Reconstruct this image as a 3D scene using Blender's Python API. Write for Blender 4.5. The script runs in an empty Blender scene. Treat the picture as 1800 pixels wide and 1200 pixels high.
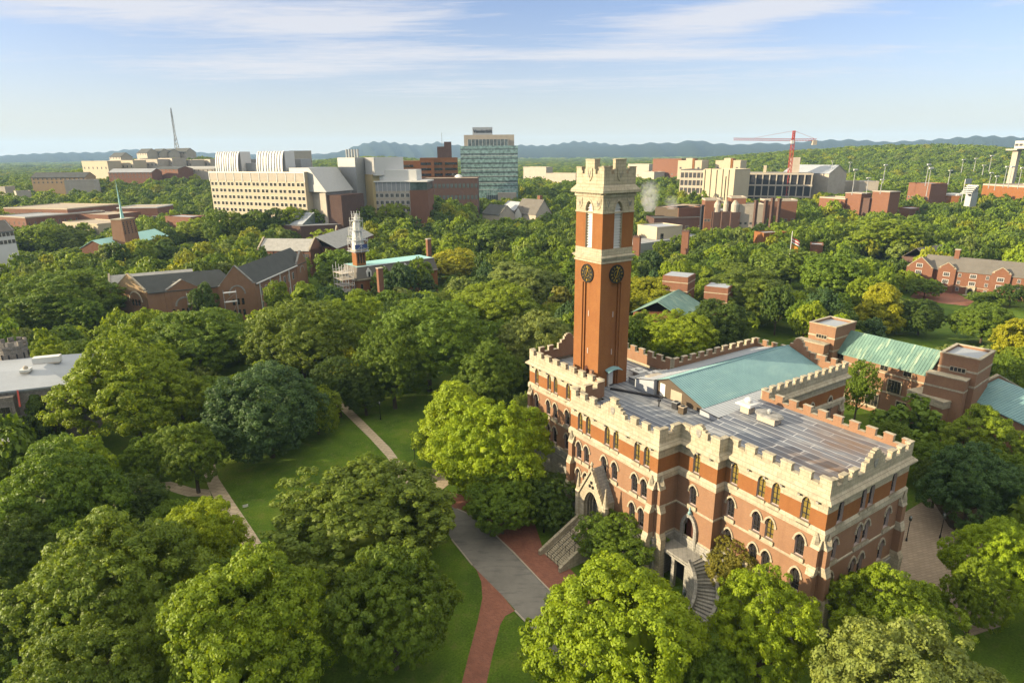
import bpy, math, random
import numpy as np
from mathutils import Vector, Matrix

random.seed(7)
RNG = np.random.default_rng(11)
scene = bpy.context.scene
COL = scene.collection

# ------------------------------------------------------------------ camera
CAM_H = 60.0
F_PX, PITCH, ROLL = 1101.9, 0.2913, -0.0091          # focal length for an 1800 px wide frame
_cp, _sp, _cr, _sr = math.cos(PITCH), math.sin(PITCH), math.cos(ROLL), math.sin(ROLL)
_R0 = np.array([[1, 0, 0], [0, -_sp, -_cp], [0, _cp, -_sp]])
_RR = np.array([[_cr, -_sr, 0], [_sr, _cr, 0], [0, 0, 1]])
CAMROT = _RR @ _R0                                     # rows: right, down, forward

cam_data = bpy.data.cameras.new("camera")
cam = bpy.data.objects.new("camera", cam_data)
COL.objects.link(cam)
_m = Matrix.Identity(4)
for _i in range(3):
    _m[_i][0] = CAMROT[0][_i]
    _m[_i][1] = -CAMROT[1][_i]
    _m[_i][2] = -CAMROT[2][_i]
_m[2][3] = CAM_H
cam.matrix_world = _m
cam_data.sensor_width = 36.0
cam_data.lens = 36.0 * F_PX / 1800.0
cam_data.clip_start = 0.5
cam_data.clip_end = 60000.0
scene.camera = cam

# ------------------------------------------------------------------ light
SUN_AZ, SUN_EL = math.radians(-100.2), math.radians(15.0)
SUN_DIR = Vector((math.sin(SUN_AZ) * math.cos(SUN_EL), math.cos(SUN_AZ) * math.cos(SUN_EL), math.sin(SUN_EL)))
sun_data = bpy.data.lights.new("sun", 'SUN')
sun_data.energy = 3.7
sun_data.angle = math.radians(0.6)
sun_data.color = (1.0, 0.82, 0.54)
sun = bpy.data.objects.new("sun", sun_data)
COL.objects.link(sun)
sun.rotation_euler = SUN_DIR.to_track_quat('Z', 'Y').to_euler()
sun.location = (-200, -40, 160)

scene.view_settings.view_transform = 'Standard'
scene.view_settings.look = 'None'
scene.view_settings.exposure = 1.80
scene.view_settings.gamma = 1.0
scene.view_settings.use_curve_mapping = False
scene.render.engine = 'CYCLES'
scene.cycles.use_denoising = True
scene.cycles.max_bounces = 6
scene.cycles.diffuse_bounces = 3
scene.cycles.glossy_bounces = 2
scene.cycles.transmission_bounces = 2
scene.cycles.volume_bounces = 0
scene.cycles.transparent_max_bounces = 6

# ------------------------------------------------------------------ world: sky with thin cirrus
world = bpy.data.worlds.new("World")
scene.world = world
world.use_nodes = True
wt = world.node_tree
wt.nodes.clear()
def WN(t, **kw):
    n = wt.nodes.new(t)
    for k, v in kw.items():
        setattr(n, k, v)
    return n
def wmath(op, a, b=None, c=None):
    n = WN('ShaderNodeMath', operation=op)
    for i, v in enumerate((a, b, c)):
        if v is None: continue
        if isinstance(v, (int, float)): n.inputs[i].default_value = v
        else: wt.links.new(v, n.inputs[i])
    return n.outputs[0]
_out = WN('ShaderNodeOutputWorld')
_bg = WN('ShaderNodeBackground')
_sky = WN('ShaderNodeTexSky', sky_type='NISHITA')
_sky.sun_disc = False
_sky.sun_elevation = SUN_EL
_sky.sun_rotation = SUN_AZ % (2 * math.pi)
_sky.altitude = 200
_sky.air_density = 0.75
_sky.dust_density = 1.2
_sky.ozone_density = 2.2
_tc = WN('ShaderNodeTexCoord')
_sep = WN('ShaderNodeSeparateXYZ')
wt.links.new(_tc.outputs['Generated'], _sep.inputs[0])
_az = wmath('ARCTAN2', _sep.outputs[0], _sep.outputs[1])
_el = wmath('ARCSINE', _sep.outputs[2])
# cirrus: streaky noise on a high flat layer, gathered into a few drifting banks
_zc = wmath('MAXIMUM', _sep.outputs[2], 0.02)
_px = wmath('DIVIDE', _sep.outputs[0], _zc)
_py = wmath('DIVIDE', _sep.outputs[1], _zc)
_cv = WN('ShaderNodeCombineXYZ')
wt.links.new(_px, _cv.inputs[0]); wt.links.new(_py, _cv.inputs[1])
_map = WN('ShaderNodeMapping')
_map.inputs['Rotation'].default_value = (0, 0, math.radians(-18))
_map.inputs['Scale'].default_value = (0.40, 1.25, 1)
wt.links.new(_cv.outputs[0], _map.inputs[0])
_n1 = WN('ShaderNodeTexNoise'); _n1.inputs['Scale'].default_value = 1.25; _n1.inputs['Detail'].default_value = 9
_n1.inputs['Roughness'].default_value = 0.68; _n1.inputs['Distortion'].default_value = 0.7
wt.links.new(_map.outputs[0], _n1.inputs['Vector'])
_n2 = WN('ShaderNodeTexNoise'); _n2.inputs['Scale'].default_value = 6.5; _n2.inputs['Detail'].default_value = 6
_n2.inputs['Distortion'].default_value = 0.8
wt.links.new(_map.outputs[0], _n2.inputs['Vector'])
_banks = None
for azd, eld, ra, re, tilt, amp in [
        (-27.0, 10.6, 15.0, 1.5, 0.02, 1.0), (-13.0, 10.2, 8.0, 1.3, 0.05, 0.75), (-13.0, 7.6, 12.0, 1.0, 0.03, 0.8),
        (-21.0, 6.3, 9.0, 0.7, -0.01, 0.65), (-41.0, 11.6, 8.0, 1.2, -0.10, 0.9), (-7.0, 5.2, 7.0, 0.7, 0.02, 0.35),
        (14.0, 7.5, 18.0, 0.6, -0.03, 0.75), (17.0, 9.6, 10.0, 1.3, 0.10, 0.8), (27.0, 11.6, 12.0, 1.1, 0.10, 0.8),
        (12.0, 5.6, 16.0, 0.8, 0.0, 0.4), (38.0, 9.6, 5.0, 0.5, 0.12, 0.5)]:
    da = wmath('SUBTRACT', _az, math.radians(azd))
    de = wmath('SUBTRACT', wmath('SUBTRACT', _el, math.radians(eld)), wmath('MULTIPLY', da, tilt))
    q = wmath('ADD', wmath('POWER', wmath('ABSOLUTE', wmath('DIVIDE', da, math.radians(ra))), 2.0),
              wmath('POWER', wmath('ABSOLUTE', wmath('DIVIDE', de, math.radians(re))), 2.0))
    g = wmath('MULTIPLY', wmath('POWER', 2.718, wmath('MULTIPLY', q, -1.0)), amp)
    _banks = g if _banks is None else wmath('ADD', _banks, g)
_banks = wmath('MINIMUM', wmath('ADD', _banks, 0.03), 1.05)
_ns = wmath('ADD', wmath('MULTIPLY', _n1.outputs['Fac'], 0.70), wmath('MULTIPLY', _n2.outputs['Fac'], 0.30))
_cl = wmath('SUBTRACT', wmath('ADD', wmath('MULTIPLY', _banks, 0.36), _ns), 0.575)
_cl = wmath('MINIMUM', wmath('MAXIMUM', wmath('MULTIPLY', _cl, 3.0), 0.0), 0.78)
_hz = WN('ShaderNodeMix', data_type='RGBA')                      # pale warm band along the horizon
_hz.inputs['B'].default_value = (2.34, 2.06, 1.50, 1)
wt.links.new(wmath('MULTIPLY', wmath('POWER', 2.718, wmath('MULTIPLY', wmath('MAXIMUM', _el, 0.0), -1 / math.radians(6.0))), 0.95), _hz.inputs['Factor'])
_mix = WN('ShaderNodeMix', data_type='RGBA')
_mix.inputs['B'].default_value = (2.35, 2.3, 2.35, 1)
wt.links.new(_cl, _mix.inputs['Factor'])
_flt = WN('ShaderNodeMix', data_type='RGBA', blend_type='MULTIPLY')
_flt.inputs['Factor'].default_value = 1.0; _flt.inputs['B'].default_value = (0.55, 0.545, 0.615, 1)
wt.links.new(_sky.outputs[0], _flt.inputs['A'])
wt.links.new(_flt.outputs['Result'], _hz.inputs['A'])
wt.links.new(_hz.outputs['Result'], _mix.inputs['A'])
# invented bright veil high above the frame, added as fill for shaded faces
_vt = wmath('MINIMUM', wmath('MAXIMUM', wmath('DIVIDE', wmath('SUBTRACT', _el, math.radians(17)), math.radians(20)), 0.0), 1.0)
_fill_veil = wmath('MULTIPLY', _vt, wmath('ADD', 0.35, wmath('MULTIPLY', _n1.outputs['Fac'], 0.8)))
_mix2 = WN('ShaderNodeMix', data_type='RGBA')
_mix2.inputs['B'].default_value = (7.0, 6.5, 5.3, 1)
wt.links.new(wmath('MINIMUM', _fill_veil, 1.0), _mix2.inputs['Factor'])
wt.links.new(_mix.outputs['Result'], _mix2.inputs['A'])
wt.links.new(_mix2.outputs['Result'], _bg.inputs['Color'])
_bg.inputs['Strength'].default_value = 0.105
wt.links.new(_bg.outputs[0], _out.inputs[0])

# ------------------------------------------------------------------ helpers
def ray(u, v):
    d = CAMROT.T @ np.array([(u - 900) / F_PX, (v - 600) / F_PX, 1.0])
    return d
def at(u, v, z=0.0):
    """ground-plan point seen at picture position u, v if it lies at height z"""
    d = ray(u, v)
    t = (z - CAM_H) / d[2]
    return Vector((d[0] * t, d[1] * t))
def at_dist(u, v, dist):
    d = ray(u, v)
    t = dist / math.hypot(d[0], d[1])
    return Vector((d[0] * t, d[1] * t, CAM_H + d[2] * t))
def to_px(P):
    q = CAMROT @ (np.array(P, float) - np.array([0, 0, CAM_H]))
    if q[2] <= 0.1: return None
    return (900 + F_PX * q[0] / q[2], 600 + F_PX * q[1] / q[2])

class MB:
    """collects faces with material slots, then links them as one mesh"""
    def __init__(s):
        s.v, s.f, s.m = [], [], []
    def face(s, pts, mi=0):
        i = len(s.v)
        s.v.extend([tuple(p) for p in pts])
        s.f.append(tuple(range(i, i + len(pts)))); s.m.append(mi)
    def box(s, x0, x1, y0, y1, z0, z1, mi=0, bottom=False):
        c = [(x0, y0, z0), (x1, y0, z0), (x1, y1, z0), (x0, y1, z0), (x0, y0, z1), (x1, y0, z1), (x1, y1, z1), (x0, y1, z1)]
        i = len(s.v); s.v.extend(c)
        fs = [(4, 5, 6, 7), (0, 1, 5, 4), (1, 2, 6, 5), (2, 3, 7, 6), (3, 0, 4, 7), (3, 2, 1, 0)]
        for q in fs:
            s.f.append(tuple(i + k for k in q)); s.m.append(mi)
    def prism(s, poly, z0, z1, mi=0, top=None, cap=True):
        """poly counter-clockwise list of (x, y)"""
        n = len(poly); i = len(s.v)
        s.v.extend([(p[0], p[1], z0) for p in poly]); s.v.extend([(p[0], p[1], z1) for p in poly])
        for k in range(n):
            j = (k + 1) % n
            s.f.append((i + k, i + j, i + n + j, i + n + k)); s.m.append(mi)
        if cap:
            s.f.append(tuple(i + n + k for k in range(n))); s.m.append(mi if top is None else top)
            s.f.append(tuple(i + n - 1 - k for k in range(n))); s.m.append(mi)
    def slab(s, O, X, Y, outline, depth, mi=0, mi_edge=None):
        """flat outline (in axes X, Y from O) given a thickness along X x Y, backwards by depth"""
        O, X, Y = Vector(O), Vector(X), Vector(Y)
        N = X.cross(Y).normalized()
        front = [O + X * a + Y * b for a, b in outline]
        back = [p - N * depth for p in front]
        n = len(front); i = len(s.v)
        s.v.extend([tuple(p) for p in front + back])
        s.f.append(tuple(i + k for k in range(n))); s.m.append(mi)
        s.f.append(tuple(i + 2 * n - 1 - k for k in range(n))); s.m.append(mi)
        e = mi if mi_edge is None else mi_edge
        for k in range(n):
            j = (k + 1) % n
            s.f.append((i + k, i + n + k, i + n + j, i + j)); s.m.append(e)
    def bar(s, A, B, w, h=None, mi=0):
        A, B = Vector(A), Vector(B); h = h or w
        d = (B - A)
        if d.length < 1e-6: return
        d.normalize()
        up = Vector((0, 0, 1)) if abs(d.z) < 0.95 else Vector((0, 1, 0))
        x = d.cross(up).normalized() * (w / 2); y = x.cross(d).normalized() * (h / 2)
        i = len(s.v)
        for P in (A, B):
            s.v.extend([tuple(P - x - y), tuple(P + x - y), tuple(P + x + y), tuple(P - x + y)])
        for q in [(3, 2, 1, 0), (4, 5, 6, 7), (0, 1, 5, 4), (1, 2, 6, 5), (2, 3, 7, 6), (3, 0, 4, 7)]:
            s.f.append(tuple(i + k for k in q)); s.m.append(mi)
    def lathe(s, c, prof, n=12, mi=0):
        """prof: list of (r, z); closed at both ends"""
        i = len(s.v)
        for r, z in prof:
            for k in range(n):
                a = 2 * math.pi * k / n
                s.v.append((c[0] + r * math.cos(a), c[1] + r * math.sin(a), c[2] + z))
        for j in range(len(prof) - 1):
            for k in range(n):
                l = (k + 1) % n
                s.f.append((i + j * n + k, i + j * n + l, i + (j + 1) * n + l, i + (j + 1) * n + k)); s.m.append(mi)
        s.f.append(tuple(i + (len(prof) - 1) * n + k for k in range(n))); s.m.append(mi)
        s.f.append(tuple(i + n - 1 - k for k in range(n))); s.m.append(mi)
    def tube(s, pts, rad, n=6, mi=0):
        pts = [Vector(p) for p in pts]; i = len(s.v)
        for k, p in enumerate(pts):
            d = (pts[min(k + 1, len(pts) - 1)] - pts[max(k - 1, 0)]).normalized()
            up = Vector((0, 0, 1)) if abs(d.z) < 0.9 else Vector((1, 0, 0))
            x = d.cross(up).normalized(); y = d.cross(x)
            r = rad[k] if isinstance(rad, (list, tuple)) else rad
            for j in range(n):
                a = 2 * math.pi * j / n
                s.v.append(tuple(p + x * (r * math.cos(a)) + y * (r * math.sin(a))))
        for k in range(len(pts) - 1):
            for j in range(n):
                l = (j + 1) % n
                s.f.append((i + k * n + j, i + k * n + l, i + (k + 1) * n + l, i + (k + 1) * n + j)); s.m.append(mi)
        s.f.append(tuple(i + n - 1 - j for j in range(n))); s.m.append(mi)
        s.f.append(tuple(i + (len(pts) - 1) * n + j for j in range(n))); s.m.append(mi)
    def mesh(s, name, mats):
        me = bpy.data.meshes.new(name)
        me.from_pydata(s.v, [], s.f)
        for m in (mats if isinstance(mats, (list, tuple)) else [mats]):
            me.materials.append(m)
        me.polygons.foreach_set('material_index', s.m)
        me.validate(); me.update()
        return me
    def build(s, name, mats, parent=None, loc=None):
        return link(name, s.mesh(name, mats), parent, loc)

def link(name, data, parent=None, loc=None, rotz=0.0):
    o = bpy.data.objects.new(name, data)
    COL.objects.link(o)
    if parent is not None: o.parent = parent
    if loc is not None: o.location = loc
    if rotz: o.rotation_euler = (0, 0, rotz)
    return o
def tag(o, label, cat, group=None):
    o['label'] = label; o['category'] = cat
    if group: o['group'] = group
    return o
def thing(name, label, cat, loc=(0, 0, 0), rotz=0.0, group=None):
    return tag(link(name, None, None, loc, rotz), label, cat, group)
def struct(o, kind='structure'):
    o['kind'] = kind
    return o
# ------------------------------------------------------------------ materials
MATS = {}
class NT:
    def __init__(s, name):
        s.m = bpy.data.materials.new(name); s.m.use_nodes = True
        s.t = s.m.node_tree; s.t.nodes.clear()
        s.out = s.n('ShaderNodeOutputMaterial')
        s.geo = None
    def n(s, t, **kw):
        x = s.t.nodes.new(t)
        for k, v in kw.items(): setattr(x, k, v)
        return x
    def l(s, a, b): s.t.links.new(a, b)
    def math(s, op, a, b=None, clamp=False):
        n = s.n('ShaderNodeMath', operation=op); n.use_clamp = clamp
        for i, v in enumerate((a, b)):
            if v is None: continue
            if isinstance(v, (int, float)): n.inputs[i].default_value = v
            else: s.l(v, n.inputs[i])
        return n.outputs[0]
    def mix(s, f, a, b, blend='MIX'):
        n = s.n('ShaderNodeMix', data_type='RGBA', blend_type=blend)
        for k, v in (('Factor', f), ('A', a), ('B', b)):
            if isinstance(v, (int, float)): n.inputs[k].default_value = v
            elif isinstance(v, tuple): n.inputs[k].default_value = v if len(v) == 4 else (*v, 1)
            else: s.l(v, n.inputs[k])
        return n.outputs['Result']
    def coords(s, kind='Object'):
        return s.n('ShaderNodeTexCoord').outputs[kind]
    def pos(s):
        return s.n('ShaderNodeNewGeometry').outputs['Position']
    def noise(s, vec, scale, detail=4, rough=0.55, stretch=None, dist=0.0):
        if stretch:
            mp = s.n('ShaderNodeMapping'); mp.inputs['Scale'].default_value = stretch
            s.l(vec, mp.inputs[0]); vec = mp.outputs[0]
        n = s.n('ShaderNodeTexNoise'); n.inputs['Scale'].default_value = scale
        n.inputs['Detail'].default_value = detail; n.inputs['Roughness'].default_value = rough
        n.inputs['Distortion'].default_value = dist
        s.l(vec, n.inputs['Vector'])
        return n.outputs['Fac']
    def ramp(s, fac, stops):
        r = s.n('ShaderNodeValToRGB'); e = r.color_ramp.elements
        while len(e) < len(stops): e.new(0.5)
        for k, (p, c) in enumerate(stops):
            e[k].position = p; e[k].color = (*c, 1) if len(c) == 3 else c
        s.l(fac, r.inputs[0])
        return r.outputs[0]
    def wallvec(s):
        """x+y along the wall, z upwards: block and brick courses on every upright face"""
        sp = s.n('ShaderNodeSeparateXYZ'); s.l(s.coords(), sp.inputs[0])
        cb = s.n('ShaderNodeCombineXYZ')
        s.l(s.math('ADD', sp.outputs[0], sp.outputs[1]), cb.inputs[0]); s.l(sp.outputs[2], cb.inputs[1])
        return cb.outputs[0]
    def brick(s, vec, c1, c2, mortar, scale, bw, rh, ms=0.02, off=0.5):
        b = s.n('ShaderNodeTexBrick'); s.l(vec, b.inputs['Vector'])
        b.inputs['Color1'].default_value = (*c1, 1); b.inputs['Color2'].default_value = (*c2, 1)
        b.inputs['Mortar'].default_value = (*mortar, 1); b.inputs['Scale'].default_value = scale
        b.inputs['Brick Width'].default_value = bw; b.inputs['Row Height'].default_value = rh
        b.inputs['Mortar Size'].default_value = ms; b.offset = off
        return b.outputs['Color'], b.outputs['Fac']
    def principled(s, col, rough=0.8, spec=0.3, metal=0.0, bump=None, bstr=0.3, bdist=0.05):
        p = s.n('ShaderNodeBsdfPrincipled')
        if isinstance(col, tuple): p.inputs['Base Color'].default_value = col if len(col) == 4 else (*col, 1)
        else: s.l(col, p.inputs['Base Color'])
        if isinstance(rough, (int, float)): p.inputs['Roughness'].default_value = rough
        else: s.l(rough, p.inputs['Roughness'])
        p.inputs['Specular IOR Level'].default_value = spec
        p.inputs['Metallic'].default_value = metal
        if bump is not None:
            b = s.n('ShaderNodeBump'); b.inputs['Strength'].default_value = bstr; b.inputs['Distance'].default_value = bdist
            s.l(bump, b.inputs['Height']); s.l(b.outputs[0], p.inputs['Normal'])
        s.l(p.outputs[0], s.out.inputs[0])
        return p

def mul(c, k): return tuple(x * k for x in c)
def plain(name, col, rough=0.7, var=0.18, scale=0.6, metal=0.0, spec=0.3):
    col = tuple(x * 0.63 for x in col)
    t = NT(name); n = t.noise(t.coords(), scale, 6, 0.65)
    n2 = t.noise(t.coords(), scale * 9, 4, 0.6)
    f = t.math('ADD', t.math('MULTIPLY', n, 0.65), t.math('MULTIPLY', n2, 0.35))
    c = t.ramp(f, [(0.3, mul(col, 1 - var)), (0.7, mul(col, 1 + var))])
    t.principled(c, rough, spec, metal)
    MATS[name] = t.m
    return t.m
def brickmat(name, base, dark, mort, streak=0.25):
    base, dark, mort = [tuple(x * 0.74 for x in q) for q in (base, dark, mort)]
    t = NT(name); v = t.wallvec()
    bc, bf = t.brick(v, base, mul(base, 0.8), mort, 1.0, 0.24, 0.085, 0.011)
    n = t.noise(t.coords(), 0.35, 6, 0.65)
    c = t.mix(t.math('MULTIPLY', t.math('SUBTRACT', n, 0.38, True), 2.2, True), bc, dark)
    st = t.noise(t.coords(), 1.1, 5, 0.6, (1, 1, 0.12))
    c = t.mix(t.math('MULTIPLY', t.math('SUBTRACT', st, 0.5, True), streak * 4, True), c, mul(dark, 0.55))
    fine = t.noise(t.coords(), 7.0, 3, 0.6)
    c = t.mix(0.4, c, t.ramp(fine, [(0.3, (0.75, 0.72, 0.7)), (0.7, (1.25, 1.25, 1.25))]), 'MULTIPLY')
    t.principled(c, 0.85, 0.2)
    MATS[name] = t.m
    return t.m
M_BRICK = brickmat('brown_brick', (0.32, 0.165, 0.090), (0.235, 0.126, 0.074), (0.25, 0.18, 0.12))
M_BRICK_O = brickmat('orange_brick', (0.285, 0.108, 0.030), (0.22, 0.082, 0.027), (0.27, 0.14, 0.06), 0.28)
M_BRICK_R = brickmat('red_brick', (0.235, 0.098, 0.052), (0.175, 0.080, 0.048), (0.22, 0.13, 0.09), 0.15)
M_BRICK_D = brickmat('dark_brick', (0.12, 0.062, 0.045), (0.085, 0.05, 0.042), (0.14, 0.10, 0.08), 0.15)
M_BRICK_T = brickmat('tan_brick', (0.40, 0.27, 0.14), (0.32, 0.22, 0.12), (0.36, 0.28, 0.18), 0.12)

def stonemat(name, a, b, mort, bw=1.15, rh=0.52, stain=0.35):
    a, b, mort = [tuple(x * 0.575 for x in q) for q in (a, b, mort)]
    t = NT(name); v = t.wallvec()
    bc, bf = t.brick(v, a, b, mort, 1.0, bw, rh, 0.022)
    n = t.noise(t.coords(), 0.9, 7, 0.7)
    c = t.mix(t.math('MULTIPLY', t.math('SUBTRACT', n, 0.48, True), stain * 5, True), bc, mul(mort, 0.8))
    st = t.noise(t.coords(), 1.6, 6, 0.65, (1, 1, 0.15))
    c = t.mix(t.math('MULTIPLY', t.math('SUBTRACT', st, 0.52, True), stain * 4, True), c, mul(mort, 0.62))
    t.principled(c, 0.85, 0.2, bump=bf, bstr=0.4, bdist=-0.03)
    MATS[name] = t.m
    return t.m
M_STONE = stonemat('cream_stone', (0.61, 0.54, 0.395), (0.52, 0.45, 0.325), (0.33, 0.275, 0.19), stain=0.5)
M_STONE_G = stonemat('grey_stone', (0.46, 0.44, 0.39), (0.37, 0.355, 0.32), (0.22, 0.21, 0.19), 0.9, 0.42, 0.5)
M_RUBBLE = stonemat('rubble_stone', (0.36, 0.32, 0.27), (0.25, 0.225, 0.20), (0.15, 0.135, 0.12), 0.55, 0.28, 0.5)
M_CONC = plain('pale_concrete', (0.50, 0.44, 0.36), 0.85, 0.16, 0.25)
M_TAN = plain('tan_panel', (0.56, 0.48, 0.34), 0.8, 0.08, 0.15)
M_YEL = plain('buff_panel', (0.52, 0.41, 0.20), 0.8, 0.07, 0.15)
M_WHITE = plain('white_metal', (0.72, 0.71, 0.69), 0.5, 0.05, 0.1)
M_WPAINT = plain('white_paint', (0.78, 0.77, 0.73), 0.6, 0.05, 0.4)
M_DARK = plain('dark_metal', (0.03, 0.03, 0.035), 0.5, 0.15, 1.0)
M_BLACK = plain('black_iron', (0.012, 0.013, 0.014), 0.45, 0.1, 2.0)
M_GOLD = plain('gilded_metal', (0.62, 0.40, 0.05), 0.35, 0.1, 2.0, 0.5)
M_PINK = plain('pink_frame', (0.52, 0.42, 0.38), 0.7, 0.08, 1.0)
M_ROOFG = plain('grey_membrane', (0.36, 0.37, 0.38), 0.75, 0.18, 0.12)
M_ROOFW = plain('white_membrane', (0.40, 0.43, 0.47), 0.7, 0.10, 0.1)
M_ROOFD = plain('dark_shingle', (0.075, 0.080, 0.075), 0.85, 0.25, 0.3)
M_ROOFGR = plain('grey_shingle', (0.17, 0.155, 0.135), 0.9, 0.2, 0.3)
M_HOOD = plain('stained_hood', (0.34, 0.33, 0.31), 0.8, 0.65, 0.9)
M_SLATE = plain('pale_slate', (0.40, 0.39, 0.36), 0.85, 0.25, 0.5)
M_ROOFT = plain('tan_gravel', (0.46, 0.38, 0.28), 0.9, 0.14, 0.15)
M_BROWN = plain('brown_siding', (0.115, 0.085, 0.055), 0.8, 0.12, 0.5)
M_CRANE = plain('red_steel', (0.55, 0.08, 0.05), 0.5, 0.1, 0.5)
M_STEEL = plain('galvanised_steel', (0.42, 0.43, 0.43), 0.5, 0.1, 0.8, 0.3)
M_REDM = plain('red_awning', (0.55, 0.05, 0.03), 0.6, 0.1, 1.0)
M_BARK = plain('bark', (0.11, 0.085, 0.062), 0.95, 0.3, 2.0)
M_WOOD = plain('brown_door', (0.10, 0.035, 0.022), 0.5, 0.15, 2.0)

def coppermat(name, a, b, pale, rough=0.6, sc=0.5):
    t = NT(name)
    n = t.noise(t.coords(), sc, 5, 0.6)
    c = t.ramp(n, [(0.3, a), (0.7, b)])
    st = t.noise(t.coords(), 0.9, 5, 0.6, (1, 0.16, 0.3))
    c = t.mix(t.math('MULTIPLY', t.math('SUBTRACT', st, 0.54, True), 4.0, True), c, pale)
    t.principled(c, rough, 0.4)
    MATS[name] = t.m
    return t.m
M_COPPER = coppermat('green_copper', (0.115, 0.215, 0.23), (0.15, 0.265, 0.275), (0.19, 0.30, 0.29))
M_COPPER_O = coppermat('weathered_copper', (0.07, 0.135, 0.115), (0.12, 0.21, 0.17), (0.36, 0.43, 0.29), 0.7, 0.35)
M_COPPER_B = coppermat('pale_teal_copper', (0.20, 0.40, 0.38), (0.25, 0.45, 0.42), (0.33, 0.48, 0.44))

def roofmembrane():
    t = NT('roof_membrane'); co = t.coords()
    bc, bf = t.brick(co, (0.115, 0.13, 0.155), (0.072, 0.082, 0.108), (0.32, 0.33, 0.345), 1.0, 9.0, 1.15, 0.07, 0.37)
    n = t.noise(co, 0.16, 6, 0.65, (0.5, 1.6, 1))
    c = t.mix(t.math('MULTIPLY', t.math('SUBTRACT', n, 0.50, True), 5.0, True), bc, (0.27, 0.27, 0.265))
    br = t.noise(co, 0.14, 6, 0.7, (0.4, 1.5, 1))
    sp = t.n('ShaderNodeSeparateXYZ'); t.l(co, sp.inputs[0])
    side = t.math('MULTIPLY', t.math('ADD', sp.outputs[0], 16.0), 0.12, True)
    c = t.mix(t.math('MULTIPLY', t.math('MULTIPLY', t.math('SUBTRACT', br, 0.42, True), 4.0, True), side), c, (0.125, 0.075, 0.045))
    st = t.noise(co, 0.8, 5, 0.6, (0.12, 1.4, 1))
    c = t.mix(t.math('MULTIPLY', t.math('SUBTRACT', st, 0.55, True), 3.0, True), c, (0.33, 0.335, 0.34))
    t.principled(c, 0.62, 0.35)
    MATS['roof_membrane'] = t.m
    return t.m
M_ROOF = roofmembrane()

def glassmat(name, col, refl=0.5, rough=0.06):
    t = NT(name)
    n = t.noise(t.coords(), 0.35, 3, 0.5)
    c = t.ramp(n, [(0.35, mul(col, 0.55)), (0.65, mul(col, 1.4))])
    p = t.principled(c, rough, refl)
    MATS[name] = t.m
    return t.m
M_GLASS = glassmat('dark_glass', (0.020, 0.019, 0.018), 0.6)
M_GLASS_Y = glassmat('yellow_glass', (0.16, 0.12, 0.03), 0.6)  # yellowish base colour in the pane itself
M_GLASS_G = glassmat('green_glass', (0.16, 0.25, 0.235), 0.8, 0.12)
M_GLASS_GB = glassmat('grey_glass', (0.07, 0.09, 0.09), 0.8, 0.1)
M_FARWIN = glassmat('far_window_glass', (0.075, 0.075, 0.075), 0.5, 0.15)

def groundmat():
    t = NT('ground_grass'); p = t.pos()
    n = t.noise(p, 0.075, 8, 0.68); n2 = t.noise(p, 0.6, 5, 0.7); n3 = t.noise(p, 3.6, 6, 0.75)
    c = t.ramp(n, [(0.36, (0.042, 0.078, 0.010)), (0.52, (0.070, 0.122, 0.012)), (0.66, (0.110, 0.150, 0.018))])
    c = t.mix(t.math('MULTIPLY', t.math('SUBTRACT', n2, 0.53, True), 2.6, True), c, (0.12, 0.10, 0.045))
    c = t.mix(0.5, c, t.ramp(n3, [(0.36, (0.25, 0.3, 0.3)), (0.64, (1.75, 1.7, 1.6))]), 'MULTIPLY')
    t.principled(c, 0.95, 0.1, bump=n3, bstr=0.8, bdist=0.15)
    return t.m
M_GROUND = groundmat()
def earthmat():
    t = NT('mulch'); p = t.pos()
    n = t.noise(p, 0.8, 6, 0.7); n2 = t.noise(p, 6, 4, 0.7)
    c = t.ramp(t.math('ADD', t.math('MULTIPLY', n, 0.6), t.math('MULTIPLY', n2, 0.4)), [(0.35, (0.035, 0.028, 0.016)), (0.65, (0.085, 0.062, 0.038))])
    t.principled(c, 0.95, 0.1, bump=n2, bstr=0.5)
    return t.m
M_MULCH = earthmat()
def asphalt():
    t = NT('asphalt'); p = t.pos()
    n = t.noise(p, 0.25, 6, 0.65); n2 = t.noise(p, 14, 3, 0.7); n3 = t.noise(p, 1.2, 5, 0.6, (0.25, 1.0, 1))
    c = t.ramp(n, [(0.3, (0.135, 0.13, 0.118)), (0.7, (0.195, 0.185, 0.168))])
    c = t.mix(t.math('MULTIPLY', t.math('SUBTRACT', n3, 0.5, True), 3.0, True), c, (0.075, 0.075, 0.072))
    c = t.mix(0.35, c, t.ramp(n2, [(0.3, (0.7, 0.7, 0.7)), (0.7, (1.3, 1.3, 1.3))]), 'MULTIPLY')
    t.principled(c, 0.85, 0.3)
    return t.m
M_ASPHALT = asphalt()
def paving(name, a, b, m, sc, rot=0.6):
    t = NT(name); mp = t.n('ShaderNodeMapping'); mp.inputs['Rotation'].default_value = (0, 0, rot)
    t.l(t.pos(), mp.inputs[0])
    bc, bf = t.brick(mp.outputs[0], a, b, m, sc, 0.5, 0.25, 0.02)
    n = t.noise(t.pos(), 0.5, 6, 0.7)
    c = t.mix(t.math('MULTIPLY', t.math('SUBTRACT', n, 0.42, True), 1.8, True), bc, mul(b, 0.72))
    t.principled(c, 0.9, 0.2)
    return t.m
M_PAVE = paving('brick_paving', (0.24, 0.095, 0.060), (0.17, 0.068, 0.048), (0.20, 0.12, 0.09), 1.2)
M_WALK = paving('concrete_walk', (0.42, 0.34, 0.24), (0.37, 0.30, 0.21), (0.27, 0.22, 0.155), 0.25, 0.3)
M_TERR = paving('plaza_paving', (0.27, 0.215, 0.16), (0.23, 0.18, 0.135), (0.17, 0.135, 0.10), 0.5, -0.3)

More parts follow.
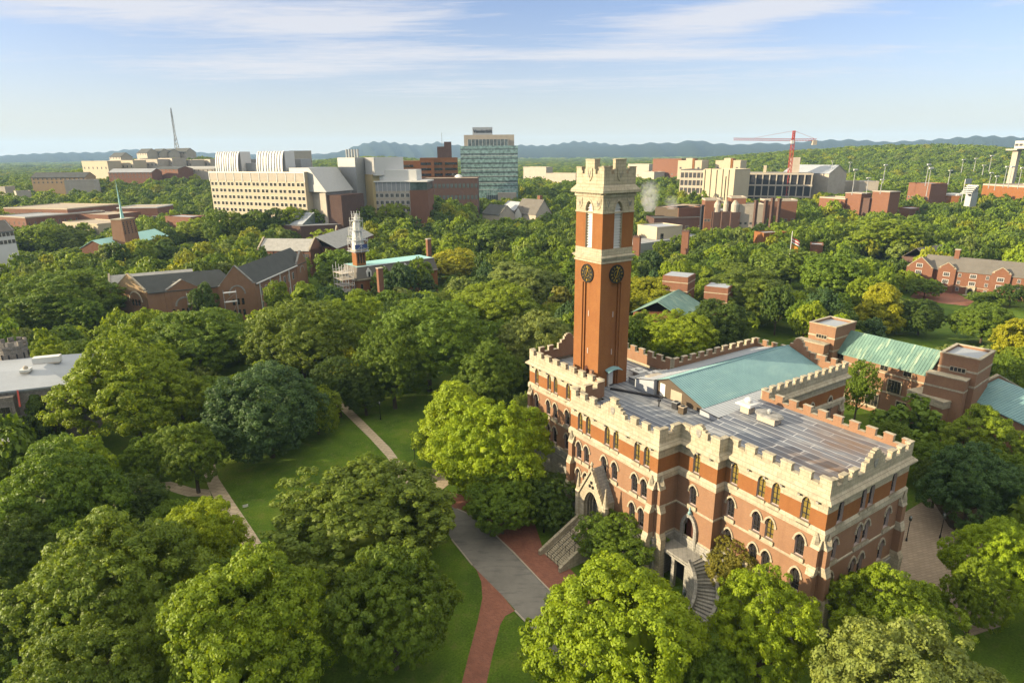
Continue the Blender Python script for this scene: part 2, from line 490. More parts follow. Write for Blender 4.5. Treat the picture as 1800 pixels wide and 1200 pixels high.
def leafmat(name, instanced=False):
    t = NT(name)
    if instanced:
        a = t.n('ShaderNodeAttribute', attribute_type='INSTANCER', attribute_name='tint'); col = a.outputs['Color']
    else:
        oi = t.n('ShaderNodeObjectInfo'); col = oi.outputs['Color']
    n = t.noise(t.pos(), 0.30, 4, 0.6)
    n2 = t.noise(t.pos(), 1.9, 3, 0.6)
    var = t.ramp(t.math('ADD', t.math('MULTIPLY', n, 0.55), t.math('MULTIPLY', n2, 0.45)),
                 [(0.34, (0.64, 0.72, 0.75)), (0.5, (1.0, 1.0, 1.0)), (0.67, (1.36, 1.30, 0.95))])
    c = t.mix(1.0, col, var, 'MULTIPLY')
    d = t.n('ShaderNodeBsdfPrincipled'); t.l(c, d.inputs['Base Color'])
    d.inputs['Roughness'].default_value = 0.55; d.inputs['Specular IOR Level'].default_value = 0.25
    tr = t.n('ShaderNodeBsdfTranslucent')
    t.l(t.mix(1.0, c, (1.5, 1.35, 0.6), 'MULTIPLY'), tr.inputs['Color'])
    mx = t.n('ShaderNodeMixShader'); mx.inputs[0].default_value = 0.36
    t.l(d.outputs[0], mx.inputs[1]); t.l(tr.outputs[0], mx.inputs[2]); t.l(mx.outputs[0], t.out.inputs[0])
    return t.m
M_LEAF = leafmat('leaves')
M_LEAF_I = leafmat('woodland_leaves', True)
def hillmat():
    t = NT('wooded_hillside'); p = t.pos()
    n = t.noise(p, 0.012, 8, 0.7); n2 = t.noise(p, 0.05, 5, 0.7)
    c = t.ramp(t.math('ADD', t.math('MULTIPLY', n, 0.5), t.math('MULTIPLY', n2, 0.5)), [(0.35, (0.010, 0.018, 0.010)), (0.65, (0.026, 0.036, 0.016))])
    t.principled(c, 0.95, 0.05, bump=n2, bstr=1.0, bdist=8.0)
    return t.m
M_HILL = hillmat()
# ------------------------------------------------------------------ walls with real openings
def arch_pts(w, h, kind, n=6):
    """top outline of an opening from left springing to right springing, apex at height h above springing"""
    P = []
    if kind == 'flat' or h <= 0: return [(-w / 2, 0), (w / 2, 0)]
    for k in range(2 * n + 1):
        t = k / (2 * n)
        if kind == 'pointed':
            x = (t * 2 - 1)
            y = h * (1 - abs(x) ** 1.9) ** 0.72
        else:
            x = -math.cos(math.pi * t); y = h * math.sin(math.pi * t)
        P.append((x * w / 2, y))
    return P
def facade(mb, p0, p1, bands, openings, zmat):
    """p0 -> p1 with the outside on the right hand; bands: sorted z breaks; zmat(z) gives a slot; openings: (s, w, z0, zs, z1, kind)"""
    p0, p1 = Vector(p0), Vector(p1); L = (p1 - p0).length; d = (p1 - p0) / L
    ss = {0.0, L}; zs = set(bands)
    for (s, w, z0, zsp, z1, kind) in openings:
        ss.update((s - w / 2, s + w / 2)); zs.update((z0, z1))
    ss = sorted(ss); zs = sorted(zs)
    P = lambda s, z: (p0.x + d.x * s, p0.y + d.y * s, z)
    for a, b in zip(ss, ss[1:]):
        if b - a < 1e-5: continue
        for c, e in zip(zs, zs[1:]):
            if e - c < 1e-5: continue
            ms, mz = (a + b) / 2, (c + e) / 2
            if any(s - w / 2 < ms < s + w / 2 and z0 < mz < z1 for (s, w, z0, zsp, z1, kind) in openings): continue
            mb.face([P(a, c), P(b, c), P(b, e), P(a, e)], zmat(mz))
    for (s, w, z0, zsp, z1, kind) in openings:
        if kind == 'flat': continue
        A = arch_pts(w, z1 - zsp, kind); n = len(A) // 2
        cuts = [z for z in zs if zsp < z < z1]
        mi = zmat((zsp + z1) / 2 if not cuts else z1 - 0.05)
        left = [P(s - w / 2, zsp)] + [P(s + x, zsp + y) for x, y in A[1:n + 1]] + [P(s - w / 2, z1)]
        right = [P(s + x, zsp + y) for x, y in A[n:]] + [P(s + w / 2, z1)]
        mb.face(left, mi); mb.face(right, mi)
_wcache = {}
def window_mesh(w, hs, h1, kind, depth=0.32, sill=True, hood=True, cols=2, rows=4, glass=None, frame=None, stone=None):
    """local axes: x along the wall, y into the wall, z up from the sill; returns (frame mesh, pane mesh)"""
    key = (round(w, 2), round(hs, 2), round(h1, 2), kind, depth, sill, hood, cols, rows, (glass or M_GLASS).name, (frame or M_PINK).name)
    if key in _wcache: return _wcache[key]
    stone = stone or M_STONE; frame = frame or M_PINK; glass = glass or M_GLASS
    out = [(-w / 2, 0.0)] + [(x, hs + y) for x, y in arch_pts(w, h1 - hs, kind)] + [(w / 2, 0.0)]
    m = MB(); n = len(out)
    for k in range(n):                                            # the reveal
        (x0, z0), (x1, z1) = out[k], out[(k + 1) % n]
        m.face([(x0, 0, z0), (x0, depth, z0), (x1, depth, z1), (x1, 0, z1)], 0)
    f = 0.085
    def top(x):
        A = arch_pts(w, h1 - hs, kind)
        for (a, ya), (b, yb) in zip(A, A[1:]):
            if a <= x <= b + 1e-6: return hs + ya + (yb - ya) * (x - a) / max(b - a, 1e-6)
        return hs
    fd0, fd1 = depth - 0.12, depth - 0.03
    for x in (-w / 2 + f / 2, w / 2 - f / 2):
        m.box(x - f / 2, x + f / 2, fd0, fd1, 0, hs, 0)
    for k in range(1, cols):
        x = -w / 2 + w * k / cols
        m.box(x - 0.035, x + 0.035, fd0 + 0.02, fd1, 0, top(x), 1)
    for k in range(1, rows):
        z = hs * k / (rows - 1) if rows > 1 else hs / 2
        t = 0.06 if k == (rows - 1) // 2 + 0 else 0.03
        m.box(-w / 2, w / 2, fd0 + 0.02, fd1 - 0.005, z - t, z + t, 1)
    m.box(-w / 2, w / 2, fd0, fd1, 0, 0.10, 0)
    if sill: m.box(-w / 2 - 0.22, w / 2 + 0.22, -0.24, 0.02, -0.62, 0.0, 2)
    if hood:
        A = arch_pts(w + 0.16, h1 - hs + 0.06, kind); B = arch_pts(w + 0.62, h1 - hs + 0.34, kind)
        for k in range(len(A) - 1):
            q = [(A[k][0], hs + A[k][1]), (A[k + 1][0], hs + A[k + 1][1]), (B[k + 1][0], hs + B[k + 1][1]), (B[k][0], hs + B[k][1])]
            m.face([(x, -0.14, z) for x, z in q], 2)
            m.face([(q[3][0], -0.14, q[3][1]), (q[2][0], -0.14, q[2][1]), (q[2][0], 0, q[2][1]), (q[3][0], 0, q[3][1])], 2)
            m.face([(q[1][0], -0.14, q[1][1]), (q[0][0], -0.14, q[0][1]), (q[0][0], 0, q[0][1]), (q[1][0], 0, q[1][1])], 2)
        for sx in (-1, 1):
            a, b = sorted((sx * (w / 2 + 0.06), sx * (w / 2 + 0.36)))
            m.box(a, b, -0.16, 0.01, hs - 0.28, hs, 2)
    p = MB(); p.face([(x, depth, z) for x, z in reversed(out)], 0)
    _wcache[key] = (m.mesh('window', [frame, M_DARK if frame is not M_WHITE else M_WHITE, stone]), p.mesh('pane', [glass]))
    return _wcache[key]
def put_window(parent, p0, p1, s, z, meshes, name='window'):
    p0, p1 = Vector(p0), Vector(p1); d = (p1 - p0).normalized()
    P = p0 + d * s
    o = link(name, meshes[0], parent, (P.x, P.y, z), math.atan2(d.y, d.x))
    if meshes[1] is not None: link('pane', meshes[1], o)
    return o

# ------------------------------------------------------------------ the crenellated brick hall with its clock tower
PSI = 0.992
HX, HY = 36.6252, 64.1618
hall = thing('brick_hall', 'large red brick hall with pale stone battlements and a tall square clock tower', 'building', (HX, HY, 0), -PSI)
def hall_xy(a, b):
    """building plan (a: leftwards along the front, b: into the building) -> world"""
    x, y = -a, b
    return Vector((HX + x * math.cos(PSI) + y * math.sin(PSI), HY - x * math.sin(PSI) + y * math.cos(PSI)))

Z_PL, Z_ST0, Z_ST1, Z_BR, Z_ROOF, Z_LIP, Z_GAP, Z_TOP = 6.9, 15.95, 17.1, 19.3, 20.3, 21.0, 22.75, 23.7
W = 18.81
PLAN = [(0, 0), (0, W), (-22.4, W), (-22.4, 43.0), (-41.8, 43.0), (-41.8, W), (-61.5, W), (-61.5, 0.5),
        (-40.3, 0.5), (-40.3, -6.07), (-20.93, -6.07), (-20.93, -1.78), (-14.32, -1.78), (-14.32, 0)]
def offset(poly, d):
    """mitred outward offset of an axis-aligned counter-clockwise polygon"""
    out = []; n = len(poly)
    for k in range(n):
        p, c, q = Vector(poly[k - 1]), Vector(poly[k]), Vector(poly[(k + 1) % n])
        e1 = (c - p).normalized(); e2 = (q - c).normalized()
        n1 = Vector((e1.y, -e1.x)); n2 = Vector((e2.y, -e2.x))
        out.append(tuple(c + n1 * d + n2 * d))
    return out
def ring(mb, poly, d0, d1, z0, z1, mi=0, z1b=None):
    """a moulding that stands proud of the wall from d0 to d1; z1b: top height at the outer edge (a weathered slope)"""
    A, B = offset(poly, d0), offset(poly, d1); n = len(poly); zb = z1 if z1b is None else z1b
    for k in range(n):
        j = (k + 1) % n
        mb.face([(*B[k], z0), (*B[j], z0), (*B[j], zb), (*B[k], zb)], mi)
        mb.face([(*B[k], zb), (*B[j], zb), (*A[j], z1), (*A[k], z1)], mi)
        mb.face([(*A[k], z0), (*A[j], z0), (*B[j], z0), (*B[k], z0)], mi)

bands = [-0.5, Z_PL, Z_ST0, Z_ST1, Z_BR, Z_LIP]
zm = lambda z: 2 if z < Z_PL else (0 if z < Z_ST0 + 0.4 else (1 if z < Z_BR else 2))
UP, MID, LOW = (17.2, 19.6, 20.35), (12.15, 14.35, 15.15), (7.15, 9.5, 10.35)
def op(s, w, lev, kind='pointed'): return (s, w, lev[0], lev[1], lev[2], kind)
FACES = {                                                          # edge: list of (a or b position, level)
    'right': ((0, 0), (0, W), [(2.9, UP), (7.95, UP), (9.8, UP), (15.2, UP), (2.6, MID), (8.05, MID), (9.8, MID), (15.0, MID), (2.6, LOW), (7.75, LOW), (9.75, LOW), (14.8, LOW)], None),
    'right_front': ((-14.32, 0), (0, 0), [(12.95, UP), (8.85, UP), (6.75, UP), (2.7, UP), (13.0, MID), (8.95, MID), (7.0, MID), (2.8, MID), (13.0, LOW), (8.95, LOW), (7.0, LOW), (2.8, LOW)], None),
    'middle_front': ((-20.93, -1.78), (-14.32, -1.78), [(17.85, UP), (18.0, MID)], None),
    'entrance_front': ((-40.3, -6.07), (-20.93, -6.07), [(37.9, UP), (35.9, UP), (31.45, UP), (29.5, UP), (25.05, UP), (23.1, UP), (38.0, MID), (36.1, MID), (31.9, MID), (29.5, MID), (25.2, MID), (23.3, MID), (38.0, LOW), (36.15, LOW), (25.4, LOW), (23.5, LOW)], None),
    'left_front': ((-61.5, 0.5), (-40.3, 0.5), [(59.1, UP), (55.1, UP), (53.1, UP), (49.4, UP), (45.2, UP), (43.2, UP), (59.1, MID), (55.25, MID), (53.1, MID), (49.5, MID), (45.2, MID), (43.2, MID), (59.1, LOW), (55.2, LOW), (53.2, LOW), (49.5, LOW), (45.2, LOW), (43.2, LOW)], None),
    'left': ((-61.5, W), (-61.5, 0.5), [], None),
    'wing_right': ((-22.4, W), (-22.4, 43.0), [(33.0, (12.2, 16.0, 18.0)), (38.5, (12.2, 16.0, 18.0)), (27.5, (12.2, 16.0, 18.0))], None),
}
walls = MB(); win_jobs = []
done = set()
WW = 1.22
for key, (p0, p1, items, _) in FACES.items():
    L = (Vector(p1) - Vector(p0)).length; ops = []
    for (pos, lev) in items:
        if key in ('right', 'wing_right'): s = pos - p0[1]
        else: s = -pos - p0[0]
        w = WW if lev is not UP else 1.18
        if key == 'wing_right': w = 1.7
        ops.append(op(s, w, lev)); win_jobs.append((key, p0, p1, s, w, lev))
    if key == 'middle_front':
        ops.append((2.85, 1.9, 5.45, 8.6, 10.2, 'pointed'))
    facade(walls, p0, p1, bands, ops, zm)
    done.add((p0, p1))
for k in range(len(PLAN)):
    p0, p1 = PLAN[k], PLAN[(k + 1) % len(PLAN)]
    if (p0, p1) not in done: facade(walls, p0, p1, bands, [], zm)
walls.build('wall', [M_BRICK, M_BRICK_O, M_STONE], hall)
lower = MB()
ring(lower, PLAN, 0, 0.28, -0.5, Z_PL, 0, Z_PL - 0.3)
ring(lower, PLAN, 0.28, 0.36, 5.2, 5.5, 0)
lower.build('stone_plinth', M_STONE_G, hall)
for key, p0, p1, s, w, lev in win_jobs:
    upper = lev is UP
    glass = M_GLASS
    if upper and key != 'right': glass = M_GLASS_Y
    if upper and key == 'right': glass = M_GLASS
    if key == 'right_front' and lev is MID and 1.0 < (p0[0] + s) + 9.5 < 3.5: glass = M_GLASS_Y
    me = window_mesh(w, lev[1] - lev[0], lev[2] - lev[0], 'pointed', 0.34, True, not upper, 2, 4, glass)
    put_window(hall, p0, p1, s, lev[0], me)

# string course, cornice and the row of small square bosses
trim = MB()
ring(trim, PLAN, 0, 0.24, Z_ST0, Z_ST1, 0, Z_ST1 - 0.35)
trim.build('string_course', M_STONE, hall)
sill = MB()
for z in (11.35, 6.72):
    ring(sill, PLAN, 0, 0.13, z, z + 0.28, 0, z + 0.2)
sill.build('sill_course', M_STONE, hall)
corn = MB()
ring(corn, PLAN, 0, 0.14, 20.55, 20.78, 0)
ring(corn, PLAN, 0, 0.62, 20.78, 21.55, 0, 21.02)
corn.build('cornice', M_STONE, hall)
boss = MB()
for key in ('right_front', 'middle_front', 'entrance_front', 'left_front'):
    p0, p1 = FACES[key][:2]; L = p1[0] - p0[0]; n = max(2, round(L / 2.3))
    for k in range(n):
        x = p0[0] + L * (k + 0.5) / n
        boss.box(x - 0.16, x + 0.16, p0[1] - 0.42, p0[1] - 0.02, 20.28, 20.6, 0)
boss.build('boss_row', M_STONE_G, hall)

# parapet: solid wall to the gap height, merlons above, stepped gables at the middles
parapet = MB()
TH = 0.55
def in_off(p0, p1, t):
    d = (Vector(p1) - Vector(p0)).normalized(); return Vector((-d.y, d.x)) * t
def merlon_run(p0, p1, n, gable=None, first=True, gap=1.1, mi_in=1, z0=20.9, ext0=0.0, ext1=0.0):
    """outer stone face, inner brick face; n merlons along the run; gable = (centre, half width, rise, kind)"""
    p0, p1 = Vector(p0), Vector(p1); d = (p1 - p0).normalized(); L = (p1 - p0).length
    inn = Vector((-d.y, d.x))
    a = math.atan2(d.y, d.x)
    def blk(s0, s1, zl, zh, t0=-0.02, t1=TH, cap=True):
        c = [p0 + d * s0 + inn * t0, p0 + d * s1 + inn * t0, p0 + d * s1 + inn * t1, p0 + d * s0 + inn * t1]
        i = len(parapet.v)
        for z in (zl, zh):
            parapet.v.extend([(q.x, q.y, z) for q in c])
        for q, m in (((0, 1, 5, 4), 0), ((1, 2, 6, 5), 0), ((2, 3, 7, 6), mi_in), ((3, 0, 4, 7), 0), ((4, 5, 6, 7), 0)):
            parapet.f.append(tuple(i + k for k in q)); parapet.m.append(m)
    blk(ext0, L - ext1, z0, Z_GAP - 0.12)
    pitch = (L + gap) / n
    mw = pitch - gap
    spans = []
    for k in range(n):
        s0 = k * pitch; spans.append((s0, s0 + mw))
    def is_g(s): return gable and abs(s - gable[0]) < gable[1]
    edges = []
    for s0, s1 in spans:
        if gable and (is_g((s0 + s1) / 2)): continue
        blk(max(s0, ext0), min(s1, L - ext1), Z_GAP - 0.12, Z_TOP - 0.14)
        blk(max(s0 - 0.07, ext0), min(s1 + 0.07, L - ext1), Z_TOP - 0.14, Z_TOP, -0.09, TH + 0.07)
        edges.append((s0, s1))
    # coping in the gaps
    prev = 0.0
    cop = []
    for k in range(n - 1):
        g0, g1 = spans[k][1], spans[k + 1][0]
        if is_g((g0 + g1) / 2): continue
        blk(g0 + 0.07, g1 - 0.07, Z_GAP - 0.12, Z_GAP, -0.09, TH + 0.07)
    if gable:
        c, hw, rise, kind = gable
        if kind == 'step':
            prof = [(1.0, 0.0), (0.82, 0.30), (0.62, 0.55), (0.42, 0.80)]
            last = 0.42
            for (w0, r), (w1, r1) in zip(prof, prof[1:] + [(0.24, 1.0)]):
                for sx in (-1, 1):
                    x0, x1 = sorted((c + sx * hw * w0, c + sx * hw * w1))
                    blk(x0, x1, Z_GAP - 0.12, Z_TOP - 0.35 + rise * r)
            blk(c - hw * 0.24, c + hw * 0.24, Z_GAP - 0.12, Z_TOP + rise)
            blk(c - hw * 0.28, c + hw * 0.28, Z_TOP + rise, Z_TOP + rise + 0.14, -0.1, TH + 0.08)
        else:                                                     # a curved shaped gable
            N = 14
            for k in range(N):
                t0, t1 = -1 + 2 * k / N, -1 + 2 * (k + 1) / N
                tm = abs((t0 + t1) / 2)
                z = Z_TOP - 0.1 + rise * (1.0 if tm < 0.18 else (0.92 if tm < 0.34 else (0.74 if tm < 0.5 else (0.42 if tm < 0.7 else 0.12))))
                blk(c + hw * t0, c + hw * t1, Z_GAP - 0.12, z)
        # shield carved in the gable
        P = p0 + d * c - inn * 0.02
        n0 = -inn
        sh = [(-0.42, 0.5), (-0.42, -0.1), (-0.2, -0.5), (0, -0.66), (0.2, -0.5), (0.42, -0.1), (0.42, 0.5)]
        parapet.slab((P.x + n0.x * 0.07, P.y + n0.y * 0.07, Z_TOP - 0.4), (d.x, d.y, 0), (0, 0, 1), sh[::-1], 0.07, 2)
merlon_run((0, 0), (0, W), 9, (9.4, 2.3, 1.5, 'curve'), ext0=TH, ext1=0)
merlon_run((0, W), (-22.4, W), 10, None, ext0=TH, ext1=0)
merlon_run((-22.4, W), (-22.4, 43), 12, None, ext0=0)
merlon_run((-22.4, 43), (-41.8, 43), 10, (9.7, 2.4, 2.2, 'curve'), ext0=TH)
merlon_run((-41.8, 43), (-41.8, W), 11, None, ext0=TH)
merlon_run((-41.8, W), (-61.5, W), 9, None)
merlon_run((-61.5, W), (-61.5, 0.5), 9, (9.15, 2.5, 1.9, 'curve'), ext0=TH)
merlon_run((-61.5, 0.5), (-40.3, 0.5), 9, None, ext0=TH)
merlon_run((-40.3, 0.5), (-40.3, -6.07), 3, None)
merlon_run((-40.3, -6.07), (-20.93, -6.07), 9, (9.9, 2.6, 1.35, 'step'), ext0=TH)
merlon_run((-20.93, -6.07), (-20.93, -1.78), 2, None, ext0=TH)
merlon_run((-20.93, -1.78), (-14.32, -1.78), 3, (3.05, 1.5, 0.9, 'curve'))
merlon_run((-14.32, -1.78), (-14.32, 0), 1, None, ext0=TH)
merlon_run((-14.32, 0), (0, 0), 6, None)
# the stepped return beside the tower
for k, (y0, y1, zt) in enumerate([(0.6, 1.3, 23.6), (1.3, 2.1, 22.9), (2.1, 3.0, 22.2)]):
    pass
for k, (x0, x1, zt) in enumerate([(-44.2, -43.6, 24.3), (-43.6, -42.9, 23.6), (-42.9, -42.2, 23.0), (-42.2, -41.4, 22.4)]):
    parapet.box(x0, x1, 0.95, 1.5, 20.31, zt, 1)
parapet.build('parapet', [M_STONE, M_BRICK, M_STONE_G], hall)

# roofs
roof = MB()
def rz_right(y): return 20.35 + 1.85 * max(0.0, y) / 18.8
for q in ([(-61.0, 0.9), (-40.0, 0.9), (-40.0, 18.4), (-61.0, 18.4)], [(-40.0, -5.7), (-21.3, -5.7), (-21.3, 10), (-40.0, 10)], [(-40.0, 18.0), (-22.8, 18.0), (-22.8, 42.6), (-41.4, 42.6), (-41.4, 18.0)]):
    roof.face([(x, y, Z_ROOF) for x, y in q], 0)
roof.face([(-22.6, 0.1, rz_right(0)), (-0.3, 0.1, rz_right(0)), (-0.3, 18.5, rz_right(18.5)), (-22.6, 18.5, rz_right(18.5))], 0)
roof.face([(-21.3, -1.5, rz_right(0)), (-14.6, -1.5, rz_right(0)), (-14.6, 0.1, rz_right(0)), (-21.3, 0.1, rz_right(0))], 0)
roof.face([(-22.6, 0.1, Z_ROOF - 0.5), (-22.6, 18.5, Z_ROOF - 0.5), (-22.6, 18.5, rz_right(18.5)), (-22.6, 0.1, rz_right(0))], 1)
roof.build('roof', [M_ROOF, M_CONC], hall)
gable = MB()
GX0, GX1, GR, GY0, GY1 = -41.0, -26.9, -34.0, 9.8, 42.3
ZE, ZR = 21.35, 24.0
gable.slab((0, GY0, 0), (1, 0, 0), (0, 0, 1), [(GX0 - 0.3, Z_ROOF), (GX1, Z_ROOF), (GX1, ZE), (GR, ZR), (-36.8, 22.93), (GX0 - 0.3, 21.9)], 0.3, 1)
for x0, x1, z0, z1 in ((GX1 + 0.35, GR, ZE - 0.1, ZR), (GR, -36.8, ZR, 22.95)):
    gable.face([(x0, GY0 - 0.3, z0), (x0, GY1, z0), (x1, GY1, z1), (x1, GY0 - 0.3, z1)], 0)
    gable.face([(x0, GY0 - 0.3, z0 - 0.12), (x1, GY0 - 0.3, z1 - 0.12), (x1, GY1, z1 - 0.12), (x0, GY1, z0 - 0.12)], 0)
    gable.face([(x0, GY0 - 0.3, z0 - 0.12), (x0, GY0 - 0.3, z0), (x1, GY0 - 0.3, z1), (x1, GY0 - 0.3, z1 - 0.12)], 2)
    n = 62
    for k in range(n + 1):
        y = GY0 - 0.25 + (GY1 - GY0 + 0.2) * k / n
        gable.bar((x0, y, z0 + 0.02), (x1, y, z1 + 0.02), 0.05, 0.07, 0)
gable.bar((GR, GY0 - 0.3, ZR + 0.03), (GR, GY1, ZR + 0.03), 0.22, 0.1, 0)
copper = gable.build('copper_roof', [M_COPPER, M_BROWN, M_DARK], hall)
dr = MB(); dr.box(-36.0, -34.9, GY0 - 0.06, GY0 - 0.01, Z_ROOF + 0.1, Z_ROOF + 2.3)
dr.build('roof_door', M_WPAINT, copper)
dr = MB(); dr.box(-33.6, -31.2, GY0 - 0.05, GY0 - 0.01, Z_ROOF + 0.15, Z_ROOF + 1.9)
dr.build('louvre_panel', M_ROOFT, copper)
ap = MB()                                                        # low standing-seam aprons either side
for x0, x1, s in ((-26.75, -23.1, 1), (-36.8, -41.25, -1)):
    za, zb = (21.22, 20.95) if s > 0 else (22.93, 21.95)
    xl, xr = min(x0, x1), max(x0, x1)
    zl, zrr = (za, zb) if s > 0 else (zb, za)
    ap.face([(xl, 9.0, zl), (xr, 9.0, zrr), (xr, 42.4, zrr), (xl, 42.4, zl)], 0)
    ap.face([(xr, 9.0, Z_ROOF), (xr, 42.4, Z_ROOF), (xr, 42.4, zrr), (xr, 9.0, zrr)], 0)
    ap.face([(xl, 9.0, Z_ROOF), (xr, 9.0, Z_ROOF), (xr, 9.0, zrr), (xl, 9.0, zl)], 0)
    ap.bar((xr, 8.98, zrr), (xr, 42.4, zrr), 0.12, 0.12, 1); ap.bar((xl, 8.98, zl), (xr, 8.98, zrr), 0.12, 0.12, 1)
    for k in range(44):
        y = 9.4 + 0.75 * k
        ap.bar((xl, y, zl + 0.02), (xr, y, zrr + 0.02), 0.05, 0.06, 0)
ap.build('seamed_apron_roof', [M_ROOFW, M_DARK], hall)
dark_bar = MB(); dark_bar.bar((-42.9, 4.8, Z_ROOF + 0.15), (-34.8, 9.1, Z_ROOF + 0.15), 0.55, 0.3); dark_bar.build('dark_roof_strip', M_DARK, hall)  # long dark bar laid across the roof
# left apron over the area behind the tower
bx = MB(); bx.box(-44.2, -41.3, 10.3, 18.2, Z_ROOF, 21.05, 0); bx.bar((-44.2, 10.28, 21.06), (-41.3, 10.28, 21.06), 0.14, 0.12, 1)
bx.build('roof_curb', [M_ROOFG, M_DARK], hall)

# ---- tower
TX1, TY0, TW = -44.394, 3.04, 6.82
TX0, TY1 = TX1 - TW, TY0 + TW
TC = ((TX0 + TX1) / 2, (TY0 + TY1) / 2)
tower = MB()
SQ = [(TX0, TY0), (TX1, TY0), (TX1, TY1), (TX0, TY1)]
tb = [Z_ROOF - 4, 42.3, 44.65, 50.45, 54.0]
tz = lambda z: 1 if (42.3 < z < 44.65 or z > 50.45) else 0
sides = [((TX0, TY0), (TX1, TY0)), ((TX1, TY0), (TX1, TY1)), ((TX1, TY1), (TX0, TY1)), ((TX0, TY1), (TX0, TY0))]
LW = 1.72
for k, (p0, p1) in enumerate(sides):
    ops = [(TW / 2, LW, 44.65, 50.9, 52.3, 'pointed'), (TW / 2, 2.5, 20.3 if k == 1 else 20.9, 38.2, 38.7, 'flat')]
    facade(tower, p0, p1, tb, ops, tz)
    d = Vector(p1) - Vector(p0); d.normalize(); o = Vector(p0) + d * (TW / 2); n = Vector((d.y, -d.x))
    # recessed panel in two steps up the shaft
    zb, zt = (20.3 if k == 1 else 20.9), 38.7
    def PV(s, t, z): q = o + d * s - n * t; return (q.x, q.y, z)
    for (w0, w1, t0, t1) in ((1.25, 1.25, 0, 0.22), (1.25, 0.85, 0.22, 0.22), (0.85, 0.85, 0.22, 0.5)):
        for sx in (-1, 1):
            tower.face([PV(sx * w0, t0, zb), PV(sx * w1, t1, zb), PV(sx * w1, t1, zt), PV(sx * w0, t0, zt)], 0)
    tower.face([PV(-0.85, 0.5, zb), PV(0.85, 0.5, zb), PV(0.85, 0.5, zt), PV(-0.85, 0.5, zt)], 0)
    tower.face([PV(-1.25, 0, zt), PV(1.25, 0, zt), PV(1.25, 0.5, zt), PV(-1.25, 0.5, zt)], 0)
    tower.face([PV(-1.25, 0, zb), PV(1.25, 0, zb), PV(1.25, 0.5, zb), PV(-1.25, 0.5, zb)], 0)
ring(tower, SQ, 0, 0.16, 42.3, 42.62, 1); ring(tower, SQ, 0, 0.42, 43.2, 43.55, 1, 43.35); ring(tower, SQ, 0, 0.22, 42.95, 43.2, 1)
ring(tower, SQ, 0, 0.12, 50.45, 50.7, 1)
ring(tower, SQ, 0, 0.22, 53.1, 53.45, 1)
for k, (p0, p1) in enumerate(sides):                             # dentils under the cornice
    d = (Vector(p1) - Vector(p0)).normalized(); n = Vector((d.y, -d.x))
    for j in range(17):
        q = Vector(p0) + d * (TW * (j + 0.5) / 17)
        c = [q - d * 0.11 + n * 0.02, q + d * 0.11 + n * 0.02, q + d * 0.11 + n * 0.42, q - d * 0.11 + n * 0.42]
        tower.prism([(v.x, v.y) for v in (c[0], c[3], c[2], c[1])][::-1], 53.45, 53.72, 1)
ring(tower, SQ, 0, 0.72, 53.72, 55.0, 1, 54.1)
Z_TP = 57.65
tower.prism(SQ, 54.0, 55.05, 1)
tower_o = tower.build('tower', [M_BRICK_O, M_STONE], hall)
# tower battlements
tp = MB()
for k, (p0, p1) in enumerate(sides):
    d = (Vector(p1) - Vector(p0)).normalized(); inn = Vector((-d.y, d.x))
    def tb_blk(s0, s1, zl, zh, t0=-0.05, t1=0.55, m=0):
        c = [Vector(p0) + d * s0 + inn * t0, Vector(p0) + d * s1 + inn * t0, Vector(p0) + d * s1 + inn * t1, Vector(p0) + d * s0 + inn * t1]
        tp.prism([(q.x, q.y) for q in c], zl, zh, m)
    tb_blk(-0.05 if k % 2 == 0 else 0.55, TW + (0.05 if k % 2 == 0 else -0.55), 55.0, 56.7)
    for s0, s1, zh in ((0.0, 1.25, Z_TP), (1.25, 1.5, 57.2), (2.05, 2.3, 57.4), (2.3, 4.5, 58.85), (4.5, 4.75, 57.4), (5.3, 5.55, 57.2), (5.55, TW, Z_TP)):
        e = 0.55 if k % 2 and (s0 == 0.0) else 0
        f = 0.55 if k % 2 and (s1 == TW) else 0
        tb_blk(s0 + e - (0.05 if s0 == 0 and not k % 2 else 0), s1 - f + (0.05 if s1 == TW and not k % 2 else 0), 56.7, zh)
        if zh > 57.5: tb_blk(s0 + e - 0.08, s1 - f + 0.08, zh, zh + 0.14, -0.13, 0.62)
    # carved shields: one high under the tall merlon, two beside the belfry arch, with raised letters
    n = -inn
    for cs, cz, sc, ch in ((TW / 2, 56.6, 1.25, 'V'), (1.05, 52.0, 1.05, 'V'), (TW - 1.05, 52.0, 1.05, 'W')):
        P = Vector(p0) + d * cs + n * (0.05 + 0.13 if cz > 54 else 0.09)
        sh = [(-0.55, 0.8), (0.55, 0.8), (0.55, -0.1), (0.36, -0.58), (0, -0.9), (-0.36, -0.58), (-0.55, -0.1)]
        sh = [(a * sc, b * sc) for a, b in sh][::-1]
        tp.slab((P.x, P.y, cz), (d.x, d.y, 0), (0, 0, 1), sh[::-1], 0.12, 0)
        Q = P + n * 0.035
        st = [(-0.26, 0.42, 0, -0.42), (0, -0.42, 0.26, 0.42)] if ch == 'V' else [(-0.32, 0.4, -0.16, -0.4), (-0.16, -0.4, 0, 0.15), (0, 0.15, 0.16, -0.4), (0.16, -0.4, 0.32, 0.4)]
        for x0, z0, x1, z1 in st:
            tp.bar((Q.x + d.x * x0 * sc, Q.y + d.y * x0 * sc, cz + z0 * sc), (Q.x + d.x * x1 * sc, Q.y + d.y * x1 * sc, cz + z1 * sc), 0.1, 0.07, 1)
tp.build('tower_battlements', [M_STONE, M_STONE_G], tower_o)
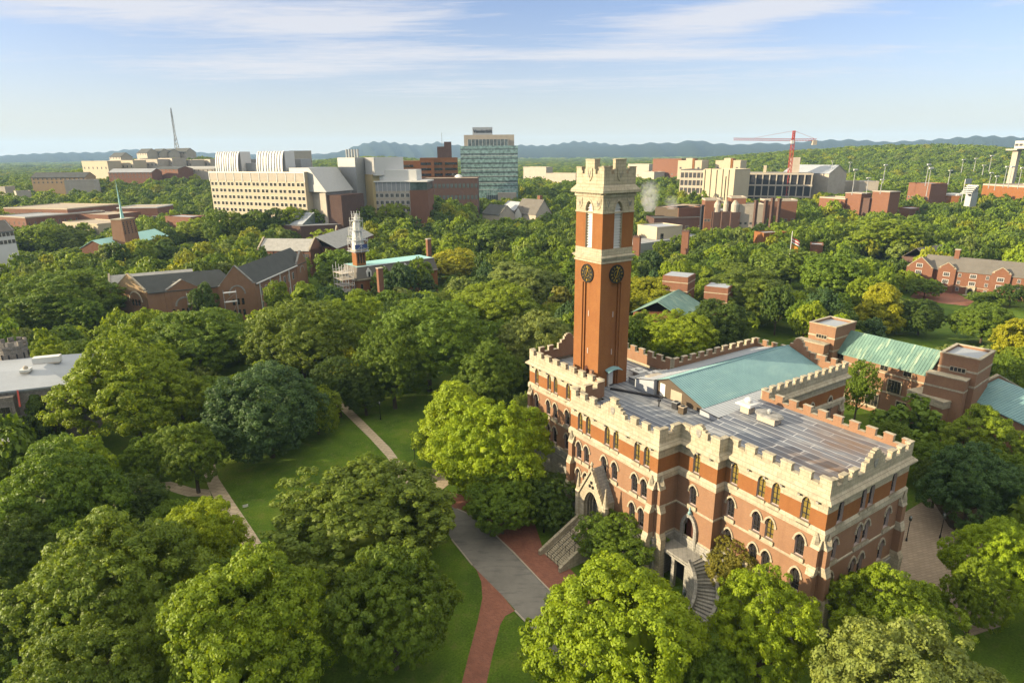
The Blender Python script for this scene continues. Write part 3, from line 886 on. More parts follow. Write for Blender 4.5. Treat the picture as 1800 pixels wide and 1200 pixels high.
for k, (p0, p1) in enumerate(sides):
    d = (Vector(p1) - Vector(p0)).normalized(); n = Vector((d.y, -d.x)); c = Vector(p0) + d * (TW / 2)
    rz = math.atan2(d.y, d.x)
    lv = MB()                                                     # belfry louvres: deep reveal and sloping white slats
    out = [(-LW / 2, 0.0)] + [(x, 6.25 + y) for x, y in arch_pts(LW, 1.4, 'pointed')] + [(LW / 2, 0.0)]
    for i in range(len(out)):
        (x0, z0), (x1, z1) = out[i], out[(i + 1) % len(out)]
        lv.face([(x0, 0, z0), (x0, 0.75, z0), (x1, 0.75, z1), (x1, 0, z1)], 1)
    A = arch_pts(LW - 0.02, 1.4, 'pointed')
    for i in range(16):
        z = 0.05 + i * 0.46
        hw = LW / 2
        if z + 0.3 > 6.25:
            hw = 0.0
            for x, y in A:
                if 6.25 + y >= z + 0.3: hw = max(hw, abs(x))
        if hw < 0.12: continue
        lv.face([(-hw, 0.28, z), (hw, 0.28, z), (hw, 0.66, z + 0.42), (-hw, 0.66, z + 0.42)], 0)
        lv.face([(-hw, 0.30, z - 0.05), (-hw, 0.68, z + 0.36), (hw, 0.68, z + 0.36), (hw, 0.30, z - 0.05)], 0)
    lv.face([(x, 0.74, z) for x, z in reversed(out)], 2)
    for w_, yy in ((LW + 0.5, 0.0),):
        A1, B1 = arch_pts(LW + 0.1, 1.45, 'pointed'), arch_pts(LW + 0.6, 1.75, 'pointed')
        for i in range(len(A1) - 1):
            q = [A1[i], A1[i + 1], B1[i + 1], B1[i]]
            lv.face([(x, -0.1, 6.25 + y) for x, y in q], 1)
            lv.face([(q[3][0], -0.1, 6.25 + q[3][1]), (q[2][0], -0.1, 6.25 + q[2][1]), (q[2][0], 0, 6.25 + q[2][1]), (q[3][0], 0, 6.25 + q[3][1])], 1)
    link('belfry_louvre', lv.mesh('belfry_louvre', [M_WPAINT, M_STONE, M_DARK]), tower_o, (c.x, c.y, 44.65), rz)
    if k in (0, 1, 3):
        ck = MB(); R = 1.5                                        # black dial with gilded markers and hands
        def disc(r0, r1, y0, y1, mi, nseg=36):
            for i in range(nseg):
                a0, a1 = 2 * math.pi * i / nseg, 2 * math.pi * (i + 1) / nseg
                P = lambda r, a, y: (r * math.sin(a), y, r * math.cos(a))
                ck.face([P(r0, a0, y0), P(r0, a1, y0), P(r1, a1, y0), P(r1, a0, y0)][::-1] if r0 > 0 else [P(0, a0, y0), P(r1, a0, y0), P(r1, a1, y0)], mi)
                ck.face([P(r1, a0, y0), P(r1, a0, y1), P(r1, a1, y1), P(r1, a1, y0)], mi)
        disc(0, R, -0.14, 0.05, 0); disc(R - 0.05, R + 0.1, -0.2, 0.05, 0); disc(0.55, 0.6, -0.16, -0.14, 1)
        for i in range(12):
            a = 2 * math.pi * i / 12
            for da in ((-0.075, 0.075) if i % 3 else (-0.1, 0.0, 0.1)):
                ck.bar((0.95 * math.sin(a + da * 0.8), -0.17, 0.95 * math.cos(a + da * 0.8)), (1.33 * math.sin(a + da), -0.17, 1.33 * math.cos(a + da)), 0.075, 0.03, 1)
        link('clock_face', ck.mesh('clock_face', [M_BLACK, M_GOLD]), tower_o, (c.x, c.y, 40.3), rz)
        hd = MB()
        for ang, ln in ((math.radians(18), 1.2), (math.radians(205), 0.85)):
            hd.bar((-0.25 * math.sin(ang), -0.22, -0.25 * math.cos(ang)), (ln * math.sin(ang), -0.22, ln * math.cos(ang)), 0.13, 0.04, 0)
        hd.lathe((0, 0, 0), [(0.02, 0), (0.02, 0.01)], 6)
        link('clock_hands', hd.mesh('clock_hands', [M_GOLD]), tower_o, (c.x, c.y, 40.3), rz)
        sl = MB()
        for z in (24.4 + 2, 33.2):
            sl.box(-0.09, 0.09, 0.42, 0.5, z - 0.5, z + 0.5, 0)
        link('slit_window', sl.mesh('slit_window', [M_PINK]), tower_o, (c.x, c.y, 0), rz)
# doors at the tower foot, with the little copper canopy
td = MB(); td.box(TX1 - 0.45, TX1 - 0.4 + 0.02, 5.85, 6.95, Z_ROOF, Z_ROOF + 2.3); td.box(TX1 - 0.42, TX1 + 0.3, 5.35, 5.55, Z_ROOF, Z_ROOF + 2.2)
td.build('tower_door', M_WPAINT, tower_o)
cy = MB()
N = 8
for k in range(N):
    y0, y1 = 4.7 + 3.2 * k / N, 4.7 + 3.2 * (k + 1) / N
    z0, z1 = 23.2 + 0.4 * math.sin(math.pi * k / N), 23.2 + 0.4 * math.sin(math.pi * (k + 1) / N)
    cy.face([(TX1, y0, z0 + 0.25), (TX1 + 1.1, y0, z0), (TX1 + 1.1, y1, z1), (TX1, y1, z1 + 0.25)], 0)
    cy.face([(TX1, y0, z0 + 0.15), (TX1, y1, z1 + 0.15), (TX1 + 1.1, y1, z1 - 0.1), (TX1 + 1.1, y0, z0 - 0.1)], 0)
    cy.face([(TX1 + 1.1, y0, z0 - 0.1), (TX1 + 1.1, y1, z1 - 0.1), (TX1 + 1.1, y1, z1), (TX1 + 1.1, y0, z0)], 0)
cy.build('door_canopy', M_COPPER, tower_o)
fd = MB(); fd.box(-48.6, -47.5, TY0 + 0.45, TY0 + 0.5, 20.9, 22.9); fd.slab((-48.05, TY0 + 0.44, 22.9), (1, 0, 0), (0, 0, 1), [(-0.55, 0), (0.55, 0), (0.3, 0.5), (0, 0.7), (-0.3, 0.5)], 0.05)
fd.build('arched_door', M_WOOD, tower_o)

# ---- corner buttresses
def buttress(x, y, dx, dy, w=0.95, d=0.95, ztop=Z_ST0 - 0.1):
    b = MB()
    nx, ny = (dx, dy)
    tx, ty = -ny, nx
    stages = [(-0.4, Z_PL, d + 0.35, 1), (Z_PL, 11.0, d, 0), (11.0, 14.6, d * 0.62, 0)]
    def pr(z0, z1, dd, mi, ww=w):
        P = [(x - tx * ww / 2, y - ty * ww / 2), (x + tx * ww / 2, y + ty * ww / 2), (x + tx * ww / 2 + nx * dd, y + ty * ww / 2 + ny * dd), (x - tx * ww / 2 + nx * dd, y - ty * ww / 2 + ny * dd)]
        a = sum(P[i][0] * P[(i + 1) % 4][1] - P[(i + 1) % 4][0] * P[i][1] for i in range(4))
        if a < 0: P = P[::-1]
        b.prism(P, z0, z1, mi)
    def slope(z0, z1, d0, d1, ww=w + 0.1):
        A = [Vector((x - tx * ww / 2, y - ty * ww / 2)), Vector((x + tx * ww / 2, y + ty * ww / 2))]
        N = Vector((nx, ny))
        f = [A[0] + N * d0, A[1] + N * d0]; g = [A[0] + N * d1, A[1] + N * d1]
        q = [(f[0].x, f[0].y, z0), (f[1].x, f[1].y, z0), (g[1].x, g[1].y, z1), (g[0].x, g[0].y, z1)]
        b.face(q, 1); b.face([q[0], q[3], (A[0].x, A[0].y, z1), (A[0].x, A[0].y, z0)], 1); b.face([q[1], (A[1].x, A[1].y, z0), (A[1].x, A[1].y, z1), q[2]], 1)
        b.face([q[3], q[2], (A[1].x, A[1].y, z1), (A[0].x, A[0].y, z1)], 1)
    for z0, z1, dd, mi in stages: pr(z0, z1, dd, mi)
    slope(Z_PL, Z_PL + 0.9, d + 0.36, d)
    slope(11.0, 12.2, d + 0.05, d * 0.62)
    slope(14.6, 16.0, d * 0.66, 0.1, w + 0.25)
    # small stone gablet
    c = Vector((x, y)) + Vector((nx, ny)) * (d * 0.4)
    b.lathe((c.x, c.y, 15.2), [(0.38, 0), (0.33, 0.6), (0.1, 1.35), (0.02, 1.5)], 4, 1)
    b.build('buttress', [M_BRICK, M_STONE], hall)
for x, y, dx, dy in [(-0.62, 0, 0, -1), (0, 0.62, 1, 0), (0, W - 0.62, 1, 0), (-21.6, -6.07, 0, -1), (-20.93, -5.4, 1, 0),
                     (-39.6, -6.07, 0, -1), (-60.9, 0.5, 0, -1), (-22.4, 42.3, 1, 0), (-22.4, 30.2, 1, 0)]:
    buttress(x, y, dx, dy)

# ---- gothic entrance porch and its flight of steps
po = MB()
PX, PY0, PY1, PZ = -32.0, -6.07, -8.4, 3.6
HWP = 2.75
# front slab with a pointed opening: built from two jamb-and-gable halves
A = arch_pts(3.5, 2.6, 'pointed', 8); SPR = PZ + 3.4
left = [(-HWP, PZ - 3.6), (-1.75, PZ - 3.6), (-1.75, SPR)] + [(x, SPR + y) for x, y in A[1:9]] + [(0, 13.4), (-HWP, 8.6)]
right = [(1.75, PZ - 3.6), (HWP, PZ - 3.6), (HWP, 8.6), (0, 13.4)] + [(x, SPR + y) for x, y in A[8:-1]] + [(1.75, SPR)]
po.slab((PX, PY1, 0), (1, 0, 0), (0, 0, 1), left, 0.55, 0)
po.slab((PX, PY1, 0), (1, 0, 0), (0, 0, 1), right, 0.55, 0)
for sx in (-1, 1):                                               # porch roof slopes, side walls and pinnacles
    po.slab((PX + sx * HWP, PY1 + 0.5, 8.6), (0, 1, 0), (-sx * 0.497, 0, 0.868), [(0, 0), (1.85, 0), (1.85, 5.5), (0, 5.5)] if sx < 0 else [(0, 0), (0, 5.5), (1.85, 5.5), (1.85, 0)], 0.25, 1)
    xs = sorted((PX + sx * HWP, PX + sx * (HWP - 0.5)))
    po.box(xs[0], xs[1], PY1 + 0.55, PY0, 0, 8.6, 0)
    c = (PX + sx * (HWP + 0.45), PY1 + 0.1, 0)
    po.lathe(c, [(0.62, 0), (0.62, 4.2), (0.5, 4.5), (0.5, 8.3), (0.6, 8.5), (0.42, 8.8), (0.1, 11.2), (0.18, 11.3), (0.02, 11.7)], 8, 0)
    po.bar((PX + sx * (HWP + 0.2), PY1 - 0.1, 8.4), (PX, PY1 - 0.1, 13.6), 0.35, 0.3, 0)
    for j in range(6):                                           # crockets
        t = (j + 0.7) / 6.5
        po.box(PX + sx * (HWP + 0.2) * (1 - t) - 0.14, PX + sx * (HWP + 0.2) * (1 - t) + 0.14, PY1 - 0.3, PY1 - 0.05, 8.4 + 5.2 * t + 0.1, 8.4 + 5.2 * t + 0.42, 0)
po.lathe((PX, PY1 - 0.05, 13.4), [(0.2, 0), (0.24, 0.4), (0.12, 0.7), (0.3, 1.0), (0.02, 1.5)], 6, 0)
for r in range(3):                                               # receding arch orders with shafts
    w = 3.3 - 0.45 * r; y = PY1 + 0.6 + 0.4 * r
    AA = arch_pts(w, 2.5 - 0.2 * r, 'pointed', 8)
    for (x0, z0), (x1, z1) in zip(AA, AA[1:]):
        po.bar((PX + x0, y, SPR + z0), (PX + x1, y, SPR + z1), 0.2, 0.24, 0)
    for sx in (-1, 1): po.lathe((PX + sx * w / 2, y, PZ), [(0.13, 0), (0.1, 0.2), (0.1, 3.2), (0.16, 3.4)], 8, 0)
po.box(PX - 0.8, PX + 0.8, PY1 - 0.06, PY1 - 0.02, 10.0, 10.02, 1)
for x, z in ((-0.35, 10.6), (0.35, 10.6), (0, 11.3)):             # trefoil piercing in the gable
    po.lathe((PX + x, PY1 - 0.04, z), [(0.22, -0.2), (0.22, 0.2)], 8, 2)
po.box(PX - HWP, PX + HWP, PY1 - 0.6, PY0, PZ - 3.6, PZ - 0.01, 0)
porch = po.build('entrance_porch', [M_STONE, M_STONE_G, M_DARK], hall)
dm = MB(); dm.box(PX - 1.2, PX + 1.2, PY0 - 0.12, PY0 - 0.05, PZ, PZ + 3.2); dm.slab((PX, PY0 - 0.12, PZ + 3.2), (1, 0, 0), (0, 0, 1), [(x, y) for x, y in arch_pts(2.4, 1.7, 'pointed')][::-1], 0.07)
dm.build('porch_door', M_WOOD, porch)

ND = 22
sx0, sx1, sy0 = -34.7, -29.4, PY1 - 0.6
stp = MB()
run, rise = 0.315, PZ / (ND + 0)
for k in range(ND):
    stp.box(sx0 + 0.35, sx1 - 0.35, sy0 - run * (k + 1), sy0 - run * k - (0.0), -0.3, PZ - rise * (k + 1) + rise * 0.0 + 0.0, 0)
for xa, xb in ((sx0 - 0.15, sx0 + 0.33), (sx1 - 0.33, sx1 + 0.15)):
    n = 1
    ya, yb = sy0, sy0 - run * ND - 0.5
    za, zb = PZ + 0.75, 0.75
    i = len(stp.v)
    stp.v.extend([(xa, ya, -0.3), (xb, ya, -0.3), (xb, yb, -0.3), (xa, yb, -0.3), (xa, ya, za), (xb, ya, za), (xb, yb, zb), (xa, yb, zb)])
    for q in ((4, 7, 6, 5), (0, 4, 5, 1), (1, 5, 6, 2), (2, 6, 7, 3), (3, 7, 4, 0)):
        stp.f.append(tuple(i + j for j in q)); stp.m.append(0)
steps = stp.build('entrance_steps', M_STONE, hall)
for xr in (-33.3, -32.35, -31.6, -30.7):
    hr = MB()
    for t in (0.02, 0.34, 0.66, 0.98):
        y = sy0 - run * ND * t; z = PZ * (1 - t)
        hr.bar((xr, y, z), (xr, y, z + 0.95), 0.05)
    hr.bar((xr, sy0, PZ + 0.95), (xr, sy0 - run * ND, 0.95), 0.06)
    hr.build('handrail', M_BLACK, steps)

# ---- side porch with curving steps
sp = MB()
DX, DY = -14.32 - 3.76, -1.78
# door surround (real opening cut in the middle front at s = 2.85 -> x = -18.08)
AO, BO = arch_pts(1.9, 1.6, 'pointed', 7), arch_pts(2.9, 2.2, 'pointed', 7)
for k in range(len(AO) - 1):
    q = [AO[k], AO[k + 1], BO[k + 1], BO[k]]
    sp.face([(DX + x, DY - 0.4, 8.6 + y) for x, y in q], 0)
    sp.face([(DX + q[3][0], DY - 0.4, 8.6 + q[3][1]), (DX + q[2][0], DY - 0.4, 8.6 + q[2][1]), (DX + q[2][0], DY, 8.6 + q[2][1]), (DX + q[3][0], DY, 8.6 + q[3][1])], 0)
    sp.face([(DX + q[1][0], DY - 0.4, 8.6 + q[1][1]), (DX + q[0][0], DY - 0.4, 8.6 + q[0][1]), (DX + q[0][0], DY + 0.5, 8.6 + q[0][1]), (DX + q[1][0], DY + 0.5, 8.6 + q[1][1])], 0)
for s in (-1, 1):
    a, b = sorted((DX + s * 0.95, DX + s * 1.45))
    sp.box(a, b, DY - 0.4, DY + 0.02, 5.4, 8.6, 0)
    for j in range(3): sp.lathe((DX + s * (0.98 + 0.13 * j), DY - 0.1 - 0.14 * j, 5.4), [(0.08, 0), (0.08, 3.2)], 6, 0)
sp.lathe((DX, DY - 0.3, 10.7), [(0.24, 0), (0.3, 0.3), (0.12, 0.6), (0.2, 0.8), (0.03, 1.2)], 6, 1)
# platform on pillars
sp.box(-20.5, -15.2, -5.0, -2.06, 4.75, 5.4, 0)
for j in range(22):
    x = -20.4 + 0.24 * j
    sp.box(x, x + 0.12, -5.12, -4.98, 5.05, 5.2, 0)
for x in (-20.2, -18.0, -15.6):
    sp.box(x - 0.28, x + 0.28, -4.95, -4.4, -0.3, 4.75, 0)
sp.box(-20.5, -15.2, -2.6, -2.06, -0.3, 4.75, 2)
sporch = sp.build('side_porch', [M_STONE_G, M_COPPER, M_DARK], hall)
dd = MB(); dd.box(DX - 0.95, DX + 0.95, DY + 0.4, DY + 0.46, 5.4, 8.6); dd.slab((DX, DY + 0.4, 8.6), (1, 0, 0), (0, 0, 1), [(x, y) for x, y in AO][::-1], 0.06)
dd.build('side_door', M_WOOD, sporch)
cs = MB()                                                        # quarter-turn stair around a centre in front of the porch
CX, CY, RI, RO = -15.2, -8.0, 3.3, 5.7
NS = 20
def P2(r, t): return (CX + r * math.cos(t), CY + r * math.sin(t))
T0, T1 = math.radians(90), math.radians(-12)
for k in range(NS):
    t0, t1 = T0 + (T1 - T0) * k / NS, T0 + (T1 - T0) * (k + 1) / NS
    z = 5.4 * (1 - (k + 0.5) / NS)
    cs.prism([P2(RI, t1), P2(RO, t1), P2(RO, t0), P2(RI, t0)], -0.3, z, 0)
for ra, rb in ((RI - 0.45, RI - 0.01), (RO + 0.01, RO + 0.45)):
    for k in range(NS * 2):
        t0, t1 = T0 + (T1 - T0) * k / (NS * 2), T0 + (T1 - T0) * (k + 1) / (NS * 2)
        z0, z1 = 5.4 * (1 - k / (NS * 2)) + 0.75, 5.4 * (1 - (k + 1) / (NS * 2)) + 0.75
        c = [P2(ra, t0), P2(rb, t0), P2(rb, t1), P2(ra, t1)]
        i = len(cs.v)
        cs.v.extend([(*p, -0.3) for p in c]); cs.v.extend([(*c[0], z0), (*c[1], z0), (*c[2], z1), (*c[3], z1)])
        for q in ((4, 5, 6, 7), (4, 0, 1, 5), (7, 6, 2, 3), (5, 1, 2, 6), (4, 7, 3, 0)):
            cs.f.append(tuple(i + j for j in q)); cs.m.append(0)
cs.build('curved_steps', M_STONE_G, hall)

# ---- things standing on the roof
def roof_thing(name, label, cat, a, b, z, rz=0.0, group=None):
    p = hall_xy(a, b)
    return thing(name, label, cat, (p.x, p.y, z), -PSI + rz, group)
def mush(m, w, d, h, over, mi0=0, mi1=1):
    m.box(-w / 2, w / 2, -d / 2, d / 2, 0, h, mi0); m.box(-w / 2 - over, w / 2 + over, -d / 2 - over, d / 2 + over, h, h + 0.25, mi1)
t = roof_thing('roof_ventilator', 'big oval stained roof ventilator hood on the right part of the hall roof', 'vent', 17.2, 12.8, 21.6)
m = MB(); m.box(-1.5, 1.5, -0.8, 0.8, 0, 0.95); m.build('vent_base', M_CONC, t)
m = MB()
ov = [(2.2 * math.cos(a), 1.4 * math.sin(a)) for a in [2 * math.pi * k / 28 + 0.01 for k in range(28)]]
m.prism(ov, 1.0, 1.22); m.prism([(x * 0.9, y * 0.9) for x, y in ov], 1.22, 1.32)
m.build('vent_hood', M_HOOD, t)
m = MB(); m.lathe((0, 0, 1.3), [(0.3, 0), (0.3, 0.35), (0.45, 0.4), (0.2, 0.7)], 10); m.build('vent_cap', M_STEEL, t)
t = roof_thing('roof_ventilator', 'square white roof ventilator with a domed cap by the copper roof apron', 'vent', 21.2, 13.2, 21.63)
m = MB(); m.box(-0.75, 0.75, -0.75, 0.75, 0, 1.3); m.build('vent_base', M_CONC, t)
m = MB(); m.box(-1.35, 1.35, -1.35, 1.35, 1.3, 1.5); m.prism([(-1.2, -1.2), (1.2, -1.2), (1.2, 1.2), (-1.2, 1.2)], 1.5, 1.62); m.build('vent_hood', M_WHITE, t)
m = MB(); m.lathe((0, 0, 1.6), [(0.45, 0), (0.5, 0.15), (0.62, 0.3), (0.6, 0.5), (0.35, 0.75), (0.05, 0.85)], 12); m.build('vent_cap', M_WPAINT, t)
for a, b, lab in ((30.4, 7.6, 'grey air conditioner next to the brown gable on the hall roof'), (28.5, 7.0, 'tan topped air conditioner in front of its grey neighbour on the hall roof')):
    t = roof_thing('air_conditioner', lab, 'air conditioner', a, b, Z_ROOF, 0.1, 'air conditioners on the hall roof')
    m = MB(); m.box(-0.5, 0.5, -0.5, 0.5, 0.1, 1.15, 0); m.box(-0.54, 0.54, -0.54, 0.54, 1.15, 1.25, 1); m.build('housing', [M_DARK if b > 7.3 else M_BROWN, M_STEEL if b > 7.3 else M_ROOFT], t)
    m = MB(); m.lathe((0, 0, 1.25), [(0.36, 0), (0.36, 0.05), (0.05, 0.09)], 12); m.build('fan_grille', M_BLACK, t)
t = roof_thing('vent_pipe', 'small dark vent pipe with a cowl on the open hall roof', 'pipe', 32.6, 6.0, Z_ROOF)
m = MB(); m.lathe((0, 0, 0), [(0.1, 0), (0.1, 0.9)], 8); m.bar((-0.25, 0, 1.0), (0.3, 0, 1.15), 0.28, 0.28); m.build('cowl', M_BLACK, t)
t = roof_thing('roof_equipment', 'pale rooftop air handler sitting on the left slope of the copper roof', 'air handler', 39.3, 12.2, Z_ROOF + 1.0)
m = MB(); m.box(-1.2, 1.2, -1.5, 1.5, 0.2, 1.0, 0); m.box(-1.25, 1.25, -1.55, 1.55, 1.0, 1.1, 0); m.box(-0.8, 0.8, -1.56, -1.5, 0.3, 0.9, 1); m.build('housing', [M_CONC, M_BROWN], t)
m = MB(); m.box(-1.0, -0.8, -1.2, 1.2, 0, 0.2, 0); m.box(0.8, 1.0, -1.2, 1.2, 0, 0.2, 0); m.build('skid', M_DARK, t)
for a, b, lab in ((45.6, 14.2, 'white low vent hood on the roof just right of the tower'), (42.6, 15.6, 'white square vent hood with a small cap behind the tower'), (41.9, 17.6, 'white vent hood by the rear battlements behind the tower')):
    t = roof_thing('roof_ventilator', lab, 'vent', a, b, Z_ROOF, 0, 'white vent hoods behind the tower')
    m = MB(); m.box(-0.8, 0.8, -0.7, 0.7, 0, 0.7, 0); m.build('vent_base', M_CONC, t)
    m = MB(); m.box(-1.3, 1.3, -1.2, 1.2, 0.7, 0.95, 0); m.box(-0.5, 0.5, -0.5, 0.5, 0.95, 1.25, 0); m.build('vent_hood', M_WPAINT, t)
# ------------------------------------------------------------------ terrain
def smooth(t):
    t = np.clip(t, 0, 1); return t * t * (3 - 2 * t)
def terrain(x, y):
    x = np.asarray(x, float); y = np.asarray(y, float)
    d = np.hypot(x, y)
    az = np.degrees(np.arctan2(x, y))
    h = 9.0 * smooth((d - 520) / 300) + 14 * smooth((d - 385) / 85) * np.exp(-((az + 13) / 9.5) ** 4) * np.exp(-((d - 480) / 400) ** 2) + 11 * smooth((d - 500) / 90) * np.exp(-((az - 20) / 10.0) ** 2) * np.exp(-((d - 600) / 400) ** 2)
    # wooded ridge on the right and the campus hill on the left
    h = h + 42 * smooth((d - 900) / 650) * np.exp(-((az - 33.5) / 10.5) ** 2) * np.exp(-((d - 1650) / 900) ** 2)
    h = h + 20 * smooth((d - 800) / 500) * np.exp(-((az - 21) / 9.0) ** 2) * np.exp(-((d - 1700) / 900) ** 2)
    h = h + 36 * smooth((d - 650) / 450) * np.exp(-((az + 27) / 7.5) ** 2) * np.exp(-((d - 1200) / 420) ** 2)
    h = h + 30 * smooth((d - 900) / 700) * np.exp(-((az + 12) / 7.0) ** 2) * np.exp(-((d - 1900) / 700) ** 2)
    return h
def tz(x, y): return float(terrain(x, y))
_rad = np.concatenate([np.linspace(0, 320, 20), np.linspace(340, 900, 26), np.linspace(930, 2800, 50), np.geomspace(2900, 11500, 24)])
_azs = np.radians(np.concatenate([np.linspace(-62, 62, 150), np.linspace(66, 294, 40)]))
gv, gf = [], []
na, nr = len(_azs), len(_rad)
for r in _rad:
    xs, ys = r * np.sin(_azs), r * np.cos(_azs)
    gv.extend(zip(xs.tolist(), ys.tolist(), terrain(xs, ys).tolist()))
for i in range(nr - 1):
    for j in range(na):
        k = (j + 1) % na
        gf.append((i * na + j, i * na + k, (i + 1) * na + k, (i + 1) * na + j))
me = bpy.data.meshes.new('ground'); me.from_pydata(gv, [], gf); me.materials.append(M_GROUND)
struct(link('ground', me))

# distant hills: long rounded ridges
def ridge(pts, dist, width, name='hills'):
    """pts: picture positions of the crest; the ridge gets a front slope, crest and back slope"""
    us = np.linspace(pts[0][0], pts[-1][0], 150)
    vs = np.interp(us, [p[0] for p in pts], [p[1] for p in pts])
    rs = np.random.default_rng(int(dist))
    wob = np.zeros(150)
    for f, a in ((5, 1.0), (13, 0.55), (31, 0.18)):
        wob += a * np.sin(np.linspace(0, f * 2.1, 150) + rs.random() * 6)
    rows = []
    prof = [(-1.0, -0.05), (-0.7, 0.30), (-0.45, 0.58), (-0.22, 0.84), (0, 1.0), (0.35, 0.85), (1.0, 0.0)]
    mb = MB()
    crest = []
    for u, v, w in zip(us, vs, wob):
        P = at_dist(u, v - 0.28 * w, dist + 120 * w); crest.append(P)
    for off, hh in prof:
        row = []
        for k, P in enumerate(crest):
            r = math.hypot(P.x, P.y); s = 1 + off * width / r * (1 + 0.12 * math.sin(k * 0.7 + off * 5))
            row.append((P.x * s, P.y * s, max(0, P.z) * hh * (1 + 0.05 * math.sin(k * 1.3 + off * 9))))
        rows.append(row)
    n = len(crest)
    for row in rows: mb.v.extend(row)
    for i in range(len(rows) - 1):
        for k in range(n - 1):
            mb.f.append((i * n + k, i * n + k + 1, (i + 1) * n + k + 1, (i + 1) * n + k)); mb.m.append(0)
    o = mb.build(name, M_HILL)
    for p in o.data.polygons: p.use_smooth = True
    return struct(o)
ridge([(560, 272), (600, 266), (625, 257), (650, 250), (675, 249), (700, 252), (735, 256), (770, 250), (800, 255), (830, 258), (870, 256), (920, 255), (960, 256), (1010, 249), (1050, 251), (1085, 255), (1130, 257)], 7200, 2200)
ridge([(880, 262), (960, 258), (1100, 255), (1150, 251), (1185, 252), (1220, 246), (1255, 252), (1300, 254), (1345, 251), (1380, 253), (1430, 247), (1500, 246), (1560, 250), (1640, 246), (1690, 242), (1725, 239), (1800, 241), (1860, 246)], 6400, 2200)
ridge([(-60, 274), (0, 274), (60, 270), (110, 268), (180, 268), (215, 264), (232, 262), (250, 265), (285, 264), (330, 267), (400, 271), (470, 272), (560, 270), (640, 270)], 8200, 2400)

# ------------------------------------------------------------------ roads and paths, each a sheet 4 mm above the one below
def sheet(name, px, mat, lift, z=0.0):
    mb = MB(); pts = [at(u, v, 0) for u, v in px]
    a = sum(p.x * q.y - q.x * p.y for p, q in zip(pts, pts[1:] + pts[:1]))
    if a < 0: pts = pts[::-1]
    mb.face([(p.x, p.y, lift) for p in pts])
    o = mb.build(name, mat)
    return struct(o)
def rib(name, line, w, mat, lift):
    """a path of given width along picture positions"""
    P = [at(u, v, 0) for u, v in line]; mb = MB(); L, R = [], []
    for k, p in enumerate(P):
        d = (P[min(k + 1, len(P) - 1)] - P[max(k - 1, 0)]).normalized(); n = Vector((-d.y, d.x)) * (w / 2)
        L.append(p + n); R.append(p - n)
    for k in range(len(P) - 1):
        mb.face([(R[k].x, R[k].y, lift), (R[k + 1].x, R[k + 1].y, lift), (L[k + 1].x, L[k + 1].y, lift), (L[k].x, L[k].y, lift)])
    return struct(mb.build(name, mat))
sheet('brick_plaza', [(735, 850), (770, 862), (830, 872), (900, 880), (935, 905), (957, 971), (1002, 999), (1060, 1060), (1120, 1120), (1010, 1082), (951, 1022), (902, 970), (848, 919), (803, 894), (770, 893), (740, 880)], M_PAVE, 0.006)
sheet('road', [(790, 889), (803, 894), (824, 903), (848, 919), (902, 970), (951, 1022), (1010, 1082), (1080, 1160), (1000, 1180), (936, 1105), (884, 1047), (830, 993), (794, 948), (775, 915), (770, 893)], M_ASPHALT, 0.012)
sheet('brick_path', [(826, 988), (840, 1003), (884, 1047), (905, 1073), (888, 1082), (879, 1098), (866, 1150), (852, 1215), (808, 1215), (824, 1150), (840, 1090), (848, 1050), (846, 1022), (838, 1002)], M_PAVE, 0.016)
sheet('concrete_path', [(560, 688), (576, 697), (604, 725), (650, 770), (680, 803), (693, 823), (698, 838), (690, 850), (740, 880), (775, 862), (790, 850), (780, 824), (735, 824), (715, 821), (700, 806), (686, 787), (640, 741), (612, 714), (594, 700), (575, 684)], M_WALK, 0.02)
sheet('concrete_path', [(330, 740), (352, 744), (374, 800), (384, 840), (410, 880), (442, 927), (480, 985), (440, 990), (405, 922), (386, 895), (368, 860), (352, 815)], M_WALK, 0.02)
sheet('concrete_path', [(180, 905), (215, 872), (260, 850), (300, 846), (340, 858), (368, 860), (372, 872), (330, 872), (290, 860), (250, 872), (222, 890)], M_WALK, 0.024)
sheet('paved_plaza', [(1590, 900), (1640, 870), (1668, 880), (1705, 935), (1790, 1000), (1760, 1100), (1700, 1120), (1650, 1030), (1570, 1010), (1560, 985)], M_TERR, 0.008)
sheet('mulch_bed', [(1640, 880), (1720, 890), (1760, 960), (1705, 950), (1668, 925)], M_MULCH, 0.012)
sheet('brick_plaza', [(1610, 512), (1680, 515), (1712, 530), (1700, 538), (1640, 531), (1600, 522)], M_PAVE, 0.008)
# kerb along the road
def kerb(px):
    P = [at(u, v, 0) for u, v in px]; mb = MB()
    for a, b in zip(P, P[1:]):
        d = (b - a).normalized(); n = Vector((-d.y, d.x)) * 0.11
        mb.prism([(q.x, q.y) for q in (a - n, b - n, b + n, a + n)], -0.02, 0.12)
    struct(mb.build('kerb', M_CONC))
kerb([(803, 894), (824, 903), (848, 919), (902, 970), (951, 1022), (1010, 1082)])
kerb([(794, 948), (830, 993)]); kerb([(905, 1073), (936, 1105), (1000, 1180)])
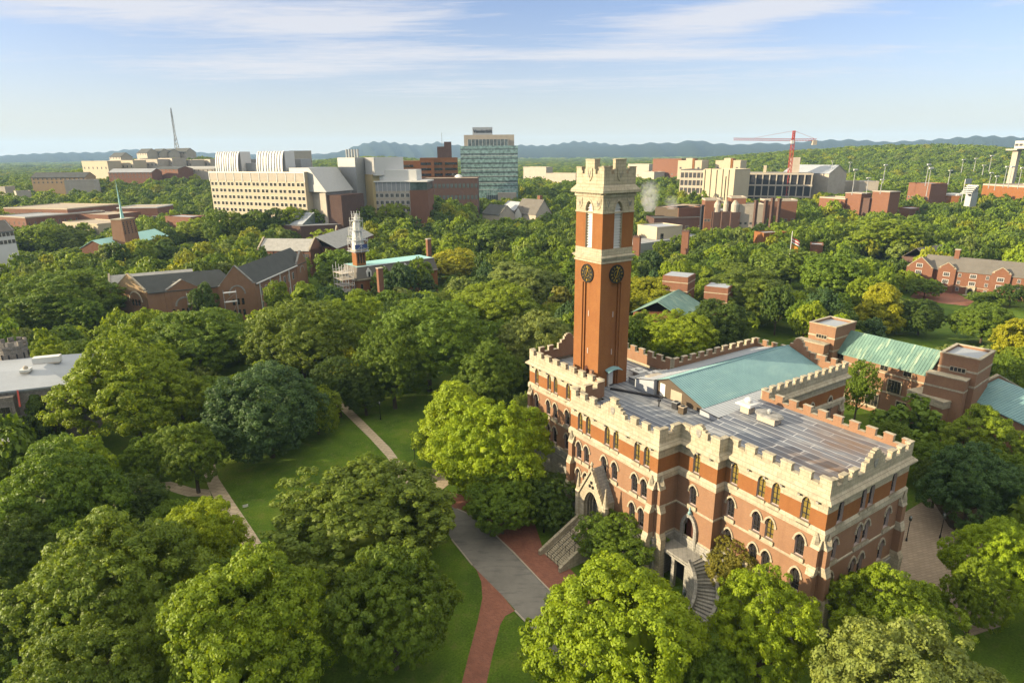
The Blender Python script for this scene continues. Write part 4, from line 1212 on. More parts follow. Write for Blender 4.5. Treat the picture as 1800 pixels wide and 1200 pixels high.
# ------------------------------------------------------------------ the other buildings
AUTO_PROTECT = []
def shown(A, B, zt, zb, DA, DB, vis):
    q = max(6.0, (zt - zb) / min(DA, DB) * F_PX * vis)
    AUTO_PROTECT.append((min(A[0], B[0]), min(A[1], B[1]) - 6, max(A[0], B[0]), max(A[1], B[1]) + q, min(DA, DB) - 3))
FOOT = []                                                        # footprints kept clear of trees
def xy_frame(o):
    return o.matrix_basis.copy()
def far_window(w, h, glass, frame, proud=0.05, cols=1):
    m = MB(); t = max(0.06, 0.07 * w)
    m.box(-w / 2 - t, w / 2 + t, -proud, 0.0, -t, h + t, 0)
    for k in range(cols):
        x0 = -w / 2 + w * k / cols + (0.04 if k else 0); x1 = -w / 2 + w * (k + 1) / cols - 0.0
        m.face([(x0, -proud - 0.012, 0), (x1, -proud - 0.012, 0), (x1, -proud - 0.012, h), (x0, -proud - 0.012, h)], 1)
    return m.mesh('window', [frame, glass])
def windows_on(parent, sides, me, cap=100, cnt=None):
    """sides: list of (p0, p1, [s positions], [z positions]) ; outside on the right hand"""
    jobs = [(p0, p1, s, z) for p0, p1, ss, zs in sides for z in zs for s in ss]
    for p0, p1, s, z in jobs[:cap]:
        p0, p1 = Vector(p0), Vector(p1); d = (p1 - p0).normalized(); P = p0 + d * s
        link('window', me, parent, (P.x, P.y, z), math.atan2(d.y, d.x))
    if len(jobs) > cap:
        mb = MB()
        for p0, p1, s, z in jobs[cap:]:
            p0, p1 = Vector(p0), Vector(p1); d = (p1 - p0).normalized(); P = p0 + d * s; n = Vector((-d.y, d.x))
            i = len(mb.v)
            mb.v.extend([(P.x + d.x * v.co.x + n.x * v.co.y, P.y + d.y * v.co.x + n.y * v.co.y, z + v.co.z) for v in me.vertices])
            for pl in me.polygons:
                mb.f.append(tuple(i + k for k in pl.vertices)); mb.m.append(pl.material_index)
        o = mb.build('window', list(me.materials), parent); o['kind'] = 'stuff'
def even(L, n, margin=None):
    if n < 1: return []
    m = L / n / 2 if margin is None else margin
    return [m + (L - 2 * m) * k / max(1, n - 1) for k in range(n)] if n > 1 else [L / 2]
def root_at(name, label, cat, A, B, group=None):
    """Empty at ground point A; local x runs towards B, local y goes away from the camera"""
    ang = math.atan2(B[1] - A[1], B[0] - A[0])
    L = math.hypot(B[0] - A[0], B[1] - A[1])
    t = thing(name, label, cat, (A[0], A[1], 0), ang, group)
    return t, L
def note(t, x0, x1, y0, y1, pad=2.0):
    a = t.rotation_euler.z; c, s = math.cos(a), math.sin(a)
    FOOT.append((t.location.x, t.location.y, c, s, x0 - pad, x1 + pad, y0 - pad, y1 + pad))
def rect_sides(x0, x1, y0, y1):
    return {'front': ((x0, y0), (x1, y0)), 'right': ((x1, y0), (x1, y1)), 'back': ((x1, y1), (x0, y1)), 'left': ((x0, y1), (x0, y0))}
def flat_block(name, label, cat, A, B, D, depth, zb=None, wall=None, roof=None, rows=3, cols=6, scol=0, win=(1.6, 1.8), glass=None, frame=None,
               DB=None, rim=0.6, storey=None, group=None, band=None, lcol=0, top_pad=1.0, bot_pad=1.5, vis=0.35, footed=True):
    """A, B: picture positions of the two upper corners of the front; D: distance of A in metres"""
    wall = wall or M_BRICK_R; roof = roof or M_ROOFG
    if D < 0:
        zt = -D; PA = at(A[0], A[1], zt); D = PA.length
    else:
        PA = at_dist(A[0], A[1], D); zt = PA.z
    if DB: PB = at_dist(B[0], B[1], DB)
    elif zt < 51: PB = at(B[0], B[1], zt)
    else: PB = at_dist(B[0], B[1], D)
    t, L = root_at(name, label, cat, PA, PB, group)
    if zb is None: zb = tz((PA.x + PB.x) / 2, (PA.y + PB.y) / 2) - 1.0
    t.location.z = zb; H = zt - zb
    shown(A, B, zt, zb, PA.xy.length, PB.xy.length, vis)
    mb = MB(); mb.prism([(0, 0), (L, 0), (L, depth), (0, depth)], min(0.0, tz((PA.x + PB.x) / 2, (PA.y + PB.y) / 2) - zb - 3.0) if footed else 0.0, H - 0.02, 0)
    mb.build('wall', wall, t)
    rb = MB(); rb.box(0.35, L - 0.35, 0.35, depth - 0.35, H - 0.02, H + 0.02, 0)
    for x0, x1, y0, y1 in ((-0.12, L + 0.12, -0.12, 0.4), (-0.12, L + 0.12, depth - 0.4, depth + 0.12), (-0.12, 0.4, 0.4, depth - 0.4), (L - 0.4, L + 0.12, 0.4, depth - 0.4)):
        rb.box(x0, x1, y0, y1, H - 0.3, H + rim, 1)
    rb.build('roof', [roof, band or wall], t)
    if rows:
        glass = glass or M_FARWIN; frame = frame or M_CONC
        me = far_window(win[0], win[1], glass, frame)
        S = rect_sides(0, L, 0, depth); st = storey or (H - top_pad - bot_pad) / rows
        zs = [H - top_pad - st * (k + 1) + (st - win[1]) / 2 for k in range(rows)]
        sd = [(*S['front'], even(L, cols), zs)]
        if scol: sd.append((*S['right'], even(depth, scol), zs))
        if lcol: sd.append((*S['left'], even(depth, lcol), zs))
        windows_on(t, sd, me)
    note(t, 0, L, 0, depth)
    return t, L, H
def roof_box(t, x0, x1, y0, y1, z0, z1, mat=None, name='roof_unit'):
    m = MB(); m.box(x0, x1, y0, y1, z0, z1, 0); m.box(x0 - 0.1, x1 + 0.1, y0 - 0.1, y1 + 0.1, z1, z1 + 0.15, 0)
    return m.build(name, mat or M_WHITE, t)
def gable_roof(mb, x0, x1, y0, y1, ze, zr, axis='x', over=0.5, mi=0, th=0.2, mi2=None):
    mi2 = mi if mi2 is None else mi2
    if axis == 'x':
        ym = (y0 + y1) / 2; k = (zr - ze) / ((y1 - y0) / 2)
        for ya, m in ((y0 - over, mi), (y1 + over, mi2)):
            za = ze - k * over
            q = [(x0, ya, za), (x1, ya, za), (x1, ym, zr), (x0, ym, zr)]
            mb.face(q, m); mb.face([(a, b, c - th) for a, b, c in q], m)
            for i in range(4):
                p, r = q[i], q[(i + 1) % 4]; mb.face([p, r, (r[0], r[1], r[2] - th), (p[0], p[1], p[2] - th)], m)
    else:
        xm = (x0 + x1) / 2; k = (zr - ze) / ((x1 - x0) / 2)
        for xa, m in ((x0 - over, mi), (x1 + over, mi2)):
            za = ze - k * over
            q = [(xa, y0, za), (xa, y1, za), (xm, y1, zr), (xm, y0, zr)]
            mb.face(q, m); mb.face([(a, b, c - th) for a, b, c in q], m)
            for i in range(4):
                p, r = q[i], q[(i + 1) % 4]; mb.face([p, r, (r[0], r[1], r[2] - th), (p[0], p[1], p[2] - th)], m)
def gable_wall(mb, p0, p1, zb, ze, zr, th=0.5, mi=0, cope=1, raise_=0.45):
    """gable end wall from p0 to p1 (outside on the right hand) with shoulders and a coping"""
    p0, p1 = Vector(p0), Vector(p1); L = (p1 - p0).length; d = (p1 - p0) / L
    o = [(0, zb), (L, zb), (L, ze + 0.3), (L - 0.9, ze + 0.3), (L - 0.9, ze + 0.9), (L / 2, zr + raise_ + 0.25), (0.9, ze + 0.9), (0.9, ze + 0.3), (0, ze + 0.3)]
    mb.slab((p0.x, p0.y, 0), (d.x, d.y, 0), (0, 0, 1), o, th, mi)
    n = Vector((-d.y, d.x)); c = n * (th / 2)
    pts = [(0, ze + 0.3), (0.9, ze + 0.3), (0.9, ze + 0.95), (L / 2, zr + raise_ + 0.3), (L - 0.9, ze + 0.95), (L - 0.9, ze + 0.3), (L, ze + 0.3)]
    for (a, za), (b, zb_) in zip(pts, pts[1:]):
        A = p0 + d * a + c; B = p0 + d * b + c
        mb.bar((A.x, A.y, za), (B.x, B.y, zb_), th + 0.2, 0.22, cope)
def arch_trim(mb, p0, p1, s, z, w, h1, h, mi_ring, mi_in, proud=0.12):
    """a blind pointed arch: pale ring and a sunk dark field"""
    p0, p1 = Vector(p0), Vector(p1); d = (p1 - p0).normalized(); n = Vector((d.y, -d.x)); o = p0 + d * s
    A, B = arch_pts(w, h - h1, 'round'), arch_pts(w + 1.0, h - h1 + 0.5, 'round')
    def P(x, y, t): return (o.x + d.x * x + n.x * t, o.y + d.y * x + n.y * t, z + y)
    for k in range(len(A) - 1):
        mb.face([P(A[k][0], h1 + A[k][1], proud), P(A[k + 1][0], h1 + A[k + 1][1], proud), P(B[k + 1][0], h1 + B[k + 1][1], proud), P(B[k][0], h1 + B[k][1], proud)], mi_ring)
        mb.face([P(B[k + 1][0], h1 + B[k + 1][1], proud), P(B[k][0], h1 + B[k][1], proud), P(B[k][0], h1 + B[k][1], -0.02), P(B[k + 1][0], h1 + B[k + 1][1], -0.02)], mi_ring)
    return o

# ---- brick library hall with copper roofs, right behind the big hall
NBR_ANG = math.atan2(130.3 - 148.5, 91.7 - 79.9)
def nb(u, v, z): return at(u, v, z)
A_, B_ = nb(1465, 611.6, 13), nb(1631, 654, 13)
t, L = root_at('brick_building', 'brick building with weathered green copper roof and two square towers beside the hall', 'building', A_, B_)
m = MB(); m.prism([(-1, 0), (L + 1, 0), (L + 1, 9.0), (-1, 9.0)], 0, 13.0, 0)
for z in (10.1, 5.6, 1.0): m.box(-1, L + 1, -0.12, 0, z, z + 0.35, 1)
m.build('wall', [M_BRICK, M_STONE], t)
m = MB(); gable_roof(m, -0.5, L + 0.5, 0, 9.0, 13.0, 17.2, 'x', 0.7)
for k in range(34):
    x = -0.4 + (L + 0.8) * k / 33
    m.bar((x, -0.7, 12.42), (x, 4.5, 17.24), 0.07, 0.08, 0)
m.build('copper_roof', M_COPPER_O, t)
wm = far_window(1.7, 1.5, M_GLASS, M_STONE, 0.1, 2)
windows_on(t, [((-1, 0), (L + 1, 0), [3.0, 8.3, 13.6, 18.8], [10.8])], wm)
wb = far_window(2.8, 2.9, M_GLASS, M_STONE, 0.25, 4)
windows_on(t, [((-1, 0), (L + 1, 0), [8.0, 16.5], [6.2]), ((-1, 0), (L + 1, 0), [4.0, 12.0, 19.0], [1.6])], wb)
note(t, -8, L + 12, -7, 14)
for tag_, (ua, va), (ub, vb), dep, zt in (('a', (1424, 566), (1470, 576), 9.3, 19.0), ('b', (1654, 619), (1723, 633), 9.5, 19.0)):
    P, Q = nb(ua, va, zt), nb(ub, vb, zt)
    ang = math.atan2(Q.y - P.y, Q.x - P.x) - t.rotation_euler.z
    m = MB(); w = (Q - P).length
    m.prism([(0, 0), (w, 0), (w, dep), (0, dep)], 0, zt - 0.6, 0)
    for z in (zt - 3.1, zt - 6.2): m.prism([(-0.08, -0.08), (w + 0.08, -0.08), (w + 0.08, dep + 0.08), (-0.08, dep + 0.08)], z, z + 0.4, 1)
    for x0, x1, y0, y1 in ((-0.1, w + 0.1, -0.1, 0.4), (-0.1, w + 0.1, dep - 0.4, dep + 0.1), (-0.1, 0.4, 0.4, dep - 0.4), (w - 0.4, w + 0.1, 0.4, dep - 0.4)):
        m.box(x0, x1, y0, y1, zt - 0.6, zt, 1 if False else 0); m.box(x0 - 0.06, x1 + 0.06, y0 - 0.06, y1 + 0.06, zt, zt + 0.16, 1)
    # lower step on the front
    m.box(-1.6 if tag_ == 'a' else -1.2, w * 0.86, -2.6, -0.1, 0, zt - 4.3, 0); m.box(-1.7 if tag_ == 'a' else -1.3, w * 0.86 + 0.1, -2.7, -0.1, zt - 4.3, zt - 4.1, 1)
    m.box(-1.65 if tag_ == 'a' else -1.25, w * 0.86 + 0.05, -2.68, -0.1, zt - 6.9, zt - 6.5, 1)
    loc = Matrix.Rotation(-t.rotation_euler.z, 4, 'Z') @ Vector((P.x - t.location.x, P.y - t.location.y, 0))
    tw = link('stair_tower', m.mesh('stair_tower', [M_BRICK, M_STONE]), t, loc, ang)
    r = MB(); r.box(0.4, w - 0.4, 0.4, dep - 0.4, zt - 0.5, zt - 0.45); r.build('tower_roof', M_ROOFW, tw)
    r = MB(); r.box(w * 0.3, w * 0.72, -0.16, -0.02, zt - 4.4 + 0.9, zt - 4.4 + 2.0, 0)
    for k in range(4): r.box(w * (0.32 + 0.1 * k), w * (0.40 + 0.1 * k), -0.2, -0.15, zt - 3.3, zt - 2.5, 1)
    r.build('strip_window', [M_STONE, M_GLASS], tw)
P, Q = nb(1598, 684, 10.0), nb(1659, 706, 10.0)
m = MB(); loc = Matrix.Rotation(-t.rotation_euler.z, 4, 'Z') @ Vector((P.x - t.location.x, P.y - t.location.y, 0)); w = (Q - P).length
m.prism([(0, 0), (w, 0), (w, 5), (0, 5)], 0, 8.4, 0); m.box(-0.2, w + 0.2, -0.2, 5, 8.4, 10, 1); m.box(-0.3, w + 0.3, -0.3, 5, 9.7, 9.9, 1)
bay = link('stone_bay', m.mesh('stone_bay', [M_BRICK, M_STONE]), t, loc, math.atan2(Q.y - P.y, Q.x - P.x) - t.rotation_euler.z)
wb2 = far_window(2.6, 4.4, M_GLASS, M_STONE, 0.1, 3)
link('window', wb2, bay, (w * 0.5, 0, 3.4))
# gabled wing further right
P, Q = nb(1693, 692, 9.0), nb(1800, 742, 9.0)
t2, L2 = root_at('brick_building', 'brick wing with a blue-green standing seam roof at the right picture edge', 'building', P, Q)
m = MB(); m.prism([(0, 0), (L2 + 6, 0), (L2 + 6, 14), (0, 14)], 0, 9, 0); m.box(0, L2 + 6, -0.12, 0, 6.0, 6.35, 1)
gable_wall(m, (0, 14), (0, 0), 0, 9, 12.5, 0.5, 0, 1)
m.build('wall', [M_BRICK, M_STONE], t2)
m = MB(); gable_roof(m, 0.5, L2 + 6, 0, 14, 9.0, 12.5, 'x', 0.4)
for k in range(30):
    x = 0.6 + (L2 + 5) * k / 29
    m.bar((x, -0.4, 8.84), (x, 7, 12.54), 0.07, 0.1, 0)
m.build('copper_roof', M_COPPER, t2); note(t2, 0, L2 + 6, 0, 14)

# ---- stone hall at the left edge
t = thing('stone_hall', 'grey stone hall with a pale flat roof and round turret at the left edge', 'building', (-91.0, 121.0, 0), math.radians(20))
m = MB(); m.prism([(-44, 0), (0, 0), (0, 22), (-44, 22)], -0.5, 15.6, 0); m.box(-44, 0.1, -0.15, 0, 9.6, 10.0, 1); m.box(-44, 0.1, -0.2, 0, 14.9, 15.3, 1)
m.prism([(-13.5, -1.6), (-9.4, -1.6), (-9.4, 0), (-13.5, 0)], -0.5, 14.6, 0)
m.build('wall', [M_RUBBLE, M_STONE_G], t)
m = MB()
rp = [(-44.5, -0.5, 15.6), (0.5, -0.5, 15.6), (0.5, 22.5, 15.6), (-44.5, 22.5, 15.6)]
rt = [(-40, 7, 17.6), (-6, 7, 17.6), (-6, 16, 17.6), (-40, 16, 17.6)]
for k in range(4): m.face([rp[k], rp[(k + 1) % 4], rt[(k + 1) % 4], rt[k]])
m.face(rt); m.box(-44.5, 0.5, -0.5, -0.42, 15.3, 15.6); m.box(0.42, 0.5, -0.5, 22.5, 15.3, 15.6)
m.build('roof', M_ROOFW, t)
m = MB(); m.slab((-14, -1.7, 0), (1, 0, 0), (0, 0.45, 1), [(0, 12.4), (5.4, 12.4), (5.0, 15.5), (0.4, 15.5)], 0.5); m.build('slate_dormer', M_ROOFD, t)
m = MB(); m.bar((-8.5, -1.7, 12.4), (-8.7, -0.4, 15.5), 0.28, 0.3); m.build('copper_flashing', M_CRANE, t)
wn = far_window(2.3, 2.2, M_GLASS, M_RUBBLE, 0.12, 3)
windows_on(t, [((-44, 0), (0, 0), [28.0, 22, 16.0, 10.0, 39.5], [11.2, 6.9, 2.0])], wn)
link('window', wn, t, (-11.4, -1.6, 10.4))
m = MB(); m.lathe((0, 0, 0), [(2.75, 14), (2.75, 19.6), (2.95, 19.9), (2.95, 20.3)], 20, 0)
for k in range(10):
    a = 2 * math.pi * k / 10
    c, s = math.cos(a), math.sin(a); q = [Vector((2.95 * math.cos(a + e), 2.95 * math.sin(a + e))) for e in (-0.19, 0.19)] + [Vector((2.45 * math.cos(a + e), 2.45 * math.sin(a + e))) for e in (0.19, -0.19)]
    m.prism([(v.x, v.y) for v in q], 20.3, 21.3, 0)
P = at(26, 630, 17.0); loc = Matrix.Rotation(-t.rotation_euler.z, 4, 'Z') @ Vector((P.x - t.location.x, P.y - t.location.y, 0))
tr = link('round_turret', m.mesh('round_turret', [M_RUBBLE]), t, loc)
m = MB()
for k in range(12):
    a = 2 * math.pi * k / 12; m.bar((2.77 * math.cos(a), 2.77 * math.sin(a), 17.3), (2.77 * math.cos(a), 2.77 * math.sin(a), 18.6), 0.22, 0.22)
m.build('arrow_slit', M_DARK, tr)
note(t, -46, 1, -3, 23)
for px, lab, w in (((84, 636), 'long white air handler on the stone hall roof', (5.0, 1.8, 1.5)), ((46, 652), 'small white capped vent on the stone hall roof', (1.8, 1.8, 0.7))):
    P = at(*px, 17.6)
    e = thing('roof_equipment', lab, 'roof vent', (P.x, P.y, 17.4), t.rotation_euler.z)
    m = MB(); m.box(-w[0] / 2, w[0] / 2, -w[1] / 2, w[1] / 2, 0.25, w[2]); m.build('housing', M_WPAINT, e)
    m = MB(); m.box(-w[0] / 2 + 0.1, w[0] / 2 - 0.1, -w[1] / 2 - 0.1, w[1] / 2 + 0.1, 0, 0.25)
    if w[0] < 3: m.lathe((0, 0, w[2]), [(0.35, 0), (0.5, 0.2), (0.4, 0.5), (0.1, 0.7)], 10)
    m.build('vent_base', M_CONC, e)
P = at(51, 744, 8.0)
t = thing('stone_annex', 'low stone annex with a blue grey flat roof in front of the stone hall', 'building', (P.x, P.y, 0), math.radians(20))
m = MB(); m.prism([(-22, -9), (0, -9), (0, 0), (-22, 0)], -0.5, 8, 0); m.build('wall', M_RUBBLE, t)
m = MB(); m.box(-22, 0.3, -9.3, 0.3, 8, 8.12, 0); m.box(-22, 0.4, -9.5, -9.2, 7.9, 8.25, 1); m.build('roof', [M_ROOFG, M_TAN], t); note(t, -22, 0, -9, 0)

# ---- gabled brick hall under repair, middle left: two wings that meet at an open angle
O = at(257, 514, 14.0)
GA = math.radians(28)
t = thing('gabled_hall', 'brick hall with stepped gables, arched windows and dark patched roofs at middle left', 'building', (O.x, O.y, 0), GA)
K1, K2 = -0.80, 0.61
def shear(m, k, y0=0.0):
    m.v = [(x + k * (y - y0), y, z) for x, y, z in m.v]; return m
def sh2(p, k): return (p[0] + k * p[1], p[1])
m = MB()
m.prism([(0, 0), (30, 0), (30, 13), (0, 13)], -0.5, 14, 0)
gable_wall(m, (5.5, -0.25), (17.5, -0.25), -0.5, 13.4, 16.8, 0.6)
arch_trim(m, (5.5, -0.25), (17.5, -0.25), 6.0, 2, 5.6, 6.0, 8.8, 1, 0)
shear(m, K1)
m2 = MB()
m2.prism([(25, -2.5), (37, -2.5), (37, 42), (25, 42)], -0.5, 14, 0)
gable_wall(m2, (24.6, -2.6), (37.2, -2.6), -0.5, 14, 20.6, 0.6); gable_wall(m2, (37.25, 32), (37.25, 42.3), -0.5, 14.0, 18.8, 0.6)
arch_trim(m2, (24.6, -2.6), (37.2, -2.6), 6.3, 3, 5.0, 7.5, 10.6, 1, 0); arch_trim(m2, (37.25, 32), (37.25, 42.3), 5.2, 4, 3.8, 6, 8.4, 1, 0)
shear(m2, K2)
n0 = len(m.v); m.v += m2.v; m.f += [tuple(i + n0 for i in f) for f in m2.f]; m.m += m2.m
m.build('wall', [M_BRICK, M_STONE_G], t)
L0, L1 = sh2((0, 13), K1), (0, 0)
m = MB(); gable_wall(m, L0, L1, -0.5, 14, 19.5, 0.5); arch_trim(m, L0, L1, 10.6, 2, 6.0, 8.2, 11.6, 1, 0)
d_ = (Vector(L1) - Vector(L0)).normalized(); n_ = Vector((d_.y, -d_.x))
m.build('gable_facing', [M_BRICK_T, M_STONE], t)
m = MB(); gable_roof(m, 0.3, 30, 0, 13, 14, 19.0, 'x', 0.4, 0, 0.2, 1); gable_roof(m, 5.6, 17.4, -0.1, 6, 13.4, 16.6, 'y', 0.1, 0); shear(m, K1)
m2 = MB(); gable_roof(m2, 25, 37, -2.2, 42, 14, 20.4, 'y', 0.4, 0); shear(m2, K2)
n0 = len(m.v); m.v += m2.v; m.f += [tuple(i + n0 for i in f) for f in m2.f]; m.m += m2.m
m.build('roof', [M_ROOFD, M_SLATE], t)
m = MB(); gable_roof(m, -12, 16, 14, 28, 14, 17.8, 'x', 0.3, 0); m.prism([(-12, 14), (16, 14), (16, 28), (-12, 28)], 0, 14, 1); gable_wall(m, (-12.1, 28.2), (-12.1, 13.8), 0, 14, 17.8, 0.4, 1, 2); m.build('rear_wing', [M_SLATE, M_BRICK_T, M_STONE], t)
wa = far_window(0.9, 2.4, M_GLASS, M_BRICK_T, 0.06)
windows_on(t, [(L0, L1, [9.0, 10.6, 12.2, 3.5], [8.8, 3.2])], far_window(0.9, 2.2, M_GLASS, M_BRICK_D, 0.06))
windows_on(t, [((24.6 - 1.6, -2.6), (37.2 - 1.6, -2.6), [4.7, 6.3, 7.9], [6.6, 2.4]), ((5.5, -0.25), (17.5, -0.25), [2.2, 5.2, 6.8, 9.8], [4.6])], wa)
wl = far_window(1.5, 2.8, M_GLASS_GB, M_WPAINT, 0.1, 3)
W0, W1 = sh2((37, -2.5), K2), sh2((37, 42), K2)
windows_on(t, [(W0, W1, [5.0, 9.5, 14.0, 18.5, 23.0, 27.5, 32.0, 36.5], [8.6, 3.0])], wl)
m = MB()
for y in (1, 9, 17, 25): m.bar((*sh2((37.2, y), K2), -0.4), (*sh2((37.2, y), K2), 13.6), 0.4, 0.35)
m.bar((*sh2((37.7, -2), K2), 13.75), (*sh2((37.7, 32), K2), 13.75), 0.4, 0.4); m.build('downpipe', M_WPAINT, t)
note(t, -9, 27, -2, 34); note(t, 24, 64, -4, 43)
for px, lab in (((340, 520), 'white work platform hung on the dark front of the gabled hall'), ((404, 517), 'white work platform beside the long wing of the gabled hall')):
    P = at(*px, 12.0); e = thing('work_platform', lab, 'scaffold platform', (P.x, P.y, 0), math.radians(30))
    m = MB(); m.box(-2.2, 2.2, -0.8, 0.8, 9.2, 9.4); m.box(-2.2, 2.2, -0.8, 0.8, 12.6, 12.8); m.build('deck', M_WPAINT, e)
    m = MB()
    for x in (-2.1, 2.1):
        for y in (-0.75, 0.75): m.bar((x, y, 0), (x, y, 13.6), 0.1)
    m.bar((-2.1, -0.75, 9.4), (2.1, -0.75, 12.6), 0.08); m.bar((-2.1, -0.75, 0.4), (2.1, -0.75, 9), 0.08); m.build('pole', M_STEEL, e)

# ---- long brick hall with pale slate roof, centre left
A_, B_ = at(452, 439, 13.5), at(544.6, 440, 13.5)
t, L = root_at('slate_hall', 'long brick hall with pale slate roof and tall windows behind the gabled hall', 'building', A_, B_)
m = MB(); m.prism([(0, 0), (L, 0), (L, 15), (0, 15)], -0.5, 13.5, 0); gable_wall(m, (0, 15.2), (0, -0.2), 0, 13.5, 18.4, 0.5); gable_wall(m, (L, -0.2), (L, 15.2), 0, 13.5, 18.4, 0.5)
m.prism([(L * 0.55, 15), (L + 9, 15), (L + 9, 70), (L * 0.55, 70)], -0.5, 13, 0); gable_wall(m, (L * 0.55, 70.4), (L * 0.55, 62), 10, 13, 18.0, 0.5)
m.box(0, L, -0.15, 0, 8.2, 8.6, 1)
for k in range(8):
    x = L * k / 7; m.box(x - 0.3, x + 0.3, -0.25, 0, 0, 12.8, 0)
m.build('wall', [M_BRICK_R, M_STONE], t)
m = MB(); gable_roof(m, 0.3, L - 0.3, 0, 15, 13.5, 18.4, 'x', 0.5); gable_roof(m, L * 0.55, L + 9, 12, 70, 13, 18.8, 'y', 0.4); m.build('roof', M_SLATE, t)
windows_on(t, [((0, 0), (L, 0), [L * (k + 0.5) / 7 + e for k in range(7) for e in (-0.95, 0, 0.95)], [9.0, 4.0])], far_window(0.6, 2.6, M_FARWIN, M_CONC, 0.08))
note(t, 0, L + 9, 0, 70)

# ---- mansard hall with the scaffolded cupola
A_, B_ = at(628, 470, 15.5), at(762, 453, 15.5)
t, L = root_at('mansard_hall', 'brick mansard hall with a flat teal roof below the scaffolded cupola', 'building', A_, B_)
m = MB(); m.prism([(-1.2, -1.2), (L + 1, -1.2), (L + 1, 13), (-1.2, 13)], -0.5, 10.5, 0); m.box(-1.8, L + 1, -1.8, -1.2, 10.2, 10.7, 1); m.box(-1.8, -1.2, -1.8, 13, 10.2, 10.7, 1)
m.build('wall', [M_BRICK_O, M_STONE], t)
m = MB()
lo = [(-1.5, -1.5), (L + 1, -1.5), (L + 1, 13), (-1.5, 13)]; hi = [(0, 0), (L, 0), (L, 12), (0, 12)]
for k in range(4):
    j = (k + 1) % 4; m.face([(*lo[k], 10.7), (*lo[j], 10.7), (*hi[j], 15.5), (*hi[k], 15.5)], 1)
m.face([(*p, 15.5) for p in hi], 0); m.box(-0.2, L, -0.2, 0.1, 15.45, 15.65, 2)
m.build('mansard_roof', [M_COPPER_B, M_ROOFGR, M_WPAINT], t)
for x in (4.5, 12.0, 22.0):
    m = MB(); m.slab((x, -1.3, 10.9), (1, 0, 0), (0, 0, 1), [(-1.1, 0), (1.1, 0), (1.1, 2.6), (0.6, 3.1), (0, 4.0), (-0.6, 3.1), (-1.1, 2.6)], 1.6, 0); m.box(x - 0.4, x + 0.4, -1.36, -1.31, 11.3, 13.3, 1)
    m.build('dormer', [M_WPAINT, M_GLASS], t)
windows_on(t, [((-1.2, -1.2), (L + 1, -1.2), even(L, 9), [6.2, 1.6]), ((-1.2, 13), (-1.2, -1.2), [3, 6, 9, 12], [6.2, 1.6])], far_window(1.0, 2.4, M_GLASS, M_STONE))
for px, h in (((754, 445), 6.5), ((668, 488), 3.5)):
    P = at(px[0], px[1], 15.5); loc = Matrix.Rotation(-t.rotation_euler.z, 4, 'Z') @ Vector((P.x - t.location.x, P.y - t.location.y, 0))
    m = MB(); m.box(loc.x - 1.0, loc.x + 1.0, loc.y - 0.8, loc.y + 0.8, 10, 15.5 + h, 0); m.box(loc.x - 1.15, loc.x + 1.15, loc.y - 0.95, loc.y + 0.95, 15.5 + h, 15.8 + h, 1); m.build('chimney', [M_BRICK_R, M_CONC], t)
note(t, -2, L + 1, -2, 13)
# cupola tower on the left end, wrapped in scaffolding
P = at(633, 466, 15.5); loc = Matrix.Rotation(-t.rotation_euler.z, 4, 'Z') @ Vector((P.x - t.location.x, P.y - t.location.y, 0))
m = MB(); m.box(loc.x - 2.1, loc.x + 2.1, loc.y - 1.5, loc.y + 2.7, 8, 21.2, 0); m.box(loc.x - 2.5, loc.x + 2.5, loc.y - 1.9, loc.y + 3.1, 21.2, 22.0, 1)
m.lathe((loc.x, loc.y + 0.6, 0), [(2.7, 22.0), (2.6, 25.5), (2.3, 26.0), (2.1, 29.5), (1.7, 30), (1.5, 33), (0.8, 34), (0.1, 37)], 8, 2)
for dx in (-1.2, 0, 1.2): m.box(loc.x + dx - 0.3, loc.x + dx + 0.3, loc.y - 1.56, loc.y - 1.5, 16.5, 20.4, 3)
m.build('cupola', [M_BRICK_O, M_STONE, M_WPAINT, M_GLASS], t)
e = thing('scaffolding', 'white tiered scaffolding wrapped round the cupola of the mansard hall', 'scaffold', (P.x, P.y, 0), t.rotation_euler.z)
m = MB(); dk = MB()
for (hw, z0, z1) in ((3.0, 21.5, 26.0), (2.5, 26.0, 30.0), (1.9, 30.0, 34.0), (1.2, 34.0, 36.6)):
    for x in (-hw, 0, hw):
        for y in (-hw, hw): m.bar((x, y + 0.6, z0 - 0.6), (x, y + 0.6, z1 + 1.2), 0.12)
    for y in (-hw, hw):
        m.bar((-hw - 0.4, y + 0.6, z0 + 1.1), (hw + 0.4, y + 0.6, z0 + 1.1), 0.1); m.bar((-hw, y + 0.6, z0), (hw, y + 0.6, z1), 0.08); m.bar((hw, y + 0.6, z0), (-hw, y + 0.6, z1), 0.08)
        m.bar((-hw - 0.4, y + 0.6, z1), (hw + 0.4, y + 0.6, z1), 0.12)
    for x in (-hw, hw):
        m.bar((x, -hw + 0.2, z0 + 1.1), (x, hw + 1.0, z0 + 1.1), 0.1); m.bar((x, -hw + 0.6, z0), (x, hw + 0.6, z1), 0.08)
    for y0, y1 in ((-hw - 0.5, -hw + 0.3), (hw - 0.3, hw + 0.5)): dk.box(-hw - 0.5, hw + 0.5, y0 + 0.6, y1 + 0.6, z0 - 0.1, z0 + 0.08)
    dk.box(-hw - 0.5, -hw + 0.2, -hw + 0.3 + 0.6, hw - 0.3 + 0.6, z0 - 0.1, z0 + 0.08); dk.box(hw - 0.2, hw + 0.5, -hw + 0.3 + 0.6, hw - 0.3 + 0.6, z0 - 0.1, z0 + 0.08)
m.build('pole', M_WPAINT, e); dk.build('deck', M_ROOFW, e)
m = MB(); m.box(-2.75, 2.75, -2.3, -2.25, 22.4, 24.4); m.build('blue_sheet', plain('blue_sheeting', (0.06, 0.10, 0.28), 0.6), e)
